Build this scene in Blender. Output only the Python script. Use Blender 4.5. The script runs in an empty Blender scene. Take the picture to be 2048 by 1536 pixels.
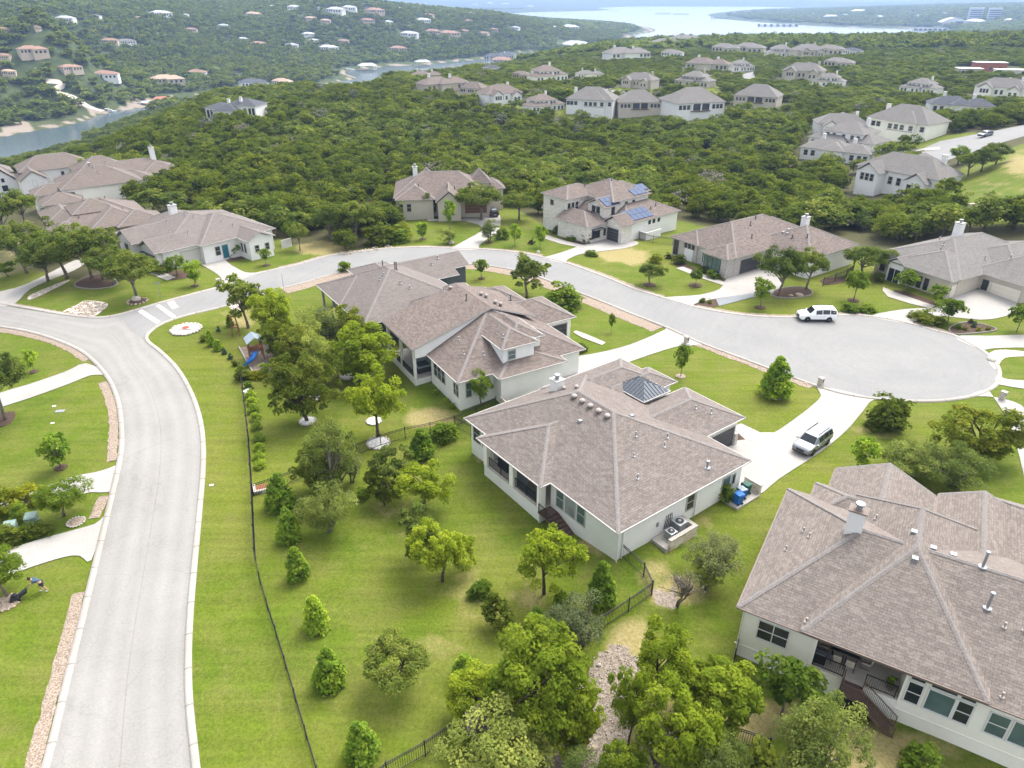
import bpy, bmesh, math, random
import numpy as np
from mathutils import Vector, Matrix
from mathutils.geometry import delaunay_2d_cdt
R = math.radians
SC = bpy.context.scene
COL = SC.collection
# ------------------------------------------------------------------ camera, sky, sun, exposure
F, HZ, H = 1430.0, -10.0, 39.0            # focal length in px of the 2048 px frame, horizon row, height over the street
PITCH = math.atan((768 - HZ) / F)
CP, SP = math.cos(PITCH), math.sin(PITCH)
cam_d = bpy.data.cameras.new('camera')
cam_d.sensor_width = 36.0
cam_d.lens = F / 2048 * 36.0
cam_d.clip_start = 0.5
cam_d.clip_end = 40000
cam = bpy.data.objects.new('camera', cam_d)
COL.objects.link(cam)
cam.location = (0, 0, H)
cam.rotation_euler = (R(90) - PITCH, 0, 0)
SC.camera = cam
SUN_EL, SUN_AZ = R(58), R(38)             # azimuth clockwise from +Y (ahead of the camera)
W = bpy.data.worlds.new('World')
SC.world = W
W.use_nodes = True
nt = W.node_tree
nt.nodes.clear()
sky = nt.nodes.new('ShaderNodeTexSky')
sky.sky_type = 'NISHITA'
sky.sun_disc = False
sky.sun_elevation = SUN_EL
sky.sun_rotation = SUN_AZ
sky.air_density = 1.0
sky.dust_density = 4.0
sky.ozone_density = 0.6
hs = nt.nodes.new('ShaderNodeHueSaturation')
hs.inputs['Saturation'].default_value = 0.30
bg = nt.nodes.new('ShaderNodeBackground')
bg.inputs['Strength'].default_value = 0.15
wo = nt.nodes.new('ShaderNodeOutputWorld')
nt.links.new(sky.outputs[0], hs.inputs['Color'])
nt.links.new(hs.outputs[0], bg.inputs['Color'])
nt.links.new(bg.outputs[0], wo.inputs['Surface'])
sun_d = bpy.data.lights.new('sun', 'SUN')
sun_d.energy = 0.8
sun_d.angle = R(34)
sun_d.color = (1.0, 0.97, 0.93)
sun = bpy.data.objects.new('sun', sun_d)
COL.objects.link(sun)
to_sun = Vector((math.sin(SUN_AZ) * math.cos(SUN_EL), math.cos(SUN_AZ) * math.cos(SUN_EL), math.sin(SUN_EL)))
sun.rotation_euler = to_sun.to_track_quat('Z', 'Y').to_euler()
sun.location = (0, 0, 200)
vs = SC.view_settings
vs.view_transform = 'Standard'
vs.look = 'None'
vs.gamma = 1.0
vs.use_curve_mapping = False
vs.exposure = 1.72
SC.render.engine = 'CYCLES'
SC.cycles.max_bounces = 6
SC.cycles.diffuse_bounces = 3
SC.cycles.transparent_max_bounces = 8
SC.cycles.volume_bounces = 0

# ------------------------------------------------------------------ helpers
def tag(o, label=None, cat=None, group=None, kind=None):
    if label: o['label'] = label
    if cat: o['category'] = cat
    if group: o['group'] = group
    if kind: o['kind'] = kind
    return o

def link(o, parent=None):
    COL.objects.link(o)
    if parent is not None: o.parent = parent
    return o

def empty(name, loc, rz=0.0, label=None, cat=None, group=None):
    o = bpy.data.objects.new(name, None)
    o.empty_display_size = 0.3
    COL.objects.link(o)
    o.location = loc
    o.rotation_euler = (0, 0, rz)
    return tag(o, label, cat, group)

def mesh_np(name, v, f, mats=None, mi=None, smooth=False):
    """v (n,3) array, f: (m,k) int array of equal-length faces, or a list of arrays"""
    me = bpy.data.meshes.new(name)
    v = np.asarray(v, dtype=np.float32)
    fl = f if isinstance(f, list) else [f]
    fl = [np.asarray(a, dtype=np.int32) for a in fl if len(a)]
    tot = np.concatenate([np.full(len(a), a.shape[1], np.int32) for a in fl])
    idx = np.concatenate([a.ravel() for a in fl])
    me.vertices.add(len(v)); me.vertices.foreach_set('co', v.ravel())
    me.loops.add(len(idx)); me.loops.foreach_set('vertex_index', idx)
    me.polygons.add(len(tot))
    me.polygons.foreach_set('loop_start', np.concatenate([[0], np.cumsum(tot)[:-1]]).astype(np.int32))
    me.polygons.foreach_set('loop_total', tot)
    if mi is not None: me.polygons.foreach_set('material_index', np.asarray(mi, np.int32))
    if smooth: me.polygons.foreach_set('use_smooth', np.ones(len(tot), bool))
    for m in (mats or []): me.materials.append(m)
    me.update(calc_edges=True)
    me.validate()
    return me

class MB:
    """collects simple solids and builds them as ONE mesh object"""
    def __init__(s): s.v, s.f, s.uv = [], [], {}
    def add(s, vs_, fs_):
        o = len(s.v)
        s.v += [tuple(p) for p in vs_]
        s.f += [tuple(i + o for i in q) for q in fs_]
        return s
    def box(s, x0, x1, y0, y1, z0, z1, M=None):
        p = [(x0, y0, z0), (x1, y0, z0), (x1, y1, z0), (x0, y1, z0), (x0, y0, z1), (x1, y0, z1), (x1, y1, z1), (x0, y1, z1)]
        if M is not None: p = [M @ Vector(q) for q in p]
        return s.add(p, [(3, 2, 1, 0), (4, 5, 6, 7), (0, 1, 5, 4), (1, 2, 6, 5), (2, 3, 7, 6), (3, 0, 4, 7)])
    def bar(s, a, b, w, h=None, up=(0, 0, 1)):
        a, b = Vector(a), Vector(b); h = h or w
        d = (b - a)
        if d.length < 1e-6: return s
        d.normalize(); u = Vector(up)
        if abs(d.dot(u)) > .98: u = Vector((1, 0, 0))
        x = d.cross(u).normalized(); y = x.cross(d).normalized()
        p = [q + x * (i * w / 2) + y * (j * h / 2) for q in (a, b) for i, j in ((-1, -1), (1, -1), (1, 1), (-1, 1))]
        return s.add(p, [(0, 1, 2, 3), (7, 6, 5, 4), (0, 4, 5, 1), (1, 5, 6, 2), (2, 6, 7, 3), (3, 7, 4, 0)])
    def tube(s, pts, rad, n=6, cap=True):
        pts = [Vector(p) for p in pts]
        rad = rad if isinstance(rad, (list, tuple)) else [rad] * len(pts)
        ring = []
        for i, p in enumerate(pts):
            d = (pts[min(i + 1, len(pts) - 1)] - pts[max(i - 1, 0)])
            d = d.normalized() if d.length > 1e-9 else Vector((0, 0, 1))
            u = Vector((0, 0, 1)) if abs(d.z) < .9 else Vector((1, 0, 0))
            x = d.cross(u).normalized(); y = x.cross(d)
            ring.append([p + (x * math.cos(6.28318 * k / n) + y * math.sin(6.28318 * k / n)) * rad[i] for k in range(n)])
        vv = [q for r_ in ring for q in r_]
        ff = [(i * n + k, i * n + (k + 1) % n, (i + 1) * n + (k + 1) % n, (i + 1) * n + k) for i in range(len(pts) - 1) for k in range(n)]
        if cap: ff += [tuple(range(n))[::-1], tuple((len(pts) - 1) * n + k for k in range(n))]
        return s.add(vv, ff)
    def lathe(s, prof, c=(0, 0, 0), n=12):
        vv = [(c[0] + r * math.cos(6.28318 * k / n), c[1] + r * math.sin(6.28318 * k / n), c[2] + z) for r, z in prof for k in range(n)]
        ff = [(i * n + k, i * n + (k + 1) % n, (i + 1) * n + (k + 1) % n, (i + 1) * n + k) for i in range(len(prof) - 1) for k in range(n)]
        ff += [tuple(range(n))[::-1], tuple((len(prof) - 1) * n + k for k in range(n))]
        return s.add(vv, ff)
    def mesh(s, name, mat, smooth=False):
        me = bpy.data.meshes.new(name)
        me.from_pydata(s.v, [], s.f)
        if mat is not None: me.materials.append(mat)
        if smooth:
            for p in me.polygons: p.use_smooth = True
        me.update()
        return me
    def build(s, name, mat, parent=None, smooth=False, label=None, kind=None):
        o = bpy.data.objects.new(name, s.mesh(name, mat, smooth))
        link(o, parent)
        return tag(o, label, None, None, kind)

def copy_tree(o, parent=None):
    c = o.copy(); COL.objects.link(c)
    if parent is not None: c.parent = parent
    for ch in list(o.children): copy_tree(ch, c)
    return c

# ------------------------------------------------------------------ node materials
def newmat(name, rough=0.85, spec=0.25):
    m = bpy.data.materials.new(name); m.use_nodes = True
    n = m.node_tree.nodes; b = n['Principled BSDF']
    b.inputs['Roughness'].default_value = rough
    b.inputs['Specular IOR Level'].default_value = spec
    return m, m.node_tree, b

def N(t, kind, **kw):
    n = t.nodes.new(kind)
    for k, v in kw.items():
        if k in n.inputs: n.inputs[k].default_value = v
        else: setattr(n, k, v)
    return n

def ramp(t, fac, stops):
    r = t.nodes.new('ShaderNodeValToRGB')
    e = r.color_ramp.elements
    while len(e) > 1: e.remove(e[-1])
    for i, (p, c) in enumerate(stops):
        q = e[0] if i == 0 else e.new(p)
        q.position = p
        q.color = (*c, 1) if len(c) == 3 else c
    t.links.new(fac, r.inputs[0])
    return r.outputs[0]

def mixc(t, fac, a, b, mode='MIX'):
    m = t.nodes.new('ShaderNodeMix'); m.data_type = 'RGBA'; m.blend_type = mode
    for s, i in ((fac, 0), (a, 6), (b, 7)):
        if hasattr(s, 'links'): t.links.new(s, m.inputs[i])
        elif i == 0: m.inputs[0].default_value = s
        else: m.inputs[i].default_value = (*s, 1)
    return m.outputs[2]

def noise(t, scale, detail=3, rough=.55, vec=None, dist=0):
    n = N(t, 'ShaderNodeTexNoise', Scale=scale, Detail=detail, Roughness=rough, Distortion=dist)
    if vec is not None: t.links.new(vec, n.inputs['Vector'])
    return n.outputs['Fac']

def coord(t, which='Object'):
    return t.nodes.new('ShaderNodeTexCoord').outputs[which]

def bump(t, b, height, strength=.3, dist=.02):
    u = N(t, 'ShaderNodeBump', Strength=strength, Distance=dist)
    t.links.new(height, u.inputs['Height'])
    t.links.new(u.outputs[0], b.inputs['Normal'])

def speckled(name, c0, c1, scale=2.0, rough=.85, fine=18.0, fine_amt=.25, spec=.2, bs=.2, big=None):
    """two tone surface with fine grain and soft patches"""
    m, t, b = newmat(name, rough, spec)
    g = coord(t, 'Object')
    a = noise(t, scale, 4, .6, g)
    f = noise(t, fine, 2, .6, g)
    c = ramp(t, a, [(.3, c0), (.7, c1)])
    c2 = mixc(t, fine_amt, c, ramp(t, f, [(.35, tuple(x * .55 for x in c0)), (.65, tuple(min(1, x * 1.35) for x in c1))]))
    if big:
        h = noise(t, .07, 2, .5, g)
        c2 = mixc(t, ramp(t, h, [(.4, (0, 0, 0)), (.65, (1, 1, 1))]), c2, big)
    t.links.new(c2, b.inputs['Base Color'])
    if bs: bump(t, b, f, bs)
    return m

def plain(name, c, rough=.6, spec=.3, metal=0.0, var=.12, scale=3.0):
    m, t, b = newmat(name, rough, spec)
    a = noise(t, scale, 3, .6, coord(t))
    t.links.new(ramp(t, a, [(.25, tuple(x * (1 - var) for x in c)), (.75, tuple(min(1, x * (1 + var)) for x in c))]), b.inputs['Base Color'])
    b.inputs['Metallic'].default_value = metal
    return m

def shingles(name, c0, c1, c2):
    m, t, b = newmat(name, .92, .12)
    uv = coord(t, 'UV')
    br = N(t, 'ShaderNodeTexBrick', Scale=1.0)
    br.offset = .37; br.squash = 1.0
    for k, v in (('Brick Width', .40), ('Row Height', .20), ('Mortar Size', .012), ('Mortar Smooth', .4), ('Bias', .0)):
        br.inputs[k].default_value = v
    br.inputs['Color1'].default_value = (*c0, 1)
    br.inputs['Color2'].default_value = (*c1, 1)
    br.inputs['Mortar'].default_value = (*[x * .62 for x in c0], 1)
    t.links.new(uv, br.inputs['Vector'])
    br2 = N(t, 'ShaderNodeTexVoronoi', Scale=1.0); mpv = N(t, 'ShaderNodeMapping'); mpv.inputs['Scale'].default_value = (2.6, 5.3, 1); t.links.new(uv, mpv.inputs[0]); t.links.new(mpv.outputs[0], br2.inputs['Vector'])
    sp = t.nodes.new('ShaderNodeSeparateColor'); t.links.new(br2.outputs['Color'], sp.inputs[0])
    acc = mixc(t, ramp(t, sp.outputs[0], [(.80, (0, 0, 0)), (.84, (.34, .34, .34))]), br.outputs['Color'], c2)
    n1 = noise(t, .35, 4, .6, uv)
    fin = noise(t, 9, 3, .7, uv)
    col = mixc(t, 1.0, acc, ramp(t, n1, [(.25, (.93, .93, .93)), (.75, (1.06, 1.05, 1.04))]), 'MULTIPLY')
    col = mixc(t, 1.0, col, ramp(t, fin, [(.3, (.72, .72, .72)), (.7, (1.25, 1.25, 1.25))]), 'MULTIPLY')
    t.links.new(col, b.inputs['Base Color'])
    bump(t, b, br.outputs['Fac'], .35, .02)
    return m

def leafmat(name, c0, c1, c2, trans=.45):
    """foliage: tint per leaf clump (mesh attribute) and per plant (object random)"""
    m = bpy.data.materials.new(name); m.use_nodes = True
    t = m.node_tree; t.nodes.clear()
    out = t.nodes.new('ShaderNodeOutputMaterial')
    at = t.nodes.new('ShaderNodeAttribute'); at.attribute_name = 'tint'
    oi = t.nodes.new('ShaderNodeObjectInfo')
    base = ramp(t, at.outputs['Fac'], [(0, c0), (.55, c1), (1, c2)])
    rnd = ramp(t, oi.outputs['Random'], [(0, (.66, .72, .78)), (.35, (.92, .95, 1)), (.7, (1.04, 1.04, 1)), (1, (1.36, 1.30, 1.25))])
    col = mixc(t, 1.0, base, rnd, 'MULTIPLY')
    d = t.nodes.new('ShaderNodeBsdfDiffuse'); tr = t.nodes.new('ShaderNodeBsdfTranslucent')
    mx = t.nodes.new('ShaderNodeMixShader'); mx.inputs[0].default_value = trans
    t.links.new(col, d.inputs['Color'])
    t.links.new(mixc(t, 1.0, col, (1.15, 1.2, .6), 'MULTIPLY'), tr.inputs['Color'])
    t.links.new(d.outputs[0], mx.inputs[1]); t.links.new(tr.outputs[0], mx.inputs[2])
    t.links.new(mx.outputs[0], out.inputs['Surface'])
    return m

# ------------------------------------------------------------------ pixel of the photograph -> point on the ground
def TPS_fit(P_, z):
    n = len(P_)
    d = np.linalg.norm(P_[:, None] - P_[None], axis=2)
    K = -np.sqrt(d * d + 4e-4) + np.eye(n) * 1e-3
    A = np.zeros((n + 3, n + 3)); A[:n, :n] = K
    A[:n, n] = 1; A[:n, n + 1:] = P_; A[n, :n] = 1; A[n + 1:, :n] = P_.T
    return np.linalg.solve(A, np.concatenate([z, [0, 0, 0]]))

def ray(px, py):
    u, v = (px - 1024) / F, (py - 768) / F
    return np.array([u, CP - v * SP, -SP - v * CP])

def at_z(px, py, z):
    r = ray(px, py); t = (z - H) / r[2]
    return r[0] * t, r[1] * t

LAKE = -45.0
# control points of the land: pixel of the ground, height there
LAND = [(1233,1118,-.1),(1085,1048,-1.1),(944,906,-.8),(1510,985,0),(1471,1310,-1.5),(1800,1450,-1.5),(2040,1530,-1.5),
 (800,1200,-1.6),(600,900,-1.2),(250,1400,-1.8),(300,1000,-1.2),(240,750,-.6),(150,620,-.3),(60,900,-1),(60,1400,-1.8),
 (1150,1450,-2),(1600,1500,-1.9),(700,850,-1),(640,640,-.3),(880,860,-.9),(1330,1180,-.6),(1700,1000,0),
 (1000,520,0),(1200,580,0),(1500,680,0),(1900,740,0),(2040,900,0),(1700,900,0),(1400,760,0),(700,510,0),(450,590,0),
 (300,530,0),(850,480,0),(1150,480,0),(1400,520,0),(1700,620,0),(2040,640,0),(1150,720,0),(1000,870,-.3),
 # plateau with the wood and the far streets
 (560,470,-1),(300,400,-2),(100,430,-3),(20,400,-7),(700,430,-2),(900,390,-2),(1250,420,-1),(1500,420,-2),(1750,430,-3),(1980,430,4),(2040,330,6),(1960,370,2),
 (600,340,-3),(800,300,-5),(1000,320,-6),(1300,320,-6),(1600,360,-5),(1800,340,-3),(1250,260,-5),(1000,250,-4),(1500,250,-3),
 (1180,212,0),(1280,212,0),(1400,216,0),(1000,195,0),(900,178,0),(1520,200,0),(1700,270,-2),(1880,250,0),(2000,260,3),(1850,175,1),(1990,185,1),
 (1400,160,0),(1250,165,1),(1150,160,0),(1600,150,1),(1450,118,0),(1600,108,0),(1250,110,0),(1100,140,-4),(1750,120,2),(1950,120,4),(1900,150,3),
 (1380,85,-4),(1550,82,-2),(1700,85,0),(1850,88,4),(2040,80,6),(1300,95,-6),(1200,100,-14),(1080,125,-18),
 (620,180,-2),(520,195,-2),(480,210,-3),(750,160,-4),(850,168,-1),
 # ridge edge towards the water
 (360,235,-5),(250,300,-6),(170,345,-8),(420,200,-6),(60,364,-14),(-100,398,-18)]
LAND = [(*at_z(a, b, z), z) for a, b, z in LAND]
# the bank hidden behind the ridge, the water of the river arm and the hill across it
for a, b, z in [(-100,388,-18),(0,372,-16),(130,335,-10),(250,292,-6),(340,242,-5),(420,203,-5),(560,183,-3),(700,166,-3),(850,155,-2),(960,140,-3),(1080,121,-8),(1200,99,-10)]:
    x, y = at_z(a, b, z)
    LAND.append((x, y, z)); LAND.append((x * 1.08, y * 1.08, z - 4)); LAND.append((x * 1.25, y * 1.25, z * .5 - 14)); LAND.append((x * 1.55, y * 1.55, -36 if a > 300 else -44))
for a, b in [(0,340),(130,303),(200,262),(260,236),(320,212),(345,205)]:
    x, y = at_z(a, b, -45); LAND.append((x * .93, y * .93, -41))
for a, b in [(-150,300),(0,300),(110,275),(200,250),(270,228),(330,209),(420,203),(560,190),(640,180),(700,166),(725,145),(840,138),(960,126),(1060,108)]:
    LAND.append((*at_z(a, b, -46), -48))
for a, b in [(-100,282),(0,268),(100,251),(165,238),(225,220),(300,205),(400,188),(480,180),(560,177),(640,170),(700,157),(722,136),(840,127),(960,117),(1040,104),(1150,92)]:
    LAND.append((*at_z(a, b, -44), -44))
for a, b, z in [(0,190,-29),(60,205,-35),(150,200,-36),(30,120,-8),(130,150,-28),(230,150,-30),(330,150,-34),(400,140,-35),(100,60,11),(60,5,31),(160,8,28),(250,6,28.5),(200,60,2.5),(330,34,12),
 (300,90,-14),(450,35,8.5),(430,90,-20),(560,30,10.7),(600,80,-18),(650,12,23.5),(700,60,-8),(760,17,19),(840,32,6.6),(800,80,-22),(900,34,3.8),(1000,36,2),(950,70,-20),(1100,50,-18),(1060,80,-30),(1200,56,-32),(1255,68,-43),(-150,40,20),(-150,150,-20),(500,110,-29),(700,110,-36),(900,100,-35)]:
    LAND.append((*at_z(a, b, z), z))
for a, b, z in [(1290,74,-48),(1400,72,-48),(1600,70,-48),(1750,72,-48),(1100,34,-50),(1300,30,-52),(1500,14,-52),(1400,45,-50),(1600,58,-50),(1850,66,-48),(1880,60,-46),(1650,8,-52),(1350,18,-52)]:
    LAND.append((*at_z(a, b, -45), z))
for a, b, z in [(1500,41,-44),(1600,48,-44),(1750,55,-44),(1880,56,-43),(1450,36,-44),(1430,30,-44),(1560,30,-36),(1700,22,-20),(1900,25,-14),(2040,25,-8),(2040,60,-28),(1980,60,-34),(1600,18,-43),(1800,10,-20),(1540,20,-44),(2040,8,0),
 (300,16,-30),(560,16,-34),(700,24,-40),(480,4,-10),(900,16,-40),(1000,26,-44),(1100,22,-44),(1200,19,-44),(1280,12,-43),(1080,12,-36),(700,6,-20),(200,14,-20)]:
    LAND.append((*at_z(a, b, z), z))
for th in np.linspace(-60, 60, 13):
    for r_, z in ((9000, 30), (11000, 90), (13500, 130)):
        LAND.append((r_ * math.sin(R(th)), r_ * math.cos(R(th)), z + 40 * math.sin(th * .31) + 15 * math.sin(th * .9)))
for th, z in ((-62, -3), (62, 0), (-62, -8), (62, 2)):
    for r_ in (18, 60): LAND.append((r_ * math.sin(R(th)), r_ * math.cos(R(th)), -1.0))
for th in (-40, 0, 40): LAND.append((10 * math.sin(R(th)), 10 * math.cos(R(th)), -2.2))
for r_, z in ((150, -12), (300, -30), (500, -20), (1000, 30)): LAND.append((-r_ * math.sin(R(60)), r_ * .5, z))
for r_, z in ((150, 4), (300, 6), (500, 6), (1000, 4), (2000, -10)): LAND.append((r_ * math.sin(R(60)), r_ * .5, z))
LAND = np.array(LAND)
def TL(x, y):
    r_ = np.hypot(x, y)
    return np.stack([np.arctan2(x, y), .55 * np.log(np.maximum(r_, 5))], -1)
_TP = TL(LAND[:, 0], LAND[:, 1])
_TW = TPS_fit(_TP, LAND[:, 2])
def terr(x, y):
    x, y = np.atleast_1d(np.asarray(x, float)), np.atleast_1d(np.asarray(y, float))
    q = TL(x, y); out = np.empty(len(q)); n = len(_TP)
    for i in range(0, len(q), 20000):
        b = q[i:i + 20000]
        d2 = ((b[:, None] - _TP[None]) ** 2).sum(2)
        K = -np.sqrt(d2 + 4e-4)
        out[i:i + 20000] = K @ _TW[:n] + _TW[n] + b @ _TW[n + 1:]
    return out
def gz(x, y): return float(terr(x, y)[0])
def G(px, py, z=None):
    """the ground point seen at a pixel of the photograph"""
    if z is not None: return Vector((*at_z(px, py, z), z))
    z = 0.0
    for _ in range(6):
        x, y = at_z(px, py, z); z = .5 * z + .5 * gz(x, y) if _ < 5 else gz(x, y)
    return Vector((x, y, z))
def proj(x, y, z):
    z = np.asarray(z) - H
    d = y * CP - z * SP
    return 1024 + F * x / d, 768 + F * (-z * CP - y * SP) / d
def inpoly(px, py, poly):
    p = np.asarray(poly, float); n = len(p); c = np.zeros(np.shape(px), bool); j = n - 1
    for i in range(n):
        t = ((p[i, 1] > py) != (p[j, 1] > py)) & (px < (p[j, 0] - p[i, 0]) * (py - p[i, 1]) / (p[j, 1] - p[i, 1] + 1e-12) + p[i, 0])
        c ^= t; j = i
    return c
def crop(ox, oy, s): return lambda pts: [(ox + a * s, oy + b * s) for a, b in pts]
def smooth_line(p, n=6, closed=False):
    p = [np.array(q, float) for q in p]; m = len(p); out = []
    for i in range(m if closed else m - 1):
        a, b = p[i], p[(i + 1) % m]
        a0 = p[i - 1] if (closed or i > 0) else 2 * a - b
        b1 = p[(i + 2) % m] if (closed or i + 2 < m) else 2 * b - a
        for k in range(n):
            t = k / n
            out.append(.5 * ((2 * a) + (b - a0) * t + (2 * a0 - 5 * a + 4 * b - b1) * t * t + (3 * a - a0 - 3 * b + b1) * t ** 3))
    if not closed: out.append(p[-1])
    return out
c4 = crop(0, 280, .29297); c5 = crop(560, 300, .26367); c6 = crop(1060, 330, .24414); c7 = crop(1500, 380, .26758); c8 = crop(380, 500, .2832); cA = crop(900, 680, .32227); cC = crop(700, 540, .24414); cB = crop(1440, 900, .4142); cL = crop(0, 660, .3776)
# ------------------------------------------------------------------ the land
def ground_material():
    m, t, b = newmat('ground_cover', .95, .1)
    g = coord(t)
    at = t.nodes.new('ShaderNodeAttribute'); at.attribute_name = 'cover'
    sp = t.nodes.new('ShaderNodeSeparateColor'); t.links.new(at.outputs['Color'], sp.inputs[0])
    big = noise(t, .045, 3, .55, g); mid = noise(t, .35, 5, .65, g); fin = noise(t, 4.5, 4, .75, g); vfin = noise(t, 14, 2, .7, g)
    lawn = mixc(t, ramp(t, big, [(.35, (0, 0, 0)), (.65, (1, 1, 1))]), (.080, .127, .009), (.126, .152, .017))
    lawn = mixc(t, ramp(t, mid, [(.40, (0, 0, 0)), (.70, (.65, .65, .65))]), lawn, (.162, .155, .042))
    lawn = mixc(t, 1.0, lawn, ramp(t, fin, [(.28, (.66, .68, .62)), (.72, (1.28, 1.24, 1.3))]), 'MULTIPLY')
    lawn = mixc(t, 1.0, lawn, ramp(t, vfin, [(.3, (.74, .74, .74)), (.7, (1.22, 1.22, 1.22))]), 'MULTIPLY')
    mw_ = N(t, 'ShaderNodeMapping'); mw_.inputs['Rotation'].default_value = (0, 0, R(37)); mw_.inputs['Scale'].default_value = (.10, 1.5, 1); t.links.new(g, mw_.inputs[0])
    lawn = mixc(t, 1.0, lawn, ramp(t, noise(t, 1.0, 3, .6, mw_.outputs[0]), [(.3, (.86, .87, .86)), (.7, (1.12, 1.11, 1.12))]), 'MULTIPLY')
    wd = noise(t, 1.1, 4, .8, g)
    lawn = mixc(t, ramp(t, wd, [(.62, (0, 0, 0)), (.74, (.5, .5, .5))]), lawn, (.075, .118, .014))
    dry = mixc(t, ramp(t, fin, [(.35, (0, 0, 0)), (.65, (1, 1, 1))]), (.20, .175, .055), (.33, .27, .13))
    rock = mixc(t, ramp(t, fin, [(.40, (0, 0, 0)), (.6, (1, 1, 1))]), (.17, .14, .105), (.33, .275, .225))
    far1 = noise(t, .02, 5, .7, g); far2 = noise(t, .13, 3, .7, g)
    wood = mixc(t, ramp(t, fin, [(.4, (0, 0, 0)), (.7, (1, 1, 1))]), (.050, .055, .020), (.115, .095, .05))
    wood = mixc(t, sp.outputs[2], mixc(t, ramp(t, far2, [(.35, (0, 0, 0)), (.65, (1, 1, 1))]), (.032, .050, .018), (.075, .095, .035)), wood)
    wood = mixc(t, ramp(t, far1, [(.56, (0, 0, 0)), (.70, (.35, .35, .35))]), wood, (.16, .15, .08))
    # ragged borders: the cover weights are pushed by the noise
    def edge(w, k=.5):
        a = N(t, 'ShaderNodeMath', operation='MULTIPLY_ADD'); t.links.new(mid, a.inputs[0]); a.inputs[1].default_value = k
        s = N(t, 'ShaderNodeMath', operation='SUBTRACT'); t.links.new(w, s.inputs[0]); s.inputs[1].default_value = k * .5
        t.links.new(s.outputs[0], a.inputs[2])
        return ramp(t, a.outputs[0], [(.35, (0, 0, 0)), (.65, (1, 1, 1))])
    c = mixc(t, edge(sp.outputs[0], .35), wood, lawn)
    at2 = t.nodes.new('ShaderNodeAttribute'); at2.attribute_name = 'dryness'
    c = mixc(t, edge(at2.outputs['Fac'], .9), c, dry)
    c = mixc(t, edge(sp.outputs[1], .8), c, rock)
    t.links.new(c, b.inputs['Base Color'])
    bump(t, b, fin, .5, .08)
    return m

LAWN_PX = [
 [(-400,1750),(2700,1750),(2700,560),(2200,500),(2048,505),(1760,500),(1480,462),(1340,440),(1300,450),(1110,470),(1070,440),(1020,410),(850,412),(815,440),(770,490),(730,500),(640,505),(590,490),(560,475),(480,500),(300,545),(240,560),(150,560),(60,540),(0,560),(-60,470),(-400,450)],
 [(1898,365),(1930,332),(2048,285),(2300,250),(2300,470),(2048,450),(1930,448),(1893,410)],
 [(1790,278),(1960,262),(1968,270),(1870,285)], [(1820,290),(1900,284),(1905,300),(1820,303)],
 [(1440,508),(1300,470),(1340,460),(1500,470)],
 [(630,172),(700,168),(760,163),(770,168),(690,175),(640,180)],
 [(1395,178),(1440,176),(1445,186),(1395,188)],[(1200,190),(1260,186),(1250,198),(1210,200)]]
DRY_PX = [(860,835,70,30,.9),(1245,510,75,22,1),(1270,520,40,14,1),(1350,1185,90,45,.9),(1255,1290,90,90,.75),(1990,380,120,60,.38),(2040,330,50,40,.8),
 (1500,1440,220,70,.8),(1750,1500,250,90,.75),(1300,1400,120,130,.75),(640,498,70,18,1),(450,1330,20,90,.4),(430,1160,22,60,.35),(1190,1085,60,40,.7),(960,905,18,40,.7),
 (780,1040,90,90,.35),(930,1180,180,90,.42),(820,1290,160,80,.45),(1000,1380,120,60,.45),(560,1400,26,110,.35),(1170,66,45,6,.9),(480,640,60,40,.6),(1130,560,60,20,.6),(1440,575,60,14,.3),(1180,640,70,20,.3),
 (1300,1150,80,60,.6),(1400,1050,60,40,.5),(1760,850,90,60,.5),(200,470,60,30,.5),(30,500,60,40,.5),(1060,1190,80,50,.5),(720,1100,100,60,.35)]
ROCK_PX = [[(1185,1315),(1240,1285),(1290,1330),(1262,1420),(1245,1600),(1060,1600),(1120,1450),(1175,1390)],
 [(1300,1180),(1350,1178),(1358,1210),(1320,1215)],
 [(104,172),(128,168),(112,184),(150,196),(205,226),(190,232),(150,208),(106,190)], [(0,250),(60,240),(60,262),(0,272)], [(250,200),(330,200),(320,212),(240,226)]]
FARLAWN = [(a, b + 1, w * .62, max(3, w * .13)) for a, b, w in ((853,160,64),(1002,206,84),(1086,222,80),(1180,226,102),(1274,227,88),(1384,232,108),(1513,214,86),(1045,160,34),(1094,163,70),(1179,157,50),(1277,178,70),(1390,175,76),(1415,139,78),(1604,160,70),(1657,173,54),(1841,190,90),(1998,198,92),(1678,270,108),(1798,278,134),(1694,300,142),(1252,116,80),(1345,114,40),(1452,106,50),(1500,106,54),(1561,114,52),(1614,116,56),(1662,109,50),(473,236,104),(1240,182,60),(1480,160,40))]
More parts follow.
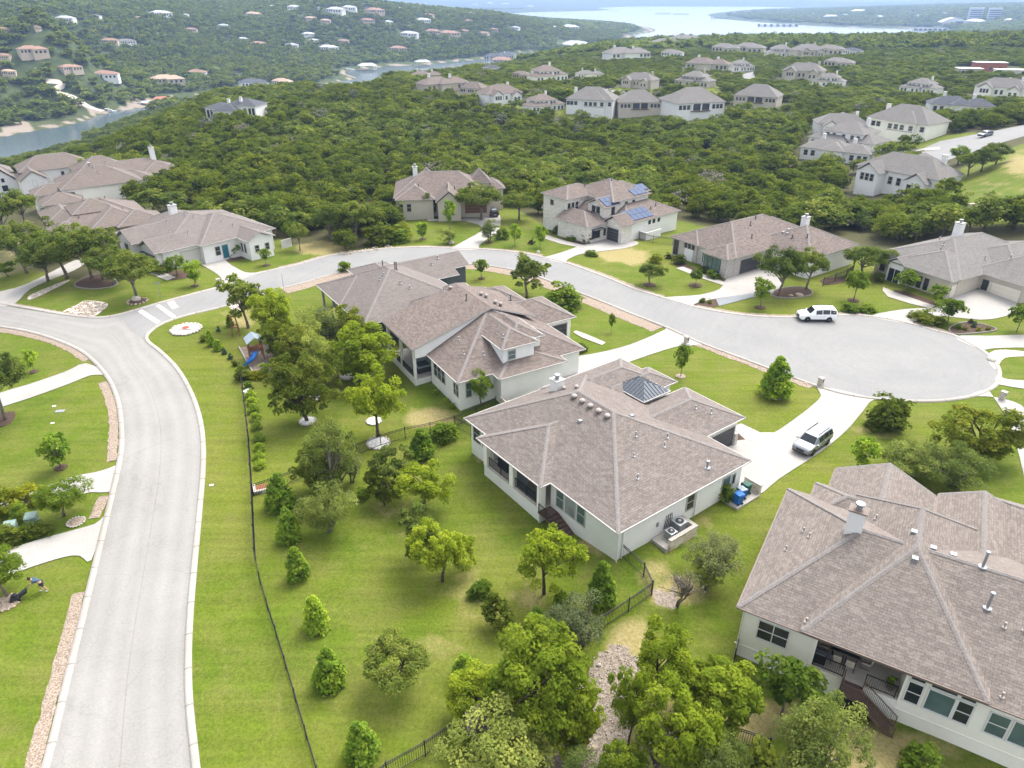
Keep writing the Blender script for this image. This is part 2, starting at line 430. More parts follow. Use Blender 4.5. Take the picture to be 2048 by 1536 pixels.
def build_land():
    nth, nr = 330, 400
    th = np.linspace(R(-64), R(64), nth)
    rr = np.exp(np.linspace(math.log(11), math.log(13800), nr))
    T, RR = np.meshgrid(th, rr)
    X, Y = (RR * np.sin(T)).ravel(), (RR * np.cos(T)).ravel()
    Z = terr(X, Y)
    rng = np.random.default_rng(3)
    far = np.clip((RR.ravel() - 900) / 600, 0, 1) * (Z > -43)
    Z = Z + far * (np.sin(X * .021) * np.sin(Y * .017 + 1) * 3 + rng.normal(0, 1.0, len(Z)))
    px, py = proj(X, Y, Z)
    lawn = np.zeros(len(X))
    for p in LAWN_PX: lawn = np.maximum(lawn, inpoly(px, py, p))
    dry = np.zeros(len(X))
    for a, b, w, h, k in DRY_PX: dry = np.maximum(dry, k * np.exp(-(((px - a) / w) ** 2 + ((py - b) / h) ** 2) * 1.4))
    for a, b, w_, h_ in FARLAWN: lawn = np.maximum(lawn, (((px - a) / w_) ** 2 + ((py - b) / h_) ** 2 < 1) * .9)
    rock = np.zeros(len(X))
    for p in ROCK_PX: rock = np.maximum(rock, .95 * inpoly(px, py, p))
    rock = np.maximum(rock, np.clip(1 - np.abs(Z + 44.3) / .9, 0, 1) * (RR.ravel() > 150) * (RR.ravel() < 2600))
    L2 = lawn.reshape(nr, nth)
    for _ in range(2):
        L2 = (L2 + np.roll(L2, 1, 0) + np.roll(L2, -1, 0) + np.roll(L2, 1, 1) + np.roll(L2, -1, 1)) / 5
    lawn = L2.ravel()
    i = np.arange(nr * nth).reshape(nr, nth)
    f = np.stack([i[:-1, :-1], i[:-1, 1:], i[1:, 1:], i[1:, :-1]], -1).reshape(-1, 4)[:, ::-1]
    me = mesh_np('ground', np.stack([X, Y, Z], -1), f, [ground_material()], smooth=True)
    a = me.attributes.new('cover', 'FLOAT_COLOR', 'POINT')
    nearw = np.clip(1 - (RR.ravel() - 300) / 500, 0, 1)
    a.data.foreach_set('color', np.stack([lawn, rock, nearw, np.ones(len(X))], -1).astype(np.float32).ravel())
    d = me.attributes.new('dryness', 'FLOAT', 'POINT'); d.data.foreach_set('value', dry.astype(np.float32))
    o = link(bpy.data.objects.new('ground', me)); tag(o, kind='structure')
    # the lake and its arm
    m, t, b = newmat('lake_water', .15, .8)
    g = coord(t)
    mp = N(t, 'ShaderNodeMapping'); mp.inputs['Scale'].default_value = (.03, .12, 1); t.links.new(g, mp.inputs[0])
    n1 = noise(t, 1.0, 5, .7, mp.outputs[0])
    b.inputs['Base Color'].default_value = (.075, .105, .125, 1)
    bump(t, b, n1, .25, .6)
    me = mesh_np('lake', np.array([(-9000, 150, LAKE), (9000, 150, LAKE), (12000, 13500, LAKE), (-12000, 13500, LAKE)], float), np.array([[0, 1, 2, 3]]), [m])
    tag(link(bpy.data.objects.new('lake', me)), kind='structure')
build_land()

# ------------------------------------------------------------------ roads, kerbs, drives: sheets and strips laid over the land
def paving(name, c0, c1, stain, streak=None, rough=.9, swirl=False, joints=False):
    m, t, b = newmat(name, rough, .15)
    g = coord(t)
    a = noise(t, .16, 4, .6, g); f = noise(t, 7, 3, .7, g); s = noise(t, .5, 5, .7, g, 1.5)
    c = ramp(t, a, [(.3, c0), (.7, c1)])
    c = mixc(t, ramp(t, s, [(.55, (0, 0, 0)), (.75, (.45, .45, .45))]), c, stain)
    c = mixc(t, 1.0, c, ramp(t, f, [(.3, (.88, .88, .88)), (.7, (1.1, 1.1, 1.1))]), 'MULTIPLY')
    vo = N(t, 'ShaderNodeTexVoronoi', Scale=.16); vo.feature = 'DISTANCE_TO_EDGE'
    wv = N(t, 'ShaderNodeVectorMath', operation='ADD'); nz = N(t, 'ShaderNodeTexNoise', Scale=.6, Detail=4); t.links.new(g, nz.inputs['Vector']); t.links.new(g, wv.inputs[0]); t.links.new(nz.outputs['Color'], wv.inputs[1]); t.links.new(wv.outputs[0], vo.inputs['Vector'])
    if streak is not None: c = mixc(t, ramp(t, vo.outputs['Distance'], [(0, (.22, .22, .22)), (.003, (.15, .15, .15)), (.006, (0, 0, 0))]), c, tuple(x * .62 for x in stain))
    if swirl:
        sb = N(t, 'ShaderNodeVectorMath', operation='DISTANCE'); t.links.new(g, sb.inputs[0]); sb.inputs[1].default_value = (45.5, 79, 0)
        cm = t.nodes.new('ShaderNodeCombineXYZ'); t.links.new(sb.outputs['Value'], cm.inputs[0])
        c = mixc(t, 1.0, c, ramp(t, noise(t, 1.1, 4, .7, cm.outputs[0]), [(.35, (.965, .965, .965)), (.65, (1.03, 1.03, 1.03))]), 'MULTIPLY')
    if joints:
        uv = coord(t, 'UV'); sx = t.nodes.new('ShaderNodeSeparateXYZ'); t.links.new(uv, sx.inputs[0])
        fr = N(t, 'ShaderNodeMath', operation='FRACT'); mu = N(t, 'ShaderNodeMath', operation='MULTIPLY'); mu.inputs[1].default_value = .5; t.links.new(sx.outputs[1], mu.inputs[0]); t.links.new(mu.outputs[0], fr.inputs[0])
        c = mixc(t, ramp(t, fr.outputs[0], [(0, (.7, .7, .7)), (.03, (.7, .7, .7)), (.045, (0, 0, 0))]), c, tuple(x * .5 for x in c0))
    if streak:   # wheel tracks follow the lane: coordinate across the road is stored in the UV
        uv = coord(t, 'UV'); sx = t.nodes.new('ShaderNodeSeparateXYZ'); t.links.new(uv, sx.inputs[0])
        st = ramp(t, sx.outputs[0], [(0, (.88, .88, .88)), (.12, (1, 1, 1)), (.22, (.93, .93, .93)), (.32, (1.05, 1.05, 1.05)), (.43, (.95, .95, .95)), (.49, (1.03, 1.02, 1.01)), (.50, (.80, .79, .78)), (.508, (1.0, 1, 1)), (.62, (.94, .94, .94)), (.72, (1.05, 1.05, 1.05)), (.83, (.94, .94, .94)), (.93, (1.02, 1.02, 1.02)), (1, (.88, .88, .88))])
        c = mixc(t, streak, c, st, 'MULTIPLY')
    t.links.new(c, b.inputs['Base Color'])
    bump(t, b, f, .15, .01)
    return m
M_AVE = paving('pale_road_surface', (0.238, 0.227, 0.210), (0.279, 0.267, 0.246), (0.212, 0.206, 0.194), 1.0)
M_LOOP = paving('grey_road_surface', (0.211, 0.208, 0.201), (0.240, 0.236, 0.225), (0.185, 0.184, 0.180), .0, swirl=True)
M_CONC = paving('drive_concrete', (0.310, 0.291, 0.266), (0.370, 0.352, 0.323), (0.258, 0.231, 0.195))
M_KERB = paving('kerb_concrete', (0.310, 0.283, 0.248), (0.370, 0.339, 0.301), (0.267, 0.244, 0.221), joints=True)
M_WALK = paving('walk_concrete', (0.344, 0.318, 0.279), (0.413, 0.383, 0.345), (0.292, 0.261, 0.221))
M_PATIO = paving('patio_stone', (.50, .36, .26), (.60, .48, .37), (.42, .30, .22))
M_PEBBLE = speckled('pebble_strip', (0.194, 0.144, 0.104), (0.308, 0.248, 0.194), 3.0, .95, 9, .75, bs=.6)
M_MULCH = speckled('bark_mulch', (.045, .028, .02), (.10, .065, .045), 3.0, .95, 10, .6, bs=.6)
M_WHITE = plain('white_marking', (.78, .77, .74), .7)
M_ROCKBED = speckled('pale_rock_bed', (.42, .35, .28), (.60, .54, .47), 2.0, .95, 6, .7, bs=.7)

def drape(name, wpts, mat, off, kind='structure', step=2.2, parent=None, label=None):
    """a sheet over the land with the outline wpts (world xy)"""
    p = np.array([q[:2] for q in wpts], float)
    n = len(p)
    x0, y0 = p.min(0); x1, y1 = p.max(0)
    step = max(step, (x1 - x0 + y1 - y0) / 90)
    gx, gy = np.meshgrid(np.arange(x0 + step / 2, x1, step), np.arange(y0 + step / 2, y1, step))
    gx, gy = gx.ravel() + .013, gy.ravel() + .017
    inn = inpoly(gx, gy, p)
    allp = [Vector(q) for q in p] + [Vector((a, b)) for a, b in zip(gx[inn], gy[inn])]
    r = delaunay_2d_cdt(allp, [(i, (i + 1) % n) for i in range(n)], [list(range(n))], 1, 1e-5)
    xy = np.array([tuple(q) for q in r[0]])
    tri = np.array([f for f in r[2] if len(f) == 3], np.int32)
    a = xy[tri]; ar = (a[:, 1, 0] - a[:, 0, 0]) * (a[:, 2, 1] - a[:, 0, 1]) - (a[:, 2, 0] - a[:, 0, 0]) * (a[:, 1, 1] - a[:, 0, 1])
    tri[ar < 0] = tri[ar < 0][:, ::-1]
    z = terr(xy[:, 0], xy[:, 1]) + off
    me = mesh_np(name, np.column_stack([xy, z]), tri, [mat], smooth=True)
    o = link(bpy.data.objects.new(name, me), parent)
    return tag(o, label, kind=kind)

def W2(px): return [tuple(G(a, b))[:2] for a, b in px]
def resample(p, step):
    p = np.array([q[:2] for q in p], float); d = np.concatenate([[0], np.cumsum(np.hypot(*(p[1:] - p[:-1]).T))])
    s = np.linspace(0, d[-1], max(2, int(d[-1] / step) + 1))
    return np.stack([np.interp(s, d, p[:, 0]), np.interp(s, d, p[:, 1])], -1)
def normals(p):
    t = np.gradient(p, axis=0); t /= np.linalg.norm(t, axis=1)[:, None] + 1e-9
    return np.stack([-t[:, 1], t[:, 0]], -1)
def strip(name, wpts, prof, mat, kind='structure', step=1.0, uv=False, jag=0, parent=None, base=None):
    """sweep a profile [(sideways, up), ...] along a line on the land; sideways > 0 is to the left of the line"""
    p = resample(wpts, step); nn = normals(p); k = len(prof)
    rng = np.random.default_rng(len(p)); vv = []
    for j, (s, h) in enumerate(prof):
        sj = s + (rng.normal(0, jag, len(p)) if jag and j in (0, k - 1) else 0)
        q = p + nn * np.reshape(sj, (-1, 1))
        zz = terr(q[:, 0], q[:, 1]) if base is None else np.full(len(q), base)
        vv.append(np.column_stack([q, zz + h]))
    v = np.stack(vv, 1).reshape(-1, 3)
    i = np.arange(len(p) * k).reshape(len(p), k)
    f = np.stack([i[:-1, :-1], i[:-1, 1:], i[1:, 1:], i[1:, :-1]], -1).reshape(-1, 4)
    me = mesh_np(name, v, f[:, ::-1] if prof[-1][0] > prof[0][0] else f, [mat])
    me.flip_normals() if me.polygons[0].normal.z < 0 else None
    if uv:
        l = me.uv_layers.new(name='UVMap'); li = np.empty(len(me.loops), np.int32); me.loops.foreach_get('vertex_index', li)
        u = (li % k) / (k - 1.0); w = li // k
        l.data.foreach_set('uv', np.stack([u, w * .5], -1).astype(np.float32).ravel())
    return tag(link(bpy.data.objects.new(name, me), parent), kind=kind)

# outlines traced from the photograph (pixels on the ground)
AVE_L = [(20,1800),(60,1640),(97,1536),(135,1380),(167,1250),(205,1090),(232,975),(246,905),(247,850),(238,795),(215,748),(172,705),(125,682),(84,668),(44,658),(0,651),(-60,645)]
AVE_R = [(400,1800),(392,1640),(384,1536),(370,1380),(374,1230),(392,1040),(402,925),(398,850),(380,790),(352,740),(318,705),(296,688),(289,678)]
TOP_L = [(-60,592),(0,607),(22,611),(70,620),(123,630),(183,637),(229,633),(284,618),(325,606),(381,591),(434,577)]
JCT_R = [(289,678),(291,670),(300,661),(318,649),(349,637),(381,628),(440,614),(500,596),(560,577),(600,567),(676,545),(760,530),(840,526),(913,527),(956,529),(1008,536),(1060,547),(1104,563),(1162,586),(1206,603),(1267,628),(1336,655),(1400,684),(1480,714),(1560,744),(1640,773),(1700,789),(1770,798),(1840,801),(1890,799),(1940,791),(1973,779),(1991,764),(1995,745),(1988,727),(1975,712),(1955,697)]
UPP = [(434,577),(480,561),(510,549),(560,538),(600,529),(647,515),(673,510),(718,504),(771,498),(824,496),(876,496),(903,497),(955,499),(1008,503),(1048,508),(1087,516),(1128,526),(1206,554),(1267,579),(1326,597),(1384,614),(1438,625),(1499,633),(1560,636),(1594,636),(1674,632),(1741,634),(1818,648),(1875,664),(1909,673),(1955,697)]
def roads():
    L, Rr = smooth_line(W2(AVE_L), 4), smooth_line(W2(AVE_R), 4)
    lo, up, tl = smooth_line(W2(JCT_R), 4), smooth_line(W2(UPP), 4), smooth_line(W2(TOP_L), 4)
    # avenue surface as a strip between its edges, so that the wheel tracks run along it
    a, b = resample(L, .5), resample(Rr + smooth_line(W2([(289,678),(284,660),(272,640),(250,626),(200,637),(100,626),(0,608),(-60,592)]), 4)[1:], .5)
    n = 160; ia = np.linspace(0, len(a) - 1, n); ib = np.linspace(0, len(b) - 1, n)
    ea = np.stack([np.interp(ia, range(len(a)), a[:, k]) for k in (0, 1)], -1); eb = np.stack([np.interp(ib, range(len(b)), b[:, k]) for k in (0, 1)], -1)
    K = 13; v = []
    for j in range(K):
        q = ea + (eb - ea) * j / (K - 1)
        v.append(np.column_stack([q, terr(q[:, 0], q[:, 1]) + .03]))
    v = np.stack(v, 1).reshape(-1, 3); i = np.arange(n * K).reshape(n, K)
    me = mesh_np('avenue', v, np.stack([i[:-1, :-1], i[:-1, 1:], i[1:, 1:], i[1:, :-1]], -1).reshape(-1, 4), [M_AVE], smooth=True)
    if me.polygons[0].normal.z < 0: me.flip_normals()
    l = me.uv_layers.new(name='UVMap'); li = np.empty(len(me.loops), np.int32); me.loops.foreach_get('vertex_index', li)
    l.data.foreach_set('uv', np.stack([(li % K) / (K - 1.0), li // K * .5], -1).astype(np.float32).ravel())
    tag(link(bpy.data.objects.new('avenue', me)), kind='structure')
    jun = W2([(289,679),(262,660),(245,640),(229,633)])
    drape('side_street', lo[:] + up[::-1] + smooth_line(W2([(434,577),(381,591),(325,606),(284,618),(229,633)]), 4)[1:] + smooth_line(jun[::-1], 4)[1:-1], M_LOOP, .045)
    KP = [(-.06, 0), (-.02, .10), (.10, .14), (.42, .14), (.46, .0)]
    mir = lambda p: [(-s, h) for s, h in p][::-1]
    strip('kerb', L, KP, M_KERB, step=.8, uv=True)
    strip('kerb', Rr + lo[1:], mir(KP), M_KERB, step=.8, uv=True)
    strip('kerb', up, KP, M_KERB, step=.8, uv=True)
    strip('kerb', tl, KP, M_KERB, step=.8, uv=True)
    # pebble strips behind the kerbs
    def seg(px): return smooth_line(W2(px), 4)
    pb = [(-.0, .05), (.6, .07), (1.15, .03)]
    for px in ([(97,1536),(135,1380),(167,1250),(183,1180)], [(211,1034),(229,990)], [(244,918),(247,850),(238,795),(222,760)], [(190,715),(150,690),(90,668),(44,658),(0,651),(-60,645)]):
        strip('pebble_strip', seg(px), [(s * .8 + .46, h) for s, h in pb], M_PEBBLE, step=.5, jag=.05)
    strip('pebble_strip', seg([(-60,592),(0,607),(22,611),(70,620),(123,630),(183,637)]), [(.45, .05), (.8, .03)], M_PEBBLE, step=.5, jag=.06)
    for px, w in (([(560,577),(600,567),(676,545),(760,530),(840,526),(913,527),(956,529),(1008,536),(1060,547),(1104,563),(1162,586),(1206,603),(1267,628),(1330,653)], 2.2), ([(1400,684),(1480,714),(1560,744),(1630,770)], .9)):
        strip('pebble_strip', seg(px), [(-.46, .05), (-.46 - w * .5, .07), (-.46 - w, .03)], M_PEBBLE, step=.6, jag=.05)
    for px in ([(1128,526),(1206,554),(1267,579),(1320,596)], [(1390,615),(1438,625),(1499,633),(1560,636),(1594,636),(1674,632),(1735,633)], [(1825,650),(1875,664),(1900,671)], [(560,538),(600,529),(647,515),(718,504),(824,496),(900,497)], [(965,500),(1008,503),(1048,508),(1080,514)]):
        strip('pebble_strip', seg(px), [(.46, .05), (.9, .06), (1.25, .03)], M_PEBBLE, step=.6, jag=.1)
    # painted bars at the junction
    for q in ([(276,624),(284,620),(321,644),(313,648)], [(312,612),(319,610),(352,633),(345,637)], [(335,606),(347,602),(357,615),(345,619)]):
        drape('road_marking', W2(q), M_WHITE, .07, step=1)
    # drives and walks
    DR = {
     'driveway': [
      [(1336,657),(1400,686),(1392,691),(1352,694),(1266,722),(1190,752),(1120,800),(1040,770),(1108,718),(1100,690),(1136,700),(1160,712),(1240,696),(1290,678),(1330,660)],
      [(1640,774),(1742,796),(1738,806),(1716,835),(1690,864),(1640,905),(1560,957),(1512,992),(1462,975),(1400,900),(1490,880),(1512,876),(1548,866),(1590,838),(1626,810),(1642,792)],
      [(903,498),(955,500),(958,492),(975,478),(990,470),(1000,455),(1000,432),(985,418),(960,418),(930,428),(928,441),(958,450),(962,462),(940,476),(918,488)],
      [(1087,517),(1128,527),(1135,520),(1160,509),(1200,503),(1250,497),(1278,486),(1240,475),(1195,470),(1180,487),(1160,492),(1130,503),(1100,512)],
      [(1327,598),(1384,615),(1388,609),(1420,600),(1500,588),(1560,578),(1550,545),(1500,540),(1456,555),(1440,578),(1400,590),(1345,594)],
      [(1741,634),(1818,648),(1830,640),(1870,632),(1960,640),(2010,633),(2060,610),(2060,585),(1930,580),(1900,600),(1880,615),(1820,618),(1770,625)],
      [(434,577),(510,548),(490,545),(462,530),(445,516),(425,511),(400,515),(395,525),(412,535),(436,550),(444,563)],
      [(-5,611),(30,606),(60,578),(110,556),(150,540),(170,525),(150,520),(90,550),(30,575),(-60,595)],
      [(214,748),(172,727),(130,744),(60,768),(-40,800),(-40,830),(0,815),(60,796),(130,771),(178,752),(196,750)],
      [(239,932),(232,978),(205,985),(180,985),(150,992),(60,1010),(-40,1040),(-40,1010),(60,985),(140,955),(190,945),(215,938)],
      [(209,1035),(183,1120),(160,1112),(130,1114),(60,1135),(-40,1170),(-40,1120),(60,1085),(130,1065),(190,1048)],
      [(1909,674),(1960,699),(1990,697),(2060,696),(2200,700),(2200,670),(2060,670),(1980,672)],
      [(1995,750),(1990,766),(2010,772),(2060,780),(2200,800),(2200,760),(2060,762),(2010,758)],
      [(1940,792),(1972,780),(1990,800),(2020,850),(2040,920),(2060,990),(2120,1060),(2160,1000),(2060,840),(2040,810),(1990,795)]],
     'walk': [
      [(1463,855),(1482,848),(1520,866),(1550,866),(1512,884),(1490,880)],
      [(1146,665),(1152,662),(1170,668),(1212,686),(1204,691),(1164,676)],
      [(1352,537),(1366,534),(1400,547),(1452,566),(1445,571),(1394,554)],
      [(1766,575),(1790,585),(1850,606),(1870,612),(1862,618),(1820,608),(1775,594),(1765,582)],
      [(1092,470),(1130,482),(1172,492),(1162,496),(1120,488),(1090,478)],
      [(855,438),(930,438),(930,442),(855,442)], [(300,548),(320,543),(352,555),(335,562)]]}
    for nm, ls in DR.items():
        for q in ls: drape(nm, smooth_line(W2(q), 3, True) if nm == 'driveway' else W2(q), M_CONC if nm == 'driveway' else M_WALK, .062 if nm == 'driveway' else .08)
    # paved street of the far right and of the far houses
    for q in ([(1840,300),(1880,283),(1960,268),(2048,252),(2120,246),(2120,262),(2048,274),(1990,290),(1960,310),(1910,316),(1870,330),(1850,322)],
              [(1330,192),(1420,190),(1500,186),(1560,180),(1560,185),(1500,192),(1420,196),(1330,198)],
              [(640,172),(700,162),(760,159),(762,163),(700,167),(650,178)], [(1480,150),(1510,143),(1510,160),(1480,168)], [(1150,178),(1330,186),(1330,191),(1150,184)], [(1840,208),(1900,196),(1980,192),(1980,200),(1900,204),(1850,213)]):
        drape('far_street', W2(q), M_LOOP, .10, step=5)
    for q in ([(1190,188),(1216,176),(1224,178),(1208,194)], [(1330,205),(1356,186),(1366,190),(1350,207)], [(1500,160),(1520,150),(1530,152),(1512,166)], [(1860,325),(1830,332),(1760,320),(1760,314),(1830,322)], [(1880,300),(1800,306),(1800,302),(1880,294)]):
        drape('far_driveway', W2(q), M_CONC, .14, step=5)
    # rock beds, mulch
    for nm, ls, mt in (('rock_bed', [[(125,626),(150,612),(172,602),(215,607),(205,622),(180,634)], [(60,590),(120,565),(140,560),(120,572),(64,598)], [(457,606),(475,600),(490,612),(480,622),(462,618)], [(1990,738),(1975,712),(2000,700),(2060,705),(2060,712),(2010,716)]], M_ROCKBED),
                       ('mulch_bed', [[(150,572),(160,560),(190,550),(215,552),(235,566),(220,575),(180,578)], [(1386,610),(1431,599),(1435,613),(1392,616)], [(1542,590),(1560,578),(1600,574),(1620,580),(1622,590),(1590,596),(1560,596)], [(1790,580),(1830,590),(1870,605),(1860,612),(1810,600),(1790,590)], [(1900,655),(1935,645),(1985,655),(1988,662),(1940,668),(1905,668)], [(1360,540),(1345,520),(1360,510),(1375,530),(1440,556),(1455,562),(1450,568),(1400,552)], [(1462,868),(1480,862),(1508,872),(1500,882),(1475,880)], [(1640,560),(1690,552),(1720,545),(1720,555),(1660,570)], [(440,515),(480,505),(500,512),(470,522),(448,524)], [(310,548),(390,540),(395,552),(340,560)], [(1100,475),(1150,480),(1180,486),(1176,492),(1110,482)], [(1335,960),(1400,930),(1410,945),(1350,975)]], M_MULCH)):
        for q in ls: drape(nm, smooth_line(W2(q), 4, True), mt, .05, step=1.2)
roads()
drape('gravel_strip', W2([(1432,599),(1500,588),(1545,581),(1548,587),(1510,594),(1438,613)]), speckled('grey_gravel', (.17, .18, .19), (.25, .26, .27), 3, .95, 9, .5, bs=.4), .085, step=1.5)
# ------------------------------------------------------------------ houses
SH_A = shingles('shingles_taupe', (0.149, 0.126, 0.112), (0.200, 0.172, 0.154), (0.240, 0.209, 0.188))
SH_B = shingles('shingles_sand', (0.164, 0.139, 0.122), (0.216, 0.186, 0.163), (0.282, 0.244, 0.209))
SH_C = shingles('shingles_rose', (0.133, 0.108, 0.094), (0.197, 0.162, 0.146), (0.232, 0.184, 0.141))
SH_D = shingles('shingles_ash', (0.156, 0.136, 0.124), (0.192, 0.167, 0.152), (0.203, 0.177, 0.160))
SH_F = shingles('shingles_brown', (0.147, 0.120, 0.104), (0.183, 0.153, 0.133), (0.193, 0.161, 0.139))
SH_N = shingles('shingles_grey', (0.158, 0.149, 0.138), (0.194, 0.182, 0.169), (0.207, 0.197, 0.181))
SH_DK = shingles('shingles_dark', (.07, .075, .085), (.10, .105, .115), (.12, .12, .13))
W_GREY = speckled('stucco_pale_grey', (0.689, 0.684, 0.649), (0.748, 0.743, 0.708), .8, .9, 12, .06, bs=.1)
W_CREAM = speckled('stucco_cream', (0.794, 0.754, 0.676), (0.820, 0.805, 0.722), .8, .9, 12, .06, bs=.1)
W_WHITE = speckled('stucco_white', (0.685, 0.675, 0.656), (0.743, 0.732, 0.713), .8, .9, 12, .06, bs=.1)
W_TAN = speckled('stucco_tan', (0.368, 0.288, 0.192), (0.424, 0.336, 0.232), .8, .9, 12, .08, bs=.1)
W_DARK = plain('siding_charcoal', (.085, .095, .11), .7)
W_SAND = speckled('stucco_sand', (0.459, 0.410, 0.344), (0.508, 0.459, 0.385), .8, .9, 12, .06, bs=.1)
def stonewall(name, c0, c1, mort, bw=.55, rh=.28):
    m, t, b = newmat(name, .9, .15)
    g = coord(t)
    mp = N(t, 'ShaderNodeMapping'); mp.inputs['Rotation'].default_value = (R(90), 0, 0)
    cx = t.nodes.new('ShaderNodeSeparateXYZ'); t.links.new(g, cx.inputs[0])
    ad = N(t, 'ShaderNodeMath', operation='ADD'); t.links.new(cx.outputs[0], ad.inputs[0]); t.links.new(cx.outputs[1], ad.inputs[1])
    cm = t.nodes.new('ShaderNodeCombineXYZ'); t.links.new(ad.outputs[0], cm.inputs[0]); t.links.new(cx.outputs[2], cm.inputs[1])
    br = N(t, 'ShaderNodeTexBrick', Scale=1.0); br.offset = .43
    for k, v in (('Brick Width', bw), ('Row Height', rh), ('Mortar Size', .015)): br.inputs[k].default_value = v
    br.inputs['Color1'].default_value = (*c0, 1); br.inputs['Color2'].default_value = (*c1, 1); br.inputs['Mortar'].default_value = (*mort, 1)
    t.links.new(cm.outputs[0], br.inputs['Vector'])
    f = noise(t, 5, 4, .7, g)
    t.links.new(mixc(t, 1.0, br.outputs['Color'], ramp(t, f, [(.3, (.75, .75, .75)), (.7, (1.2, 1.2, 1.2))]), 'MULTIPLY'), b.inputs['Base Color'])
    bump(t, b, br.outputs['Fac'], .5, .03)
    return m
ST_CREAM = stonewall('limestone_cream', (.62, .55, .46), (.50, .42, .33), (.60, .56, .50))
ST_WHITE = stonewall('limestone_white', (.66, .63, .58), (.55, .52, .47), (.64, .61, .57))
ST_GREY = stonewall('limestone_grey', (.40, .37, .335), (.50, .47, .43), (.46, .44, .41), .4, .14)
M_TRIM = plain('trim_pale', (.40, .385, .36), .6, var=.05)
M_TRIMW = plain('trim_white', (.64, .635, .62), .6, var=.04)
M_TRIMB = plain('trim_brown', (.17, .13, .11), .6)
M_TRIMD = plain('trim_dark', (.05, .05, .055), .5)
M_CAP = speckled('ridge_shingle', (.175, .157, .145), (.215, .195, .18), 2, .9, 9, .4, bs=.1)
M_CAPD = speckled('ridge_shingle_dark', (.085, .09, .10), (.12, .125, .135), 2, .9, 9, .4, bs=.1)
M_GDARK = plain('garage_door_dark', (.045, .045, .05), .5)
M_GLIGHT = plain('garage_door_pale', (.55, .53, .49), .5, var=.04)
M_GCREAM = plain('garage_door_cream', (.66, .61, .52), .5, var=.04)
M_STEEL = plain('galvanised_steel', (.26, .27, .28), .5, .4, .3)
M_IRON = plain('black_iron', (.018, .018, .02), .5)
M_DECK = plain('dark_brown_timber', (.11, .072, .055), .7)
M_MROOF = plain('standing_seam_metal', (.085, .095, .11), .55, .35, .15)
M_TEAL = plain('teal_door', (.02, .13, .17), .5)
M_WOODDOOR = plain('brown_door', (.16, .085, .05), .5)
def glassmat(name, c, rough=.06):
    m, t, b = newmat(name, rough, .6)
    n1 = noise(t, .7, 2, .5, coord(t))
    t.links.new(ramp(t, n1, [(.3, tuple(x * .6 for x in c)), (.7, c)]), b.inputs['Base Color'])
    return m
GL_DARK = glassmat('window_glass_dark', (.035, .042, .045))
GL_BLIND = glassmat('window_glass_blind', (.30, .33, .32), .1)
GL_TEAL = glassmat('window_glass_teal', (.10, .155, .15), .06)
M_SOLAR = plain('solar_glass', (.028, .055, .12), .45, .12)

def planar_uv(me, skip=()):
    l = me.uv_layers.new(name='UVMap')
    for p in me.polygons:
        n = p.normal
        u = Vector((0, 0, 1)).cross(n)
        u = u.normalized() if u.length > 1e-3 else Vector((1, 0, 0))
        v = n.cross(u)
        for li in p.loop_indices:
            co = me.vertices[me.loops[li].vertex_index].co
            l.data[li].uv = (co.dot(u), co.dot(v))

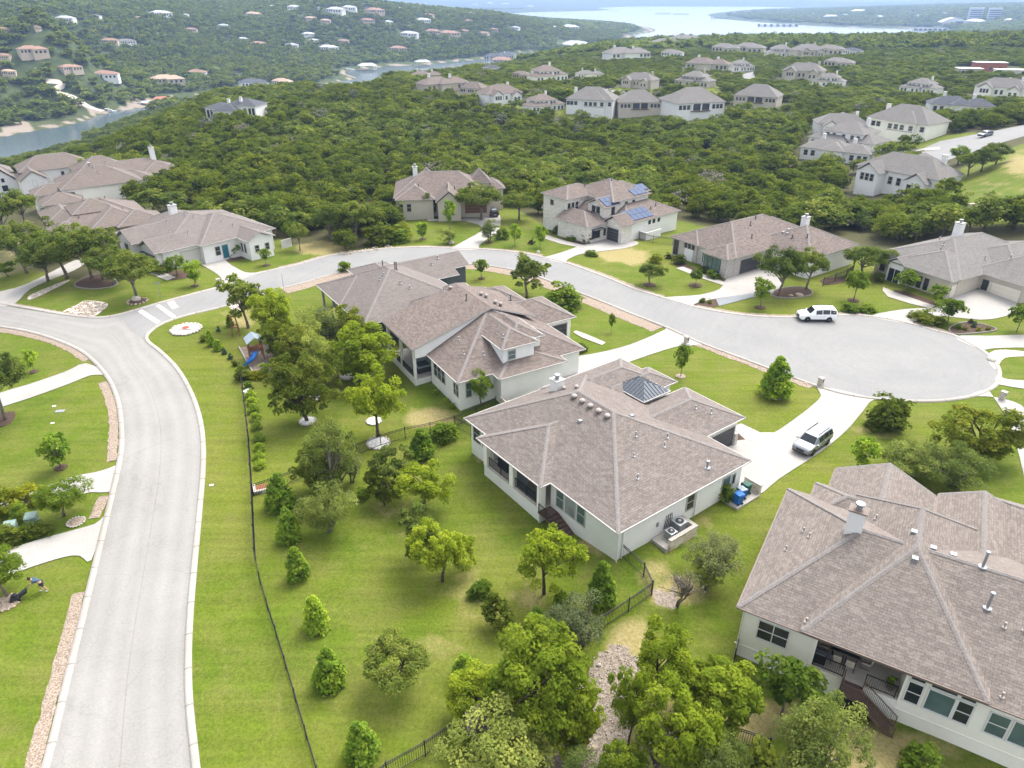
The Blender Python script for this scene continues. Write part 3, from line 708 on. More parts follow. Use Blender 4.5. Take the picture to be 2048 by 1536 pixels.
class House:
    count = 0
    def __init__(s, label, px, deg, name='house', cat='house', zr=0.0, z_eave=3.2, wall=W_GREY, roof=SH_A, cap=M_CAP, trim=M_TRIM, detail=2, xy=None, group=None):
        p = (at_z(*px, z_eave + zr)) if xy is None else xy
        s.root = empty(name, (p[0], p[1], zr), R(deg), label, cat, group)
        s.w, s.r, s.c, s.t, s.d, s.ws = wall, roof, cap, trim, detail, []
        s.a = R(deg); s.zr = zr; s.p = p; s.k = 0
    def P(s, x, y): c, n = math.cos(s.a), math.sin(s.a); return (s.p[0] + c * x - n * y, s.p[1] + n * x + c * y)
    def wing(s, x0, x1, y0, y1, ze=3.2, pitch=.43, axis=None, ends=None, gable=False, ov=.45, walls=True, zb=-2.4, wall=None, roof=None, rz=None, caps=True):
        s.k += 1; ze = ze + s.k * .006
        w, d = x1 - x0, y1 - y0
        axis = axis or ('x' if w >= d else 'y')
        hw = (d if axis == 'x' else w) / 2
        zr = rz if rz is not None else ze + pitch * hw
        e0, e1 = ends if ends else ((0, 0) if gable else (hw, hw))
        L = w if axis == 'x' else d
        if e0 + e1 > L: k = L / (e0 + e1); e0 *= k; e1 *= k
        if axis == 'x': A, B = Vector((x0 + e0, (y0 + y1) / 2, zr)), Vector((x1 - e1, (y0 + y1) / 2, zr))
        else: A, B = Vector(((x0 + x1) / 2, y0 + e0, zr)), Vector(((x0 + x1) / 2, y1 - e1, zr))
        c = [Vector((x0, y0, ze)), Vector((x1, y0, ze)), Vector((x1, y1, ze)), Vector((x0, y1, ze))]
        th = .13
        point = (A - B).length < .05
        if gable:
            # two sloping slabs with the gable wall set back under them
            vv, ff, mi = [], [], []
            for sgn in (0, 1):
                if axis == 'x': e = [c[0], c[1]] if sgn == 0 else [c[2], c[3]]; rr_ = [B, A] if sgn == 0 else [A, B]
                else: e = [c[1], c[2]] if sgn == 0 else [c[3], c[0]]; rr_ = [B, A] if sgn == 0 else [A, B]
                q = [e[0], e[1], rr_[0], rr_[1]]
                o = len(vv); dn = Vector((0, 0, th))
                vv += q + [a - dn for a in q]
                ff += [(o, o + 1, o + 2, o + 3), (o + 7, o + 6, o + 5, o + 4), (o, o + 4, o + 5, o + 1), (o + 1, o + 5, o + 6, o + 2), (o + 3, o + 7, o + 4, o)]
                mi += [0, 1, 1, 1, 1]
            edges = [(A, B)]
        else:
            vv = c + [A, B] + [a - Vector((0, 0, th)) for a in c]
            if axis == 'x': top = [(0, 1, 5, 4), (1, 2, 5), (2, 3, 4, 5), (3, 0, 4)]
            else: top = [(0, 1, 4), (1, 2, 5, 4), (2, 3, 5), (3, 0, 4, 5)]
            if point: vv[5] = vv[4]; top = [(0, 1, 4), (1, 2, 4), (2, 3, 4), (3, 0, 4)]
            ff = top + [(6, 7, 1, 0), (7, 8, 2, 1), (8, 9, 3, 2), (9, 6, 0, 3), (9, 8, 7, 6)]
            mi = [0] * 4 + [1] * 5
            ca, cb = (([c[0], c[3]], [c[1], c[2]]) if axis == 'x' else ([c[0], c[1]], [c[2], c[3]]))
            edges = [(A, B)] + [(q, A) for q in ca] + [(q, B) for q in cb]
        me = bpy.data.meshes.new('roof'); me.from_pydata([tuple(a) for a in vv], [], ff)
        me.materials.append(roof or s.r); me.materials.append(s.t)
        me.polygons.foreach_set('material_index', mi); me.update(); planar_uv(me)
        ro = link(bpy.data.objects.new('roof', me), s.root)
        if caps and s.d >= 1:
            m = MB()
            for a, b in edges:
                if (a - b).length < .1: continue
                dirv = (b - a).normalized(); side = Vector((0, 0, 1)).cross(dirv)
                if side.length < 1e-3: continue
                side = side.normalized() * .17
                drop = -pitch * .17 * (1 if abs(dirv.z) < .01 else .5)
                up = Vector((0, 0, .035))
                p = [a + up, b + up, a + side + Vector((0, 0, drop + .03)), b + side + Vector((0, 0, drop + .03)), a - side + Vector((0, 0, drop + .03)), b - side + Vector((0, 0, drop + .03))]
                m.add(p, [(0, 1, 3, 2), (1, 0, 4, 5)])
            m.build('ridge_cap', s.c, ro)
        if s.d >= 2:
            m = MB(); zg = ze - .06; o = .05
            pts = [(x0 - o, y0 - o), (x1 + o, y0 - o), (x1 + o, y1 + o), (x0 - o, y1 + o)]
            for i in range(4):
                if gable and ((axis == 'x' and i in (1, 3)) or (axis == 'y' and i in (0, 2))): continue
                a, b = pts[i], pts[(i + 1) % 4]
                m.bar((*a, zg), (*b, zg), .09, .09)
            m.build('gutter', s.t, ro)
        if walls:
            bx = [(x0 + ov, x1 - ov, y0 + ov, y1 - ov)] if walls is True else walls
            m = MB()
            for a, b, e, f in bx:
                if gable:
                    hh = (zr - ze) / hw; zt = ze - th + .02
                    z1 = zt; kx = hw - ov if ov < hw else hw
                    if axis == 'x':
                        ym = (e + f) / 2; zp = z1 + hh * (f - e) / 2
                        m.add([(a, e, zb), (b, e, zb), (b, f, zb), (a, f, zb), (a, e, z1), (b, e, z1), (b, f, z1), (a, f, z1), (a, ym, zp), (b, ym, zp)],
                              [(0, 1, 5, 4), (1, 2, 6, 9, 5), (2, 3, 7, 6), (3, 0, 4, 8, 7)])
                    else:
                        xm = (a + b) / 2; zp = z1 + hh * (b - a) / 2
                        m.add([(a, e, zb), (b, e, zb), (b, f, zb), (a, f, zb), (a, e, z1), (b, e, z1), (b, f, z1), (a, f, z1), (xm, e, zp), (xm, f, zp)],
                              [(0, 1, 5, 8, 4), (1, 2, 6, 5), (2, 3, 7, 9, 6), (3, 0, 4, 7)])
                else: m.box(a, b, e, f, zb, ze - th + .01)
            m.build('wall', wall or s.w, s.root)
        s.ws.append((x0, x1, y0, y1, ze, zr, axis, e0, e1, hw, gable))
        return ro
    def rz(s, x, y):
        best = 0
        for x0, x1, y0, y1, ze, zr, ax, e0, e1, hw, gb in s.ws:
            if not (x0 <= x <= x1 and y0 <= y <= y1): continue
            if ax == 'x': q = [(y - y0) / hw, (y1 - y) / hw] + ([(x - x0) / e0] if e0 else []) + ([(x1 - x) / e1] if e1 else [])
            else: q = [(x - x0) / hw, (x1 - x) / hw] + ([(y - y0) / e0] if e0 else []) + ([(y1 - y) / e1] if e1 else [])
            best = max(best, ze + (zr - ze) * min(1, min(q)))
        return best
    def frame(s, side, pos, along):
        if side == '-y': return Matrix.Translation((along, pos, 0))
        if side == '+y': return Matrix.Translation((along, pos, 0)) @ Matrix.Rotation(math.pi, 4, 'Z')
        if side == '-x': return Matrix.Translation((pos, along, 0)) @ Matrix.Rotation(-math.pi / 2, 4, 'Z')
        return Matrix.Translation((pos, along, 0)) @ Matrix.Rotation(math.pi / 2, 4, 'Z')
    def win(s, side, pos, along, z0, w, h, nx=1, ny=2, glass=None, mat=None, name='window', fw=.08):
        M = s.frame(side, pos, along); m = MB(); d = .07
        x0, x1 = -w / 2, w / 2; z1 = z0 + h
        m.box(x0 - fw, x1 + fw, -d, .02, z0 - fw, z0, M).box(x0 - fw, x1 + fw, -d, .02, z1, z1 + fw, M)
        m.box(x0 - fw, x0, -d, .02, z0, z1, M).box(x1, x1 + fw, -d, .02, z0, z1, M)
        for i in range(1, nx): q = x0 + w * i / nx; m.box(q - fw * .4, q + fw * .4, -d * .85, .02, z0, z1, M)
        for i in range(1, ny): q = z0 + h * i / ny; m.box(x0, x1, -d * .7, .02, q - .03, q + .03, M)
        f = m.build(name, mat or s.t, s.root)
        MB().box(x0, x1, -.022, .01, z0, z1, M).build('pane', glass or GL_DARK, f)
        return f
    def gdoor(s, side, pos, along, w, h=2.25, mat=None, z0=0.05, rows=4):
        M = s.frame(side, pos, along); m = MB()
        m.box(-w / 2 - .1, w / 2 + .1, -.06, .02, z0 + h, z0 + h + .12, M).box(-w / 2 - .1, -w / 2, -.06, .02, z0, z0 + h, M).box(w / 2, w / 2 + .1, -.06, .02, z0, z0 + h, M)
        g = m.build('garage_door', s.t, s.root)
        for i in range(rows):
            MB().box(-w / 2, w / 2, -.03, .01, z0 + h * i / rows + .012, z0 + h * (i + 1) / rows - .012, M).build('panel', mat or M_GDARK, g)
        return g
    def door(s, side, pos, along, w=1.0, h=2.2, z0=.1, mat=None):
        M = s.frame(side, pos, along); m = MB()
        m.box(-w / 2 - .09, w / 2 + .09, -.05, .02, z0 + h, z0 + h + .1, M).box(-w / 2 - .09, -w / 2, -.05, .02, z0, z0 + h, M).box(w / 2, w / 2 + .09, -.05, .02, z0, z0 + h, M)
        f = m.build('door', s.t, s.root)
        MB().box(-w / 2, w / 2, -.03, .01, z0, z0 + h, M).build('door_leaf', mat or M_TRIMD, f)
        return f
    def chimney(s, x, y, w=1.0, d=1.0, h=1.6, mat=None, cap=True, label=None):
        z = s.rz(x, y)
        m = MB().box(x - w / 2, x + w / 2, y - d / 2, y + d / 2, z - 1.2, z + h)
        c = m.build('chimney', mat or s.w, s.root)
        MB().box(x - w / 2 - .08, x + w / 2 + .08, y - d / 2 - .08, y + d / 2 + .08, z + h, z + h + .1).build('cap', s.t, c)
        if cap: MB().lathe([(.2, 0), (.2, .35), (.32, .36), (.32, .48), (.05, .52)], (x, y, z + h + .1)).build('flue', M_STEEL, c)
        return c
    def turbine(s, x, y, r=.26, mat=None):
        z = s.rz(x, y)
        MB().lathe([(r * .75, -.15), (r * .75, .12), (r, .15), (r, .22), (r * .7, .32), (.03, .36)], (x, y, z), 14).build('roof_vent', mat or M_VENT, s.root, True)
    def pipe(s, x, y, h=.45, r=.06, mat=None):
        z = s.rz(x, y)
        MB().lathe([(r * 3.2, -.06), (r * 3.0, .03), (r, .06), (r, h), (r * 1.6, h + .01), (r * 1.6, h + .1), (r * .3, h + .12)], (x, y, z), 8).build('vent_pipe', mat or M_STEEL, s.root)
    def boxvent(s, x, y, w=.34):
        z = s.rz(x, y)
        MB().box(x - w / 2, x + w / 2, y - w / 2, y + w / 2, z - .1, z + .16).build('box_vent', M_STEEL, s.root)
    def spout(s, x, y, z0=-1.2, z1=3.05, mat=None):
        MB().bar((x, y, z0), (x, y, z1), .09, .07).build('downspout', mat or M_TRIMW, s.root)
M_VENT = plain('vent_taupe', (.30, .265, .24), .6, .3)
def railing(par, pts, h=1.0, mat=None, gap=.13, name='railing'):
    """pts: local points of the foot of the rail; posts, two rails and thin balusters"""
    m = MB(); b = MB()
    for a, c in zip(pts[:-1], pts[1:]):
        a, c = Vector(a), Vector(c); u = Vector((0, 0, h))
        m.bar(a + u, c + u, .05, .05); m.bar(a + u * .1, c + u * .1, .04, .04)
        n = max(2, int((c - a).length / gap))
        for i in range(1, n): q = a.lerp(c, i / n); b.bar(q + u * .1, q + u, .02, .02)
    for a in pts: m.bar(a, Vector(a) + Vector((0, 0, h + .05)), .06, .06)
    r = m.build(name, mat or M_IRON, par)
    b.build('baluster', mat or M_IRON, r, kind='stuff')
    return r
HOUSES = {}
# --- the house in the middle of the picture
h = House('wide taupe hip-roofed house with a blue metal entry roof and a raised corner porch', (1236.8, 1066.7), 36.9, cap=M_CAP, trim=M_TRIM)
HOUSES['A'] = h
h.wing(0, 16.1, 0, 21.05, axis='y', ends=(9.2, 7.25), pitch=.43, walls=[(.45, 15.65, .45, 8.5), (3.4, 15.65, 8.5, 16.95), (.45, 15.65, 16.95, 20.6)])
h.wing(-1.05, 8.4, 8.05, 17.4, axis='x', ends=(4.65, 0.2), walls=False)
h.wing(8.2, 21.7, 4.87, 12.4, axis='x')
h.wing(9.5, 21.1, 13.9, 21.25, axis='x')
h.wing(12.5, 22.0, 13.75, 17.9, axis='x')
h.wing(15.3, 19.05, 12.15, 16.55, ze=3.75, pitch=.5, ends=(1.9, 1.9), axis='y', roof=M_MROOF, caps=False, ov=.6)
m = MB()
for i in range(1, 9):
    for y_, sx in ((12.15, 0), (16.55, 0)):
        x = 15.3 + i * 3.75 / 9; t_ = min(x - 15.3, 19.05 - x)
        yy = y_ + (1 if y_ < 14 else -1) * min(t_ * 1.02, 1.85)
        m.bar((x, y_, 3.80), (x, yy, 3.80 + .5 * abs(yy - y_)), .04, .07)
for i in range(1, 11):
    y = 12.15 + i * 4.4 / 11; t_ = min(y - 12.15, 16.55 - y, 1.85)
    for sx in (1, -1):
        x = 15.3 if sx > 0 else 19.05
        m.bar((x, y, 3.80), (x + sx * t_, y, 3.80 + .5 * t_), .04, .07)
m.build('standing_seam', M_MROOF, h.root)
pf = MB().box(-.62, 3.38, 8.52, 16.93, -2.2, .32).build('porch_base', W_GREY, h.root)
MB().box(-.66, 3.39, 8.48, 16.94, .32, .36).build('porch_floor', W_SAND, pf)
for y in (8.75, 12.7, 16.7):
    MB().box(-.66, -.14, y - .27, y + .27, .36, 3.0).build('porch_column', W_CREAM, h.root)
MB().box(-.70, -.10, 8.5, 16.95, 2.72, 3.02).build('porch_beam', W_GREY, h.root)
MB().box(-.16, 3.4, 8.52, 8.75, 2.72, 3.0).build('porch_beam', W_GREY, h.root)
railing(h.root, [(-.4, 12.5, .36), (-.4, 14.6, .36), (-.4, 16.45, .36)], .95)
railing(h.root, [(-.4, 9.0, .36), (-.4, 10.8, .36), (-.4, 12.45, .36)], .95)
M_SCREEN = plain('porch_screen', (.045, .05, .055), .8)
for y0, y1 in ((9.1, 10.7), (10.75, 12.3)): MB().box(-.30, -.27, y0, y1, .45, 1.45 if y0 < 10 else 2.3).build('shade_screen', M_SCREEN, h.root)
h.win('-x', 3.4, 15.2, .5, 1.8, 2.2, 2, 1, name='patio_door', glass=GL_TEAL); h.door('-x', 3.4, 11.2, 1.0, 2.2, .36)
h.win('-y', 16.95 + .0, 1.9, 1.2, .9, 1.3)
for y, w, g in ((7.25, .85, GL_TEAL), (5.95, 1.15, GL_BLIND), (4.62, .85, GL_TEAL)): h.win('-x', .45, y, .85, w, 1.85, 1, 2 if w < 1 else 1, g)
h.win('-x', .45, 19.6, 1.0, 1.1, 1.8, 1, 2); h.win('-x', .45, 18.2, 1.0, .8, 1.8, 1, 2)
h.win('-y', .45, 8.9, 1.0, .85, 1.5, 1, 2, GL_DARK); h.door('-y', .45, 13.6, .95, 2.1, .1, mat=GL_TEAL); h.win('-y', .45, 14.6, 1.1, .35, 1.0, 1, 1)
h.gdoor('-y', 5.32, 18.8, 4.3, 2.4, z0=-.1)
for y in (5.55,): MB().box(21.0, 21.45, 5.1, 5.9, -.4, 1.4).build('stone_pier', ST_GREY, h.root)
h.chimney(8.9, 17.9, 1.0, 1.0, 1.15, W_GREY)
for i in range(5): h.turbine(7.3, 13.6 - i * 1.1, .30)
for x, y in ((9.2, 15.4), (9.0, 17.0)): h.turbine(x, y, .24)
for x, y, k in ((5.7, 10.9, 'b'), (9.6, 8.4, 'b'), (8.0, 6.3, 'p'), (6.3, 4.8, 't'), (10.6, 5.0, 's'), (11.6, 1.2, 'P'), (5.0, 3.0, 's'), (18.6, 6.6, 's'), (17.5, 7.6, 't'), (9.6, 4.4, 's')):
    if k == 'b': h.boxvent(x, y)
    elif k == 'P': h.pipe(x, y, .6, .10)
    else: h.pipe(x, y, .25 if k == 't' else .4, .05)
for x, y in ((.38, 3.0 - 2.7), (.38, 17.2), (-.7, 8.6)): h.spout(x, y)
h.spout(1.0, .38); h.spout(9.6, .38, 0)
# --- the big house at the lower right corner
h = House('large cream house with a sand roof, white chimney and raised patio with timber stairs', (1475.2, 1213.5), -31, roof=SH_B, wall=W_CREAM, trim=M_TRIMB)
HOUSES['B'] = h
h.wing(0, 26, 0, 15.17, axis='x', ends=(5.9, 6), pitch=.488, walls=[(.45, 4.9, .45, 14.7), (4.9, 10.3, 4.6, 14.7), (10.3, 25.5, .45, 14.7)])
h.wing(4.1, 14.3, -.35, 16.5, ze=3.62, axis='y', pitch=.74, ends=(7.15, 5), walls=False)
h.wing(2.85, 10.55, 6, 20.2, axis='y', pitch=.5, ends=(4, .1))
h.wing(10.7, 16.5, 8, 20.7, axis='y', pitch=.5, ends=(3, .1))
h.wing(1.8, 8.0, 12, 17.2, axis='x', pitch=.5)
h.wing(14, 27, 6, 22.5, axis='y', pitch=.5)
MB().box(4.92, 10.28, .42, 4.58, -2.3, .27).build('patio_base', W_CREAM, h.root)
MB().box(4.92, 10.28, .38, 4.58, .27, .31).build('patio_floor', W_SAND, h.root)
MB().box(4.9, 5.15, .40, .64, .31, 3.42).build('patio_column', W_CREAM, h.root)
MB().box(4.9, 10.3, .34, .52, 3.1, 3.45).build('patio_beam', W_CREAM, h.root)
MB().box(4.5, 14.0, .30, .46, 3.2, 3.44).build('frieze', W_CREAM, h.root)
h.win('-y', .45, 2.45, .85, 1.9, 1.55, 2, 2, GL_DARK, M_TRIMW)
for x, w, g in ((10.95, .75, GL_DARK), (12.35, 1.35, GL_TEAL), (13.6, .75, GL_DARK)):
    h.win('-y', .45, x, .55, w, 1.65, 1, 2 if w < 1 else 1, g, M_TRIMW, fw=.10); h.win('-y', .45, x, 2.45, w, .45, 1, 1, GL_DARK, M_TRIMW, fw=.10)
h.win('-y', .45, 15.35, .6, .95, 1.7, 1, 2, GL_TEAL, M_TRIMW); h.win('-y', .45, 16.75, .6, 1.4, 1.7, 1, 1, GL_TEAL, M_TRIMW); h.win('-y', .45, 19.0, .6, 1.0, 1.7, 1, 2, GL_TEAL, M_TRIMW)
h.win('-y', 4.6, 7.4, .35, 3.0, 2.2, 3, 1, GL_DARK, M_TRIMD, name='patio_door')
MB().box(.2, 25.7, .41, .47, -.45, -.38).build('sill_band', W_CREAM, h.root)
railing(h.root, [(5.2, .5, .31), (7.05, .5, .31)], 1.0); railing(h.root, [(8.35, .5, .31), (10.1, .5, .31)], 1.0)
st = MB().box(7.1, 8.3, -.95, .36, .15, .27).build('timber_stairs', M_DECK, h.root)
for i in range(9):
    z = .27 - (i + 1) * .2
    MB().box(8.3 + i * .25, 8.58 + i * .25, -.95, -.05, z - .06, z).build('tread', M_DECK, st)
MB().bar((8.3, -.95, .1), (10.6, -.95, -1.65), .05, .25).bar((8.3, -.05, .1), (10.6, -.05, -1.65), .05, .25).build('stringer', M_DECK, st)
for p in ((7.15, -.9), (8.3, -.9), (7.15, .3)): MB().bar((*p, -2.1), (*p, .15), .10, .10).build('stair_post', M_DECK, st)
railing(st, [(7.15, .3, .27), (7.15, -.93, .27), (8.3, -.93, .27), (10.55, -.93, -1.5)], .95, M_DECK)
railing(st, [(8.3, -.07, .27), (10.55, -.07, -1.5)], .95, M_DECK)
MB().box(10.6, 11.9, -1.0, .3, -1.75, -1.55).build('stair_landing', M_WALK, h.root)
h.chimney(5.35, 7.6, 1.05, .8, 1.75, W_WHITE)
for x, y in ((8.9, 8.6), (10.2, 8.2), (11.4, 8.3), (9.2, 6.0)): h.boxvent(x, y, .38)
h.pipe(13.0, 7.6, 1.15, .09); h.pipe(13.6, 5.2, 1.15, .09)
for x, y in ((14.6, 4.4), (15.6, 4.6), (16.0, 5.1), (6.6, 11.3), (2.3, 8.2), (1.6, 6.1), (2.8, 7.4), (4.2, .4), (15.0, .6)): h.pipe(x, y, .3, .05, M_VENT)
h.spout(.4, .36, -1.6); h.spout(.38, 14.4)
# --- rose roofed house with the dormer behind the middle house
h = House('rose brown roofed house with a boxy dormer and a screened back porch', (914.8, 765.8), 30.2, roof=SH_C, wall=W_GREY, trim=M_TRIM)
HOUSES['C'] = h
h.wing(0, 16.4, 0, 16, axis='y', pitch=.47, ends=(8.2, 4), walls=[(.45, 15.9, .45, 7.8), (2.6, 15.9, 7.8, 15.5)])
sh = MB().add([(-1.8, 7.6, 4.3), (8.3, 7.6, 7.3), (8.3, 17, 7.3), (-1.8, 17, 4.3), (-1.8, 7.6, 4.1), (8.3, 7.6, 7.1), (8.3, 17, 7.1), (-1.8, 17, 4.1), (14.5, 7.6, 4.9), (14.5, 17, 4.9), (14.5, 7.6, 4.7), (14.5, 17, 4.7)], [(0, 1, 2, 3), (1, 8, 9, 2), (7, 6, 5, 4), (6, 11, 10, 5), (4, 5, 1, 0), (5, 10, 8, 1), (6, 7, 3, 2), (11, 6, 2, 9), (7, 4, 0, 3), (10, 11, 9, 8)]).build('roof', SH_C, h.root)
sh.data.materials.append(M_TRIM); sh.data.polygons.foreach_set('material_index', [0, 0] + [1] * 8); planar_uv(sh.data)
h.ws.append((-1.8, 18.4, 7.7, 17, 4.3, 7.3, 'y', 0, 0, 10.1, True))
h.wing(2.1, 15.8, 12, 23.4, axis='y', pitch=.46)
h.wing(4.2, 12.9, -1.55, 7, axis='y', pitch=.25, ends=(4.3, 4))
h.wing(5.6, 10.2, .35, 8.4, ze=5.5, axis='y', pitch=.5, ends=(2.4, .2), zb=3, ov=.35)
h.wing(7.4, 11.7, 1.5, 10, ze=5.4, axis='y', pitch=.5, ends=(2.4, .2), zb=3, ov=.35)
h.wing(8.5, 20.75, 8.2, 16.3, axis='x', pitch=.47)
h.wing(9, 18.3, 14.8, 22.4, axis='x', pitch=.47)
h.wing(8.6, 14.1, 18, 26.2, axis='y', pitch=.47)
m = MB(); m.add([(-1.4, 7.85, 3.0), (8.2, 7.85, 3.0), (8.2, 7.85, 7.1), (-1.4, 8.05, 3.0), (8.2, 8.05, 3.0), (8.2, 8.05, 7.1), (-1.4, 7.85, 4.24), (-1.4, 8.05, 4.24)], [(0, 1, 2, 6), (7, 5, 4, 3), (6, 2, 5, 7), (0, 6, 7, 3)]); m.build('gable_wall', W_WHITE, h.root)
for y, w in ((6.5, .8), (5.5, .9), (4.5, .8), (1.6, .45), (1.0, .45)): h.win('-x', .45, y, .95, w, 1.7 if w > .5 else 1.4, 1, 2)
h.win('-y', .45, 1.5, .9, .6, 1.7, 1, 2, GL_TEAL); h.win('-y', .70, 7.0, 3.98, .85, 1.0, 1, 2, GL_TEAL)
h.gdoor('-y', 8.65, 18.2, 3.0, 2.4); h.gdoor('-x', .45 - .0, 60, .1)if False else None
pb = MB().box(-1.5, 2.58, 8.1, 16.4, -2.2, .2).build('porch_base', W_GREY, h.root)
MB().box(-1.45, 2.58, 8.1, 16.4, .2, .24).build('porch_floor', M_WALK, pb)
for y in (8.3, 12.2, 16.2): MB().box(-1.5, -1.2, y - .15, y + .15, .24, 3.8).build('porch_column', W_GREY, h.root)
for y0, y1 in ((8.45, 12.05), (12.35, 16.05)): MB().box(-1.38, -1.35, y0, y1, .3, 1.1).build('shade_screen', M_SCREEN, h.root)
h.win('-x', 2.6, 12, .4, 3.5, 2.2, 3, 1, name='patio_door')
MB().box(-1.9, -1.65, 8.0, 13, -1.4, -.9).build('stone_edging', ST_CREAM, h.root)
for x, y in ((9.6, 12.6), (9.9, 11.9), (9.9, 9.6), (10.3, 9.0), (7.2, 16.2)): h.turbine(x, y, .26)
for x, y, hh in ((7.2, 11.8, .7), (6.4, 16.4, .5), (13.2, 11.6, .6), (3.4, 6.4, .3), (4.4, 2.4, .3), (2.6, 3.6, .25), (13.9, 13.0, .3), (6.7, 2.0, .3)): h.pipe(x, y, hh, .06, M_TRIMD if hh > .5 else M_STEEL)
MB().box(4.45, 4.6, -2.45, -1.1, -.8, .8).box(4.6, 7.2, -2.45, -2.3, -.8, .8).build('stone_screen_wall', ST_CREAM, h.root)
# --- ash grey house beyond it
h = House('dark sided ash-roofed house between the rose roof and the bend of the street', (632.0, 569.4), 33, roof=SH_D, wall=W_DARK, trim=M_TRIM)
HOUSES['D'] = h
h.wing(0, 15.5, -17, 0, axis='y', pitch=.43, ends=(8.6, 7.0), walls=[(.45, 15, -16.5, -9.3), (2.5, 15, -9.3, -.45)])
h.wing(.0, 9, -9.2, 0, axis='x', pitch=.42, ends=(4.5, .2), walls=False)
h.wing(10, 19.0, -7.3, 1.6, axis='x', pitch=.42, gable=True)
h.wing(6, 12.5, -11, 3.6, axis='y', pitch=.42)
h.wing(12, 22.3, -4.5, 1.9, axis='x', pitch=.42, gable=True)
for y in (-8.7, -5, -.8): MB().box(.4, .7, y - .15, y + .15, -.3, 3.0).build('porch_column', ST_GREY, h.root)
for y in (-11, -13.5): h.win('-x', .45, y, .8, 1.2, 1.6, 2, 1)
for x, y, hh in ((7.6, -6.4, .8), (8.6, -8.2, 1.0), (8.9, -8.0, 1.0), (6.6, -8.9, .25), (5.8, -9.4, .25), (7.8, -11.4, .3), (8.6, -12.6, .3), (16, -4.5, .3), (17.5, -3.5, .3)): h.pipe(x, y, hh, .07, M_TRIMD if hh > .5 else M_STEEL)
# --- white house with the pale garage at the left
h = House('white-walled house with a pale two-car garage, teal front door and tall white chimney', (322.3, 507.1), 48, roof=SH_D, wall=W_WHITE, trim=M_TRIM)
HOUSES['E'] = h
h.wing(0, 19.6, .3, 17.5, axis='y', pitch=.30, ends=(8.5, 7))
h.wing(6, 19.7, -1.0, 14, axis='x', pitch=.37)
h.wing(12.3, 17.4, -4.6, 6, axis='y', pitch=.42, gable=True)
h.wing(-1.2, 8, 8.2, 14.9, axis='x', pitch=.5, gable=True)
h.wing(-.9, 6, .6, 6.8, axis='x', pitch=.5, gable=True)
h.wing(6, 15, 8, 21.5, axis='y', pitch=.42)
h.gdoor('-y', .75, 5.6, 4.6, 2.3, M_GLIGHT)
h.door('-y', -.55, 10.2, 1.0, 2.2, .1, M_TEAL); h.win('-y', -.55, 8.9, .9, .8, 1.4, 1, 2)
h.win('-y', -4.15, 14.0, 1.0, .7, 1.1, 1, 2); h.win('-y', -4.15, 15.9, 1.0, .7, 1.1, 1, 2); h.win('-x', 12.75, -2.6, .8, .5, 1.5, 1, 1); h.win('-x', 12.75, -1.6, .8, .5, 1.5, 1, 1)
h.win('-x', -.75, 11.5, .9, 1.3, 1.7, 2, 1); h.win('-x', -.45, 3.6, .6, 2.6, 1.6, 3, 1)
MB().box(-1.3, -.5, 1.4, 5.9, 2.4, 2.5).build('awning', M_TRIMD, h.root)
h.chimney(9.2, 14.2, 1.2, 1.0, 2.0, W_WHITE)
for x, y in ((6, 10), (9, 9.2), (9.6, 7.4), (4.4, 6.0), (6.4, 3.6), (12.5, 3.6), (13.6, 2.0)): h.pipe(x, y, .35, .06)
MB().box(19.3, 21.3, -3.0, -2.9, 0, 1.5).build('screen_wall', W_WHITE, h.root)
# --- tan house and its neighbours down the slope at the left
h = House('tan stucco house with stepped brown roofs beside the white garage house', (90.8, 447), 38, roof=SH_F, wall=W_TAN, trim=M_TRIMB, detail=1)
HOUSES['F'] = h
h.wing(1, 16.5, -6.5, 7.5, axis='x', pitch=.45); h.wing(0, 7, -1, 10, axis='y', pitch=.45); h.wing(5.5, 15.5, -9.6, 3, axis='y', pitch=.45)
h.wing(-1.0, 6, -8.5, -1.2, ze=2.7, axis='x', pitch=.42); h.wing(9.5, 18, -11, -3, axis='x', pitch=.42)
h.wing(4, 12, -3.5, 4, ze=4.7, axis='x', pitch=.45, zb=2)
for y in (1, 4, 7): h.win('-x', .45, y, .8, .9, 1.6)
h.win('-y', -9.15, 8, .5, 1.4, 1.8, 2, 1); h.gdoor('-y', -8.05, 2.2, 4.2, 2.1, M_WOODDOOR)
for x, y in ((7, 1), (9.5, -.5), (10.5, .5), (12, -5), (5, -4)): h.pipe(x, y, .4, .07, M_TRIMB)
h = House('big brown-roofed house with a tall thin chimney behind the tan house', (123, 390), 36, zr=-3, roof=SH_F, wall=W_CREAM, trim=M_TRIM, detail=1)
HOUSES['G'] = h
h.wing(0, 17, 0, 13, axis='x', pitch=.5, ze=4.2); h.wing(-5.5, 6, 2, 9, axis='x', pitch=.45); h.wing(-4.5, 4, -5, 3, axis='x', pitch=.42, ze=2.4); h.wing(11, 21, 5, 14, axis='x', pitch=.45)
h.win('-y', .45, 2.2, 2.2, .9, 1.2, 1, 2, GL_TEAL)
for x, y in ((8.3, 6.0), (8.8, 4), (12, 5)): h.pipe(x, y, .5, .09, M_VENT)
h.chimney(7.6, 6.8, .5, .5, .8, M_VENT, False)
h = House('long white-walled brown-roofed house nearest the river bend', (41, 356.2), 38, zr=-7, roof=SH_F, wall=W_WHITE, trim=M_TRIM, detail=1)
HOUSES['H'] = h
h.wing(0, 18, 0, 11, axis='x', pitch=.55, ze=4.6); h.wing(-1, 6, -5, 5, axis='y', pitch=.7, gable=True, ze=3.2)
h.win('-y', .45, 10, 2.0, .7, 1.6, 1, 2); h.win('-x', .45, 5, 1.8, .8, 1.8, 1, 2); h.win('-y', -4.5, 2.5, 1.5, .8, 1.6, 1, 2)
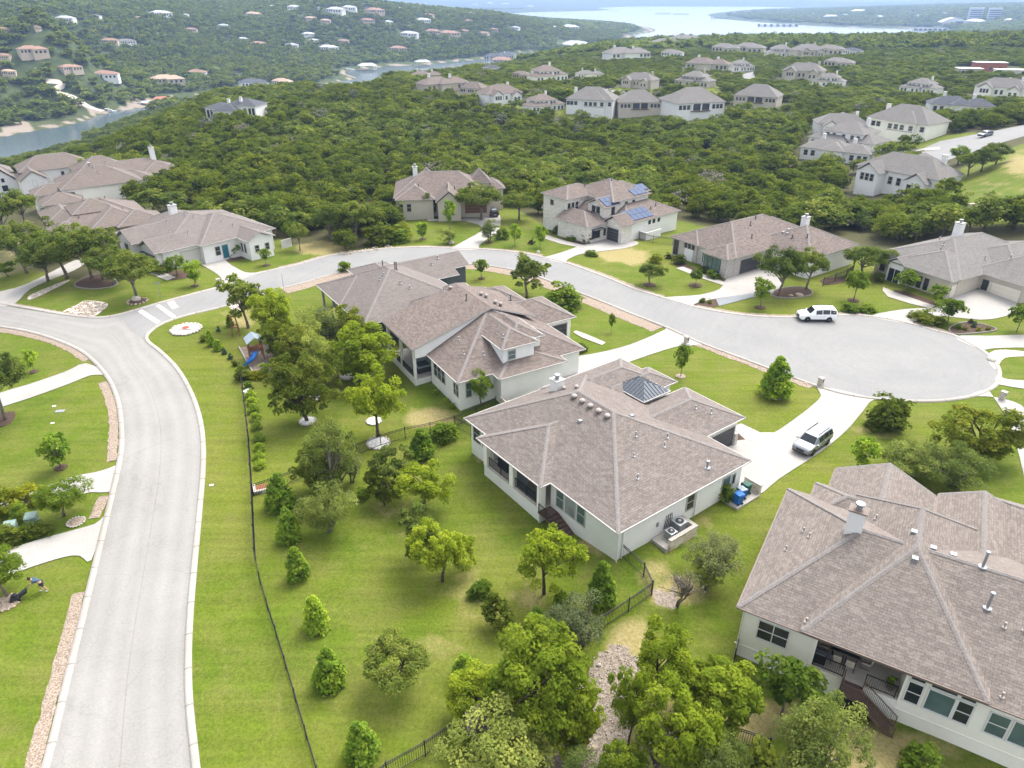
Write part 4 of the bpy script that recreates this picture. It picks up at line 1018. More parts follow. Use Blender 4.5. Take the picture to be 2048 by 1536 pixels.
h = House('brown-roofed house with the tallest white chimney at the edge of the wood', (243, 350.4), 40, zr=-3, roof=SH_F, wall=W_WHITE, trim=M_TRIM, detail=1)
HOUSES['I'] = h
h.wing(-6, 12, 0, 9, axis='x', pitch=.45, ze=3.8); h.wing(4, 14, -3, 8, axis='y', pitch=.42); h.wing(-9, 3, 2, 12, axis='x', pitch=.55, ze=4.4)
h.chimney(9.2, 4.4, 1.1, 1.1, 3.0, W_WHITE)
for x, y in ((-2, 4), (0, 6)): h.pipe(x, y, .5, .08)
h = House('white gabled house with dark trim cut off by the picture edge near the river', (2, 350), 38, zr=-9, roof=SH_D, wall=W_WHITE, trim=M_TRIMD, detail=1)
HOUSES['J'] = h
h.wing(-9, 3, -4, 5, axis='x', pitch=.6, ze=4.4); h.wing(-4, 3, -10, 0, axis='y', pitch=.95, gable=True, ze=3.2); h.win('-y', -9.55, -.5, 3.0, .6, .9); h.win('-y', -9.55, -.5, .6, 1.2, 1.4)
# --- manor among the oaks beyond the bend
h = House('pinkish-roofed house with two pyramid turrets half hidden by oaks beyond the bend', (794.7, 400.2), 6, roof=SH_C, wall=W_SAND, trim=M_TRIM, detail=1)
HOUSES['K'] = h
h.wing(-.9, 18.5, 1.5, 16, axis='x', pitch=.5, ends=(6, 6)); h.wing(-.5, 7.5, -.2, 9, axis='y', pitch=.5); h.wing(7.5, 12.9, -2.8, 8, axis='y', pitch=.8, gable=True)
h.wing(17, 22.3, 7.5, 14, axis='x', pitch=.5); h.wing(14.6, 19.4, 8, 12.8, ze=4.4, pitch=1.05); h.wing(3.6, 8.2, 11, 15.6, ze=4.4, pitch=1.0); h.wing(12, 19, 0, 8, axis='y', pitch=.5)
for x in (.6, 2.2): h.win('-y', .25, x, .8, .8, 1.5)
h.win('-y', -2.35, 10.2, .5, 1.9, 2.0, 3, 1, GL_DARK); h.gdoor('-y', .45, 15.6, 4.4, 2.3, M_WOODDOOR); h.door('-y', 1.95, 7.0, 1.2, 2.4)
h.chimney(3.6, 9.0, .9, .9, 1.8, W_WHITE)
for x, y in ((4.2, 3.5), (10, 1.2), (11.5, 3)): h.pipe(x, y, .5, .08, M_TRIMD)
# --- two storey stone house with solar panels
h = House('two-storey stone house with blue solar panels on several taupe roofs', (1112.5, 435), 40, roof=SH_C, wall=ST_WHITE, trim=M_TRIM, detail=1)
HOUSES['L'] = h
h.wing(-.2, 6, -8.2, .2, axis='y', pitch=.5, ends=(4, .3)); h.wing(3.2, 12, -8.0, 4, axis='x', pitch=.45)
h.wing(6.2, 21.5, -11.6, -1, axis='x', pitch=.45, wall=W_GREY); h.wing(4.6, 8.2, -12.0, -7, axis='x', pitch=.6, gable=True)
h.wing(2.6, 9, -.6, 7, axis='y', pitch=.8, gable=True)
h.wing(1.6, 11.5, -1.0, 6.2, ze=6.3, axis='x', pitch=.42); h.wing(7, 17.5, -7.4, 4.5, ze=6.25, axis='x', pitch=.42); h.wing(10, 19.5, -5.6, 2.5, ze=6.2, axis='x', pitch=.42)
h.wing(4.6, 9, -7.6, -2.6, ze=5.6, axis='x', pitch=.5, gable=True)
h.win('-y', -7.75, 2.5, .7, 1.9, 1.5, 3, 1, GL_DARK, M_TRIMD); h.win('-y', -7.75, 4.9, .8, .7, 1.2, 1, 1, GL_DARK, M_TRIMD)
MB().box(1.3, 3.9, -8.75, -7.8, 2.35, 2.45).build('awning', M_TRIMD, h.root)
h.gdoor('+x', 5.55 + .05, -5.0, 4.6, 2.3, M_GDARK); h.gdoor('-x', 5.05, -9.5, 2.7, 2.3, M_GDARK)
h.win('-x', 5.05, -5.6, 4.1, .7, 1.3, 1, 2, GL_DARK, M_TRIMD); h.win('-x', 5.05, -4.5, 4.1, .7, 1.3, 1, 2, GL_DARK, M_TRIMD); h.win('-y', -7.15, 7.3, 4.0, .7, 1.5, 1, 2, GL_DARK, M_TRIMD)
for x in (2.6, 3.6, 4.6): h.win('-y', -.55, x, 4.2, .45, 1.2, 1, 1, GL_DARK, M_TRIMD)
h.win('-x', 2.05, 3.4, 4.6, .7, .8, 1, 1, GL_DARK, M_TRIMD)
for x in (11, 13): h.win('-y', -6.95, x, 5.0, .5, .6, 1, 1, GL_DARK, M_TRIMD)
for x in (4.2, 5.6, 7.0): h.win('-y', -.15, x, .4, .8, 2.4, 1, 1, GL_DARK, M_TRIMD)
for x in (13, 14.2, 15.6): h.win('-y', -11.15, x, 2.1, .5, .6, 1, 1, GL_DARK, M_TRIMD)
MB().box(10.2, 10.35, -12.9, -11.2, -.2, 1.3).box(10.35, 14.4, -12.9, -12.75, -.2, 1.3).build('screen_wall', W_WHITE, h.root)
def solar(par, x0, x1, y0, y1, zf, nx, ny):
    a = MB()
    w, d = (x1 - x0) / nx, (y1 - y0) / ny
    for i in range(nx):
        for j in range(ny):
            c = [(x0 + w * i + .03, y0 + d * j + .03), (x0 + w * (i + 1) - .03, y0 + d * j + .03), (x0 + w * (i + 1) - .03, y0 + d * (j + 1) - .03), (x0 + w * i + .03, y0 + d * (j + 1) - .03)]
            t_ = [(p[0], p[1], zf(*p) + .12) for p in c]; b_ = [(p[0], p[1], zf(*p) + .07) for p in c]
            MB().add(t_ + b_, [(0, 1, 2, 3), (7, 6, 5, 4), (0, 4, 5, 1), (1, 5, 6, 2), (2, 6, 7, 3), (3, 7, 4, 0)]).build('solar_panel', M_SOLAR, par)
k_ = h.ws[2]; solar(h.root, 7.6, 14.0, -11.2, -8.6, lambda x, y: 3.22 + (y + 11.6) * .45, 5, 2)
solar(h.root, 5.2, 8.6, -7.45, -5.4, lambda x, y: 5.65 + (y + 7.6) * .5, 3, 2)
solar(h.root, 13.0, 16.6, -7.1, -5.4, lambda x, y: 6.3 + (y + 7.4) * .42, 3, 1); solar(h.root, 16.4, 19.0, -5.3, -3.6, lambda x, y: 6.3 + (y + 5.6) * .42, 2, 1)
for x, y in ((8.6, 1.5), (12, -2), (14.5, 0), (17, -9), (15, -9.5), (4, -5)): h.pipe(x, y, .4, .08, M_TRIMD)
# --- low stone house with the black garage
h = House('low grey stone house with tall black windows and a wide black garage door', (1340.8, 472.8), -55, roof=SH_C, wall=ST_GREY, trim=M_TRIM, detail=1)
HOUSES['M'] = h
h.wing(0, 13.9, 0, 21, axis='y', pitch=.45, ends=(6.5, 6.5), walls=[(1.2, 13.4, .5, 20.5)]); h.wing(-.05, 6.2, -.1, 8, axis='y', pitch=.45, ends=(3, .2)); h.wing(8.2, 13.8, -1.8, 8, axis='y', pitch=.45)
h.wing(9, 20.9, 9, 22, axis='x', pitch=.45, ends=(6, 6), wall=W_WHITE); h.wing(2, 13, 6, 22, axis='y', pitch=.45)
h.win('-x', .4 - .0, 60, 0, .1, .1) if False else None
h.win('-y', .35, 1.2, .4, .9, 2.4, 2, 1, GL_DARK, M_TRIMD)
for x in (3.3, 4.1, 4.9): h.win('-y', .35, x, 2.15, .4, .7, 1, 1, GL_DARK, M_TRIMD)
MB().box(3.2, 5.0, .28, .36, .0, 2.0).build('entry_recess', W_GREY, h.root)
h.win('-y', .5, 7.4, .5, 1.0, 2.0, 2, 1, GL_TEAL, M_TRIMW); h.win('-y', -1.35, 10.5, .25, 3.2, 2.4, 4, 1, GL_TEAL, M_TRIMD)
h.gdoor('+x', 13.42, 4.4, 5.0, 2.3, M_GDARK)
h.chimney(13.2, 17.6, 1.0, 1.0, 1.5, W_WHITE)
for x, y in ((12.4, 14.6), (13.0, 13.6), (13.6, 12.6), (12.8, 12.6)): h.boxvent(x, y, .35)
for x, y in ((8.5, 9.5), (7.5, 12), (11, 7), (15, 12), (17, 13)): h.pipe(x, y, .5, .08, M_TRIMD)
# --- grey roofed house at the right edge
h = House('grey-roofed house with cream garages, an arched entry and white chimney at the right', (1747.5, 504.4), -62, roof=SH_N, wall=W_SAND, trim=M_TRIM, detail=1)
HOUSES['N'] = h
h.wing(0, 14.4, 0, 22, axis='y', pitch=.42, ends=(8, 7)); h.wing(3.5, 14.3, -1.7, 10, axis='y', pitch=.42); h.wing(3.6, 7.0, -2.0, 6, axis='y', pitch=.6, gable=True, wall=W_WHITE)
h.wing(12, 21, 5.4, 18, axis='x', pitch=.42); h.wing(6, 18, 8, 24, axis='y', pitch=.42)
h.gdoor('+x', 13.86, 1.4, 4.4, 2.3, M_GCREAM); h.gdoor('-y', 5.85, 17.6, 4.4, 2.3, M_GCREAM); h.win('-y', 5.85, 15.0, .1, 1.3, 2.3, 1, 1, GL_DARK, M_TRIM, name='gate')
h.win('-y', .45, 1.8, .6, .9, 1.8, 1, 1); h.win('-y', -1.55, 5.3, .2, 1.9, 2.1, 2, 1, GL_DARK, M_TRIMW, name='entry_arch')
for x in (8.2, 9.3, 10.4): h.win('-y', -1.25, x, .6, .75, 1.8, 1, 1)
h.chimney(5.2, 12.0, 1.1, 1.1, 2.2, W_WHITE)
for x, y in ((7, 6), (8, 4), (5, 8), (12, 9), (15, 10)): h.pipe(x, y, .5, .08, M_VENT)
# ------------------------------------------------------------------ plants
LF = dict(
 juniper=leafmat('juniper_leaf', (0.129, 0.177, 0.018), (0.214, 0.278, 0.024), (0.327, 0.365, 0.039)),
 cedar=leafmat('cedar_leaf', (0.071, 0.097, 0.015), (0.124, 0.159, 0.021), (0.228, 0.234, 0.036)),
 oak=leafmat('oak_leaf', (0.084, 0.116, 0.025), (0.144, 0.187, 0.036), (0.269, 0.278, 0.068)),
 box=leafmat('boxwood_leaf', (0.163, 0.237, 0.024), (0.250, 0.338, 0.036), (0.350, 0.425, 0.060)),
 elm=leafmat('elm_leaf', (0.095, 0.150, 0.018), (0.154, 0.221, 0.026), (0.239, 0.293, 0.044)),
 holly=leafmat('holly_leaf', (0.124, 0.206, 0.028), (0.218, 0.324, 0.037), (0.441, 0.510, 0.056)),
 pale=leafmat('pale_leaf', (0.126, 0.165, 0.040), (0.202, 0.242, 0.056), (0.318, 0.339, 0.086)),
 grey=leafmat('grey_leaf', (0.114, 0.137, 0.058), (0.171, 0.197, 0.082), (0.266, 0.272, 0.122)),
 yellow=leafmat('yellow_leaf', (.13, .15, .012), (.22, .24, .018), (.33, .33, .03)),
 dead=leafmat('dead_twig', (.16, .145, .12), (.22, .20, .17), (.30, .275, .24), .05),
 blue=leafmat('blue_leaf', (0.056, 0.110, 0.066), (0.084, 0.156, 0.090), (0.140, 0.207, 0.120)),
 purple=leafmat('purple_leaf', (.022, .010, .014), (.045, .02, .026), (.07, .035, .04)))
M_BARK = speckled('bark_grey', (.115, .095, .075), (.20, .17, .14), 3, .95, 12, .5, bs=.5)
M_BARKD = speckled('bark_dark', (.055, .042, .032), (.11, .085, .065), 3, .95, 12, .5, bs=.5)

def crown_mesh(name, mat, seed, n, leaf, kind='round', nclump=40, cr=.13, cb=.22, lump=.22, up=.85, droop=0.0, hollow=.5):
    """leaf clumps spread through a crown of unit height and width; one small bent face per leaf spray"""
    rng = np.random.default_rng(seed)
    d = rng.normal(size=(nclump, 3)); d /= np.linalg.norm(d, axis=1)[:, None]
    lob = rng.normal(size=(4, 3)); lob /= np.linalg.norm(lob, axis=1)[:, None]
    if kind == 'cone':
        h = rng.uniform(0, 1, nclump) ** 1.25
        ang = rng.uniform(0, 6.283, nclump)
        rad = .5 * np.minimum(1, (1.02 - h) ** .72) * np.where(h < .12, .75 + h * 2, 1) * np.sqrt(rng.uniform(.45, 1, nclump))
        rad = np.maximum(rad - cr * .6 * (1 - h), 0)
        c = np.stack([rad * np.cos(ang), rad * np.sin(ang), cb + (.96 - cb) * h], -1)
        crr = cr * (1.05 - .55 * h)
    else:
        rr = rng.uniform(hollow ** 3, 1, nclump) ** (1 / 3)
        f = 1 + lump * np.sin(3.1 * (d @ lob.T) + seed).sum(1) / 1.6
        hx = (1 - cb) / 2
        if kind == 'umbrella': d[:, 2] = np.abs(d[:, 2]) * .9 - .25; d /= np.linalg.norm(d, axis=1)[:, None]
        if kind == 'dome': d[:, 2] = np.abs(d[:, 2]); 
        k = (rr * f)[:, None] * d
        if kind == 'dome': c = np.stack([k[:, 0] * (.5 - cr * .5), k[:, 1] * (.5 - cr * .5), cb + k[:, 2] * (1 - cb - cr * .6)], -1)
        else: c = np.stack([k[:, 0] * (.5 - cr * .6), k[:, 1] * (.5 - cr * .6), cb + hx + k[:, 2] * (hx - cr * .5)], -1)
        crr = cr * rng.uniform(.7, 1.35, nclump)
    ci = rng.integers(0, nclump, n)
    v = rng.normal(size=(n, 3)); v /= np.linalg.norm(v, axis=1)[:, None]
    v[:, 2] = np.where(v[:, 2] < -.35, -v[:, 2], v[:, 2])
    rad = crr[ci][:, None] * rng.uniform(.35, 1.08, (n, 1)) ** .6
    p = c[ci] + v * rad * np.array([1, 1, .85])
    if droop: p[:, 2] -= droop * rng.uniform(0, 1, n) * np.hypot(p[:, 0], p[:, 1])
    nn = v * .7 + rng.normal(size=(n, 3)) * .55 + np.array([0, 0, up]); nn /= np.linalg.norm(nn, axis=1)[:, None]
    t = np.cross(nn, rng.normal(size=(n, 3))); t /= np.linalg.norm(t, axis=1)[:, None] + 1e-9
    b = np.cross(nn, t)
    s = leaf * rng.uniform(.6, 1.35, (n, 1))
    e = rng.uniform(.45, .9, (n, 1))
    q = np.stack([p - t * s, p - b * s * e + nn * s * .25, p + t * s, p + b * s * e + nn * s * .25], 1).reshape(-1, 3)
    q[:, 2] = np.maximum(q[:, 2], .004)
    f = np.arange(n * 4).reshape(n, 4)
    me = mesh_np(name, q, f, [mat])
    tint = np.clip(rng.uniform(0, 1, nclump)[ci] * .6 + rng.uniform(0, 1, n) * .4, 0, 1)
    a = me.attributes.new('tint', 'FLOAT', 'FACE'); a.data.foreach_set('value', tint.astype(np.float32))
    return me, c

def trunk_mesh(name, mat, seed, c, r=.028, cb=.25, lean=.06, stems=1, limbs=9, bare=0):
    rng = random.Random(seed); m = MB()
    for s in range(stems):
        a = rng.uniform(0, 6.28); sp = .035 * (stems > 1)
        x, y = math.cos(a) * sp, math.sin(a) * sp; dx, dy = rng.gauss(0, lean) + x * 4, rng.gauss(0, lean) + y * 4
        pts = [(x, y, -.06), (x + dx * .15, y + dy * .15, cb * .5), (x + dx * .5, y + dy * .5, cb), (x + dx * .9, y + dy * .9, cb + (1 - cb) * .35), (x + dx, y + dy, cb + (1 - cb) * .7)]
        m.tube(pts, [r * 1.35, r, r * .85, r * .55, r * .15], 6)
        top = Vector(pts[2])
        for k in range(limbs):
            q = Vector(c[rng.randrange(len(c))]); st = top.lerp(Vector(pts[3]), rng.random())
            mid = st.lerp(q, .5) + Vector((rng.gauss(0, .02), rng.gauss(0, .02), .02))
            m.tube([st, mid, q], [r * .5, r * .3, r * .08], 4, False)
            for _ in range(bare):
                q2 = q + Vector((rng.gauss(0, .09), rng.gauss(0, .09), rng.gauss(.03, .06)))
                m.tube([mid.lerp(q, rng.uniform(.3, 1)), q2], [r * .16, r * .04], 3, False)
    return m.mesh(name, mat, True)

KINDS = {}
def kind(key, leafkey, nvar, n, leaf, bark=M_BARK, tr=.028, stems=1, limbs=9, bare=0, lean=.06, **kw):
    out = []
    for i in range(nvar):
        cm, c = crown_mesh('crown', LF[leafkey], 17 * len(KINDS) + i * 7 + 3, n, leaf, **kw)
        tm = trunk_mesh('trunk', bark, i + 5, c, tr, kw.get('cb', .22), lean, stems, limbs, bare)
        out.append((cm, tm))
    KINDS[key] = out
kind('juniper', 'juniper', 3, 15000, .0175, nclump=130, cr=.085, cb=.10, lump=.25, bark=M_BARKD)
kind('dark_juniper', 'cedar', 2, 12000, .0185, nclump=120, cr=.09, cb=.12, lump=.28, bark=M_BARKD)
kind('juniper_tree', 'juniper', 3, 9500, .020, nclump=80, cr=.095, cb=.30, lump=.3, bark=M_BARKD, lean=.08)
kind('bright_oak', 'elm', 2, 11000, .017, nclump=80, cr=.10, cb=.28, lump=.25)
kind('oak', 'oak', 3, 10000, .0185, nclump=80, cr=.10, cb=.25, lump=.28, kind='umbrella', limbs=12)
kind('sparse_oak', 'oak', 2, 2600, .034, nclump=44, cr=.10, cb=.28, lump=.4, limbs=18, hollow=.3)
kind('sapling', 'elm', 3, 1500, .045, nclump=30, cr=.14, cb=.30, lump=.15, tr=.02)
kind('dark_sapling', 'holly', 2, 1600, .045, nclump=30, cr=.14, cb=.20, lump=.15, tr=.02)
kind('cone', 'holly', 3, 3600, .046, kind='cone', nclump=80, cr=.17, cb=.03, tr=.02, limbs=4)
kind('mesquite', 'grey', 3, 8000, .0145, nclump=60, cr=.12, cb=.20, lump=.35, stems=3, limbs=10, bare=1, hollow=.2)
kind('pale', 'pale', 3, 10000, .0145, nclump=70, cr=.11, cb=.14, lump=.35, stems=2, hollow=.2, bare=1)
kind('weeping', 'cedar', 1, 2200, .040, nclump=40, cr=.14, cb=.12, lump=.2, droop=.25)
kind('shrub', 'elm', 3, 1400, .055, nclump=34, cr=.18, cb=.02, lump=.18, kind='dome', tr=.015, limbs=4)
kind('box', 'box', 2, 1100, .050, nclump=30, cr=.20, cb=.02, lump=.06, kind='dome', tr=.015, limbs=3)
kind('dark_shrub', 'cedar', 3, 1500, .052, nclump=36, cr=.18, cb=.02, lump=.22, kind='dome', tr=.015, limbs=4)
kind('yellow_shrub', 'yellow', 2, 1200, .05, nclump=30, cr=.16, cb=.05, lump=.3, kind='dome', tr=.015, limbs=4)
kind('purple_shrub', 'purple', 1, 900, .05, nclump=26, cr=.16, cb=.05, lump=.2, kind='dome', tr=.015, limbs=4)
kind('blue_shrub', 'blue', 1, 700, .06, nclump=22, cr=.18, cb=.02, kind='cone', tr=.015, limbs=3)
kind('bare', 'dead', 2, 500, .016, nclump=50, cr=.12, cb=.25, lump=.35, limbs=26, bare=5, stems=2, hollow=.2, lean=.14)
kind('cedar', 'cedar', 4, 1500, .042, nclump=34, cr=.16, cb=.10, lump=.28, bark=M_BARKD, limbs=5)
kind('woodoak', 'oak', 3, 1300, .044, nclump=30, cr=.17, cb=.18, lump=.3, limbs=6)
kind('snag', 'dead', 2, 420, .030, nclump=30, cr=.14, cb=.2, lump=.3, limbs=14, bare=3)

NAMES = {'cone': 'conical_evergreen', 'shrub': 'shrub', 'box': 'boxwood_bush', 'dark_shrub': 'shrub', 'yellow_shrub': 'yellow_shrub', 'purple_shrub': 'purple_shrub', 'blue_shrub': 'young_conifer', 'oak': 'oak_tree', 'sparse_oak': 'oak_tree',
         'bright_oak': 'oak_tree', 'juniper': 'juniper', 'dark_juniper': 'juniper', 'juniper_tree': 'juniper', 'sapling': 'young_tree', 'dark_sapling': 'young_tree', 'mesquite': 'mesquite_tree', 'pale': 'pale_tree', 'weeping': 'weeping_tree', 'bare': 'bare_tree', 'cedar': 'cedar_tree', 'woodoak': 'oak_tree', 'snag': 'dead_tree'}
_rt = random.Random(11)
def plant_at(k, x, y, z, w, h, label=None, cat=None, group=None, rz=None, var=None):
    cm, tm = KINDS[k][_rt.randrange(len(KINDS[k])) if var is None else var % len(KINDS[k])]
    e = empty(NAMES.get(k, 'tree'), (x, y, z), _rt.uniform(0, 6.28) if rz is None else rz, label, cat or ('shrub' if 'shrub' in k or k == 'box' else 'tree'), group)
    e.scale = (w, w, h)
    link(bpy.data.objects.new('crown', cm), e)
    if k not in ('box', 'shrub', 'dark_shrub', 'yellow_shrub', 'purple_shrub'): link(bpy.data.objects.new('trunk', tm), e)
    return e
PLANTED = []
def plant(k, bx, by, top, wpx, label, group=None, cat=None, dx=0):
    """foot pixel, row of the top, width in px -> real height and width where the plant stands"""
    g = G(bx, by)
    d = g.y * CP - (g.z - H) * SP
    w = wpx * d / F * (1.06 if k != 'cone' else 1.3)
    v = (top - 768) / F
    y2 = g.y + w * .12
    if 'shrub' in k or k == 'box':
        g = G(bx, by - .30 * wpx * (H / math.hypot(H, g.y)))
    zt = H - y2 * (SP + v * CP) / (CP - v * SP)
    h = max(zt - g.z, .35)
    if 'shrub' in k or k == 'box': h = min(h, w * (.7 if k == 'box' else .85))
    PLANTED.append((g.x, g.y, w))
    return plant_at(k, g.x, g.y, g.z, w, h, label, cat, group)
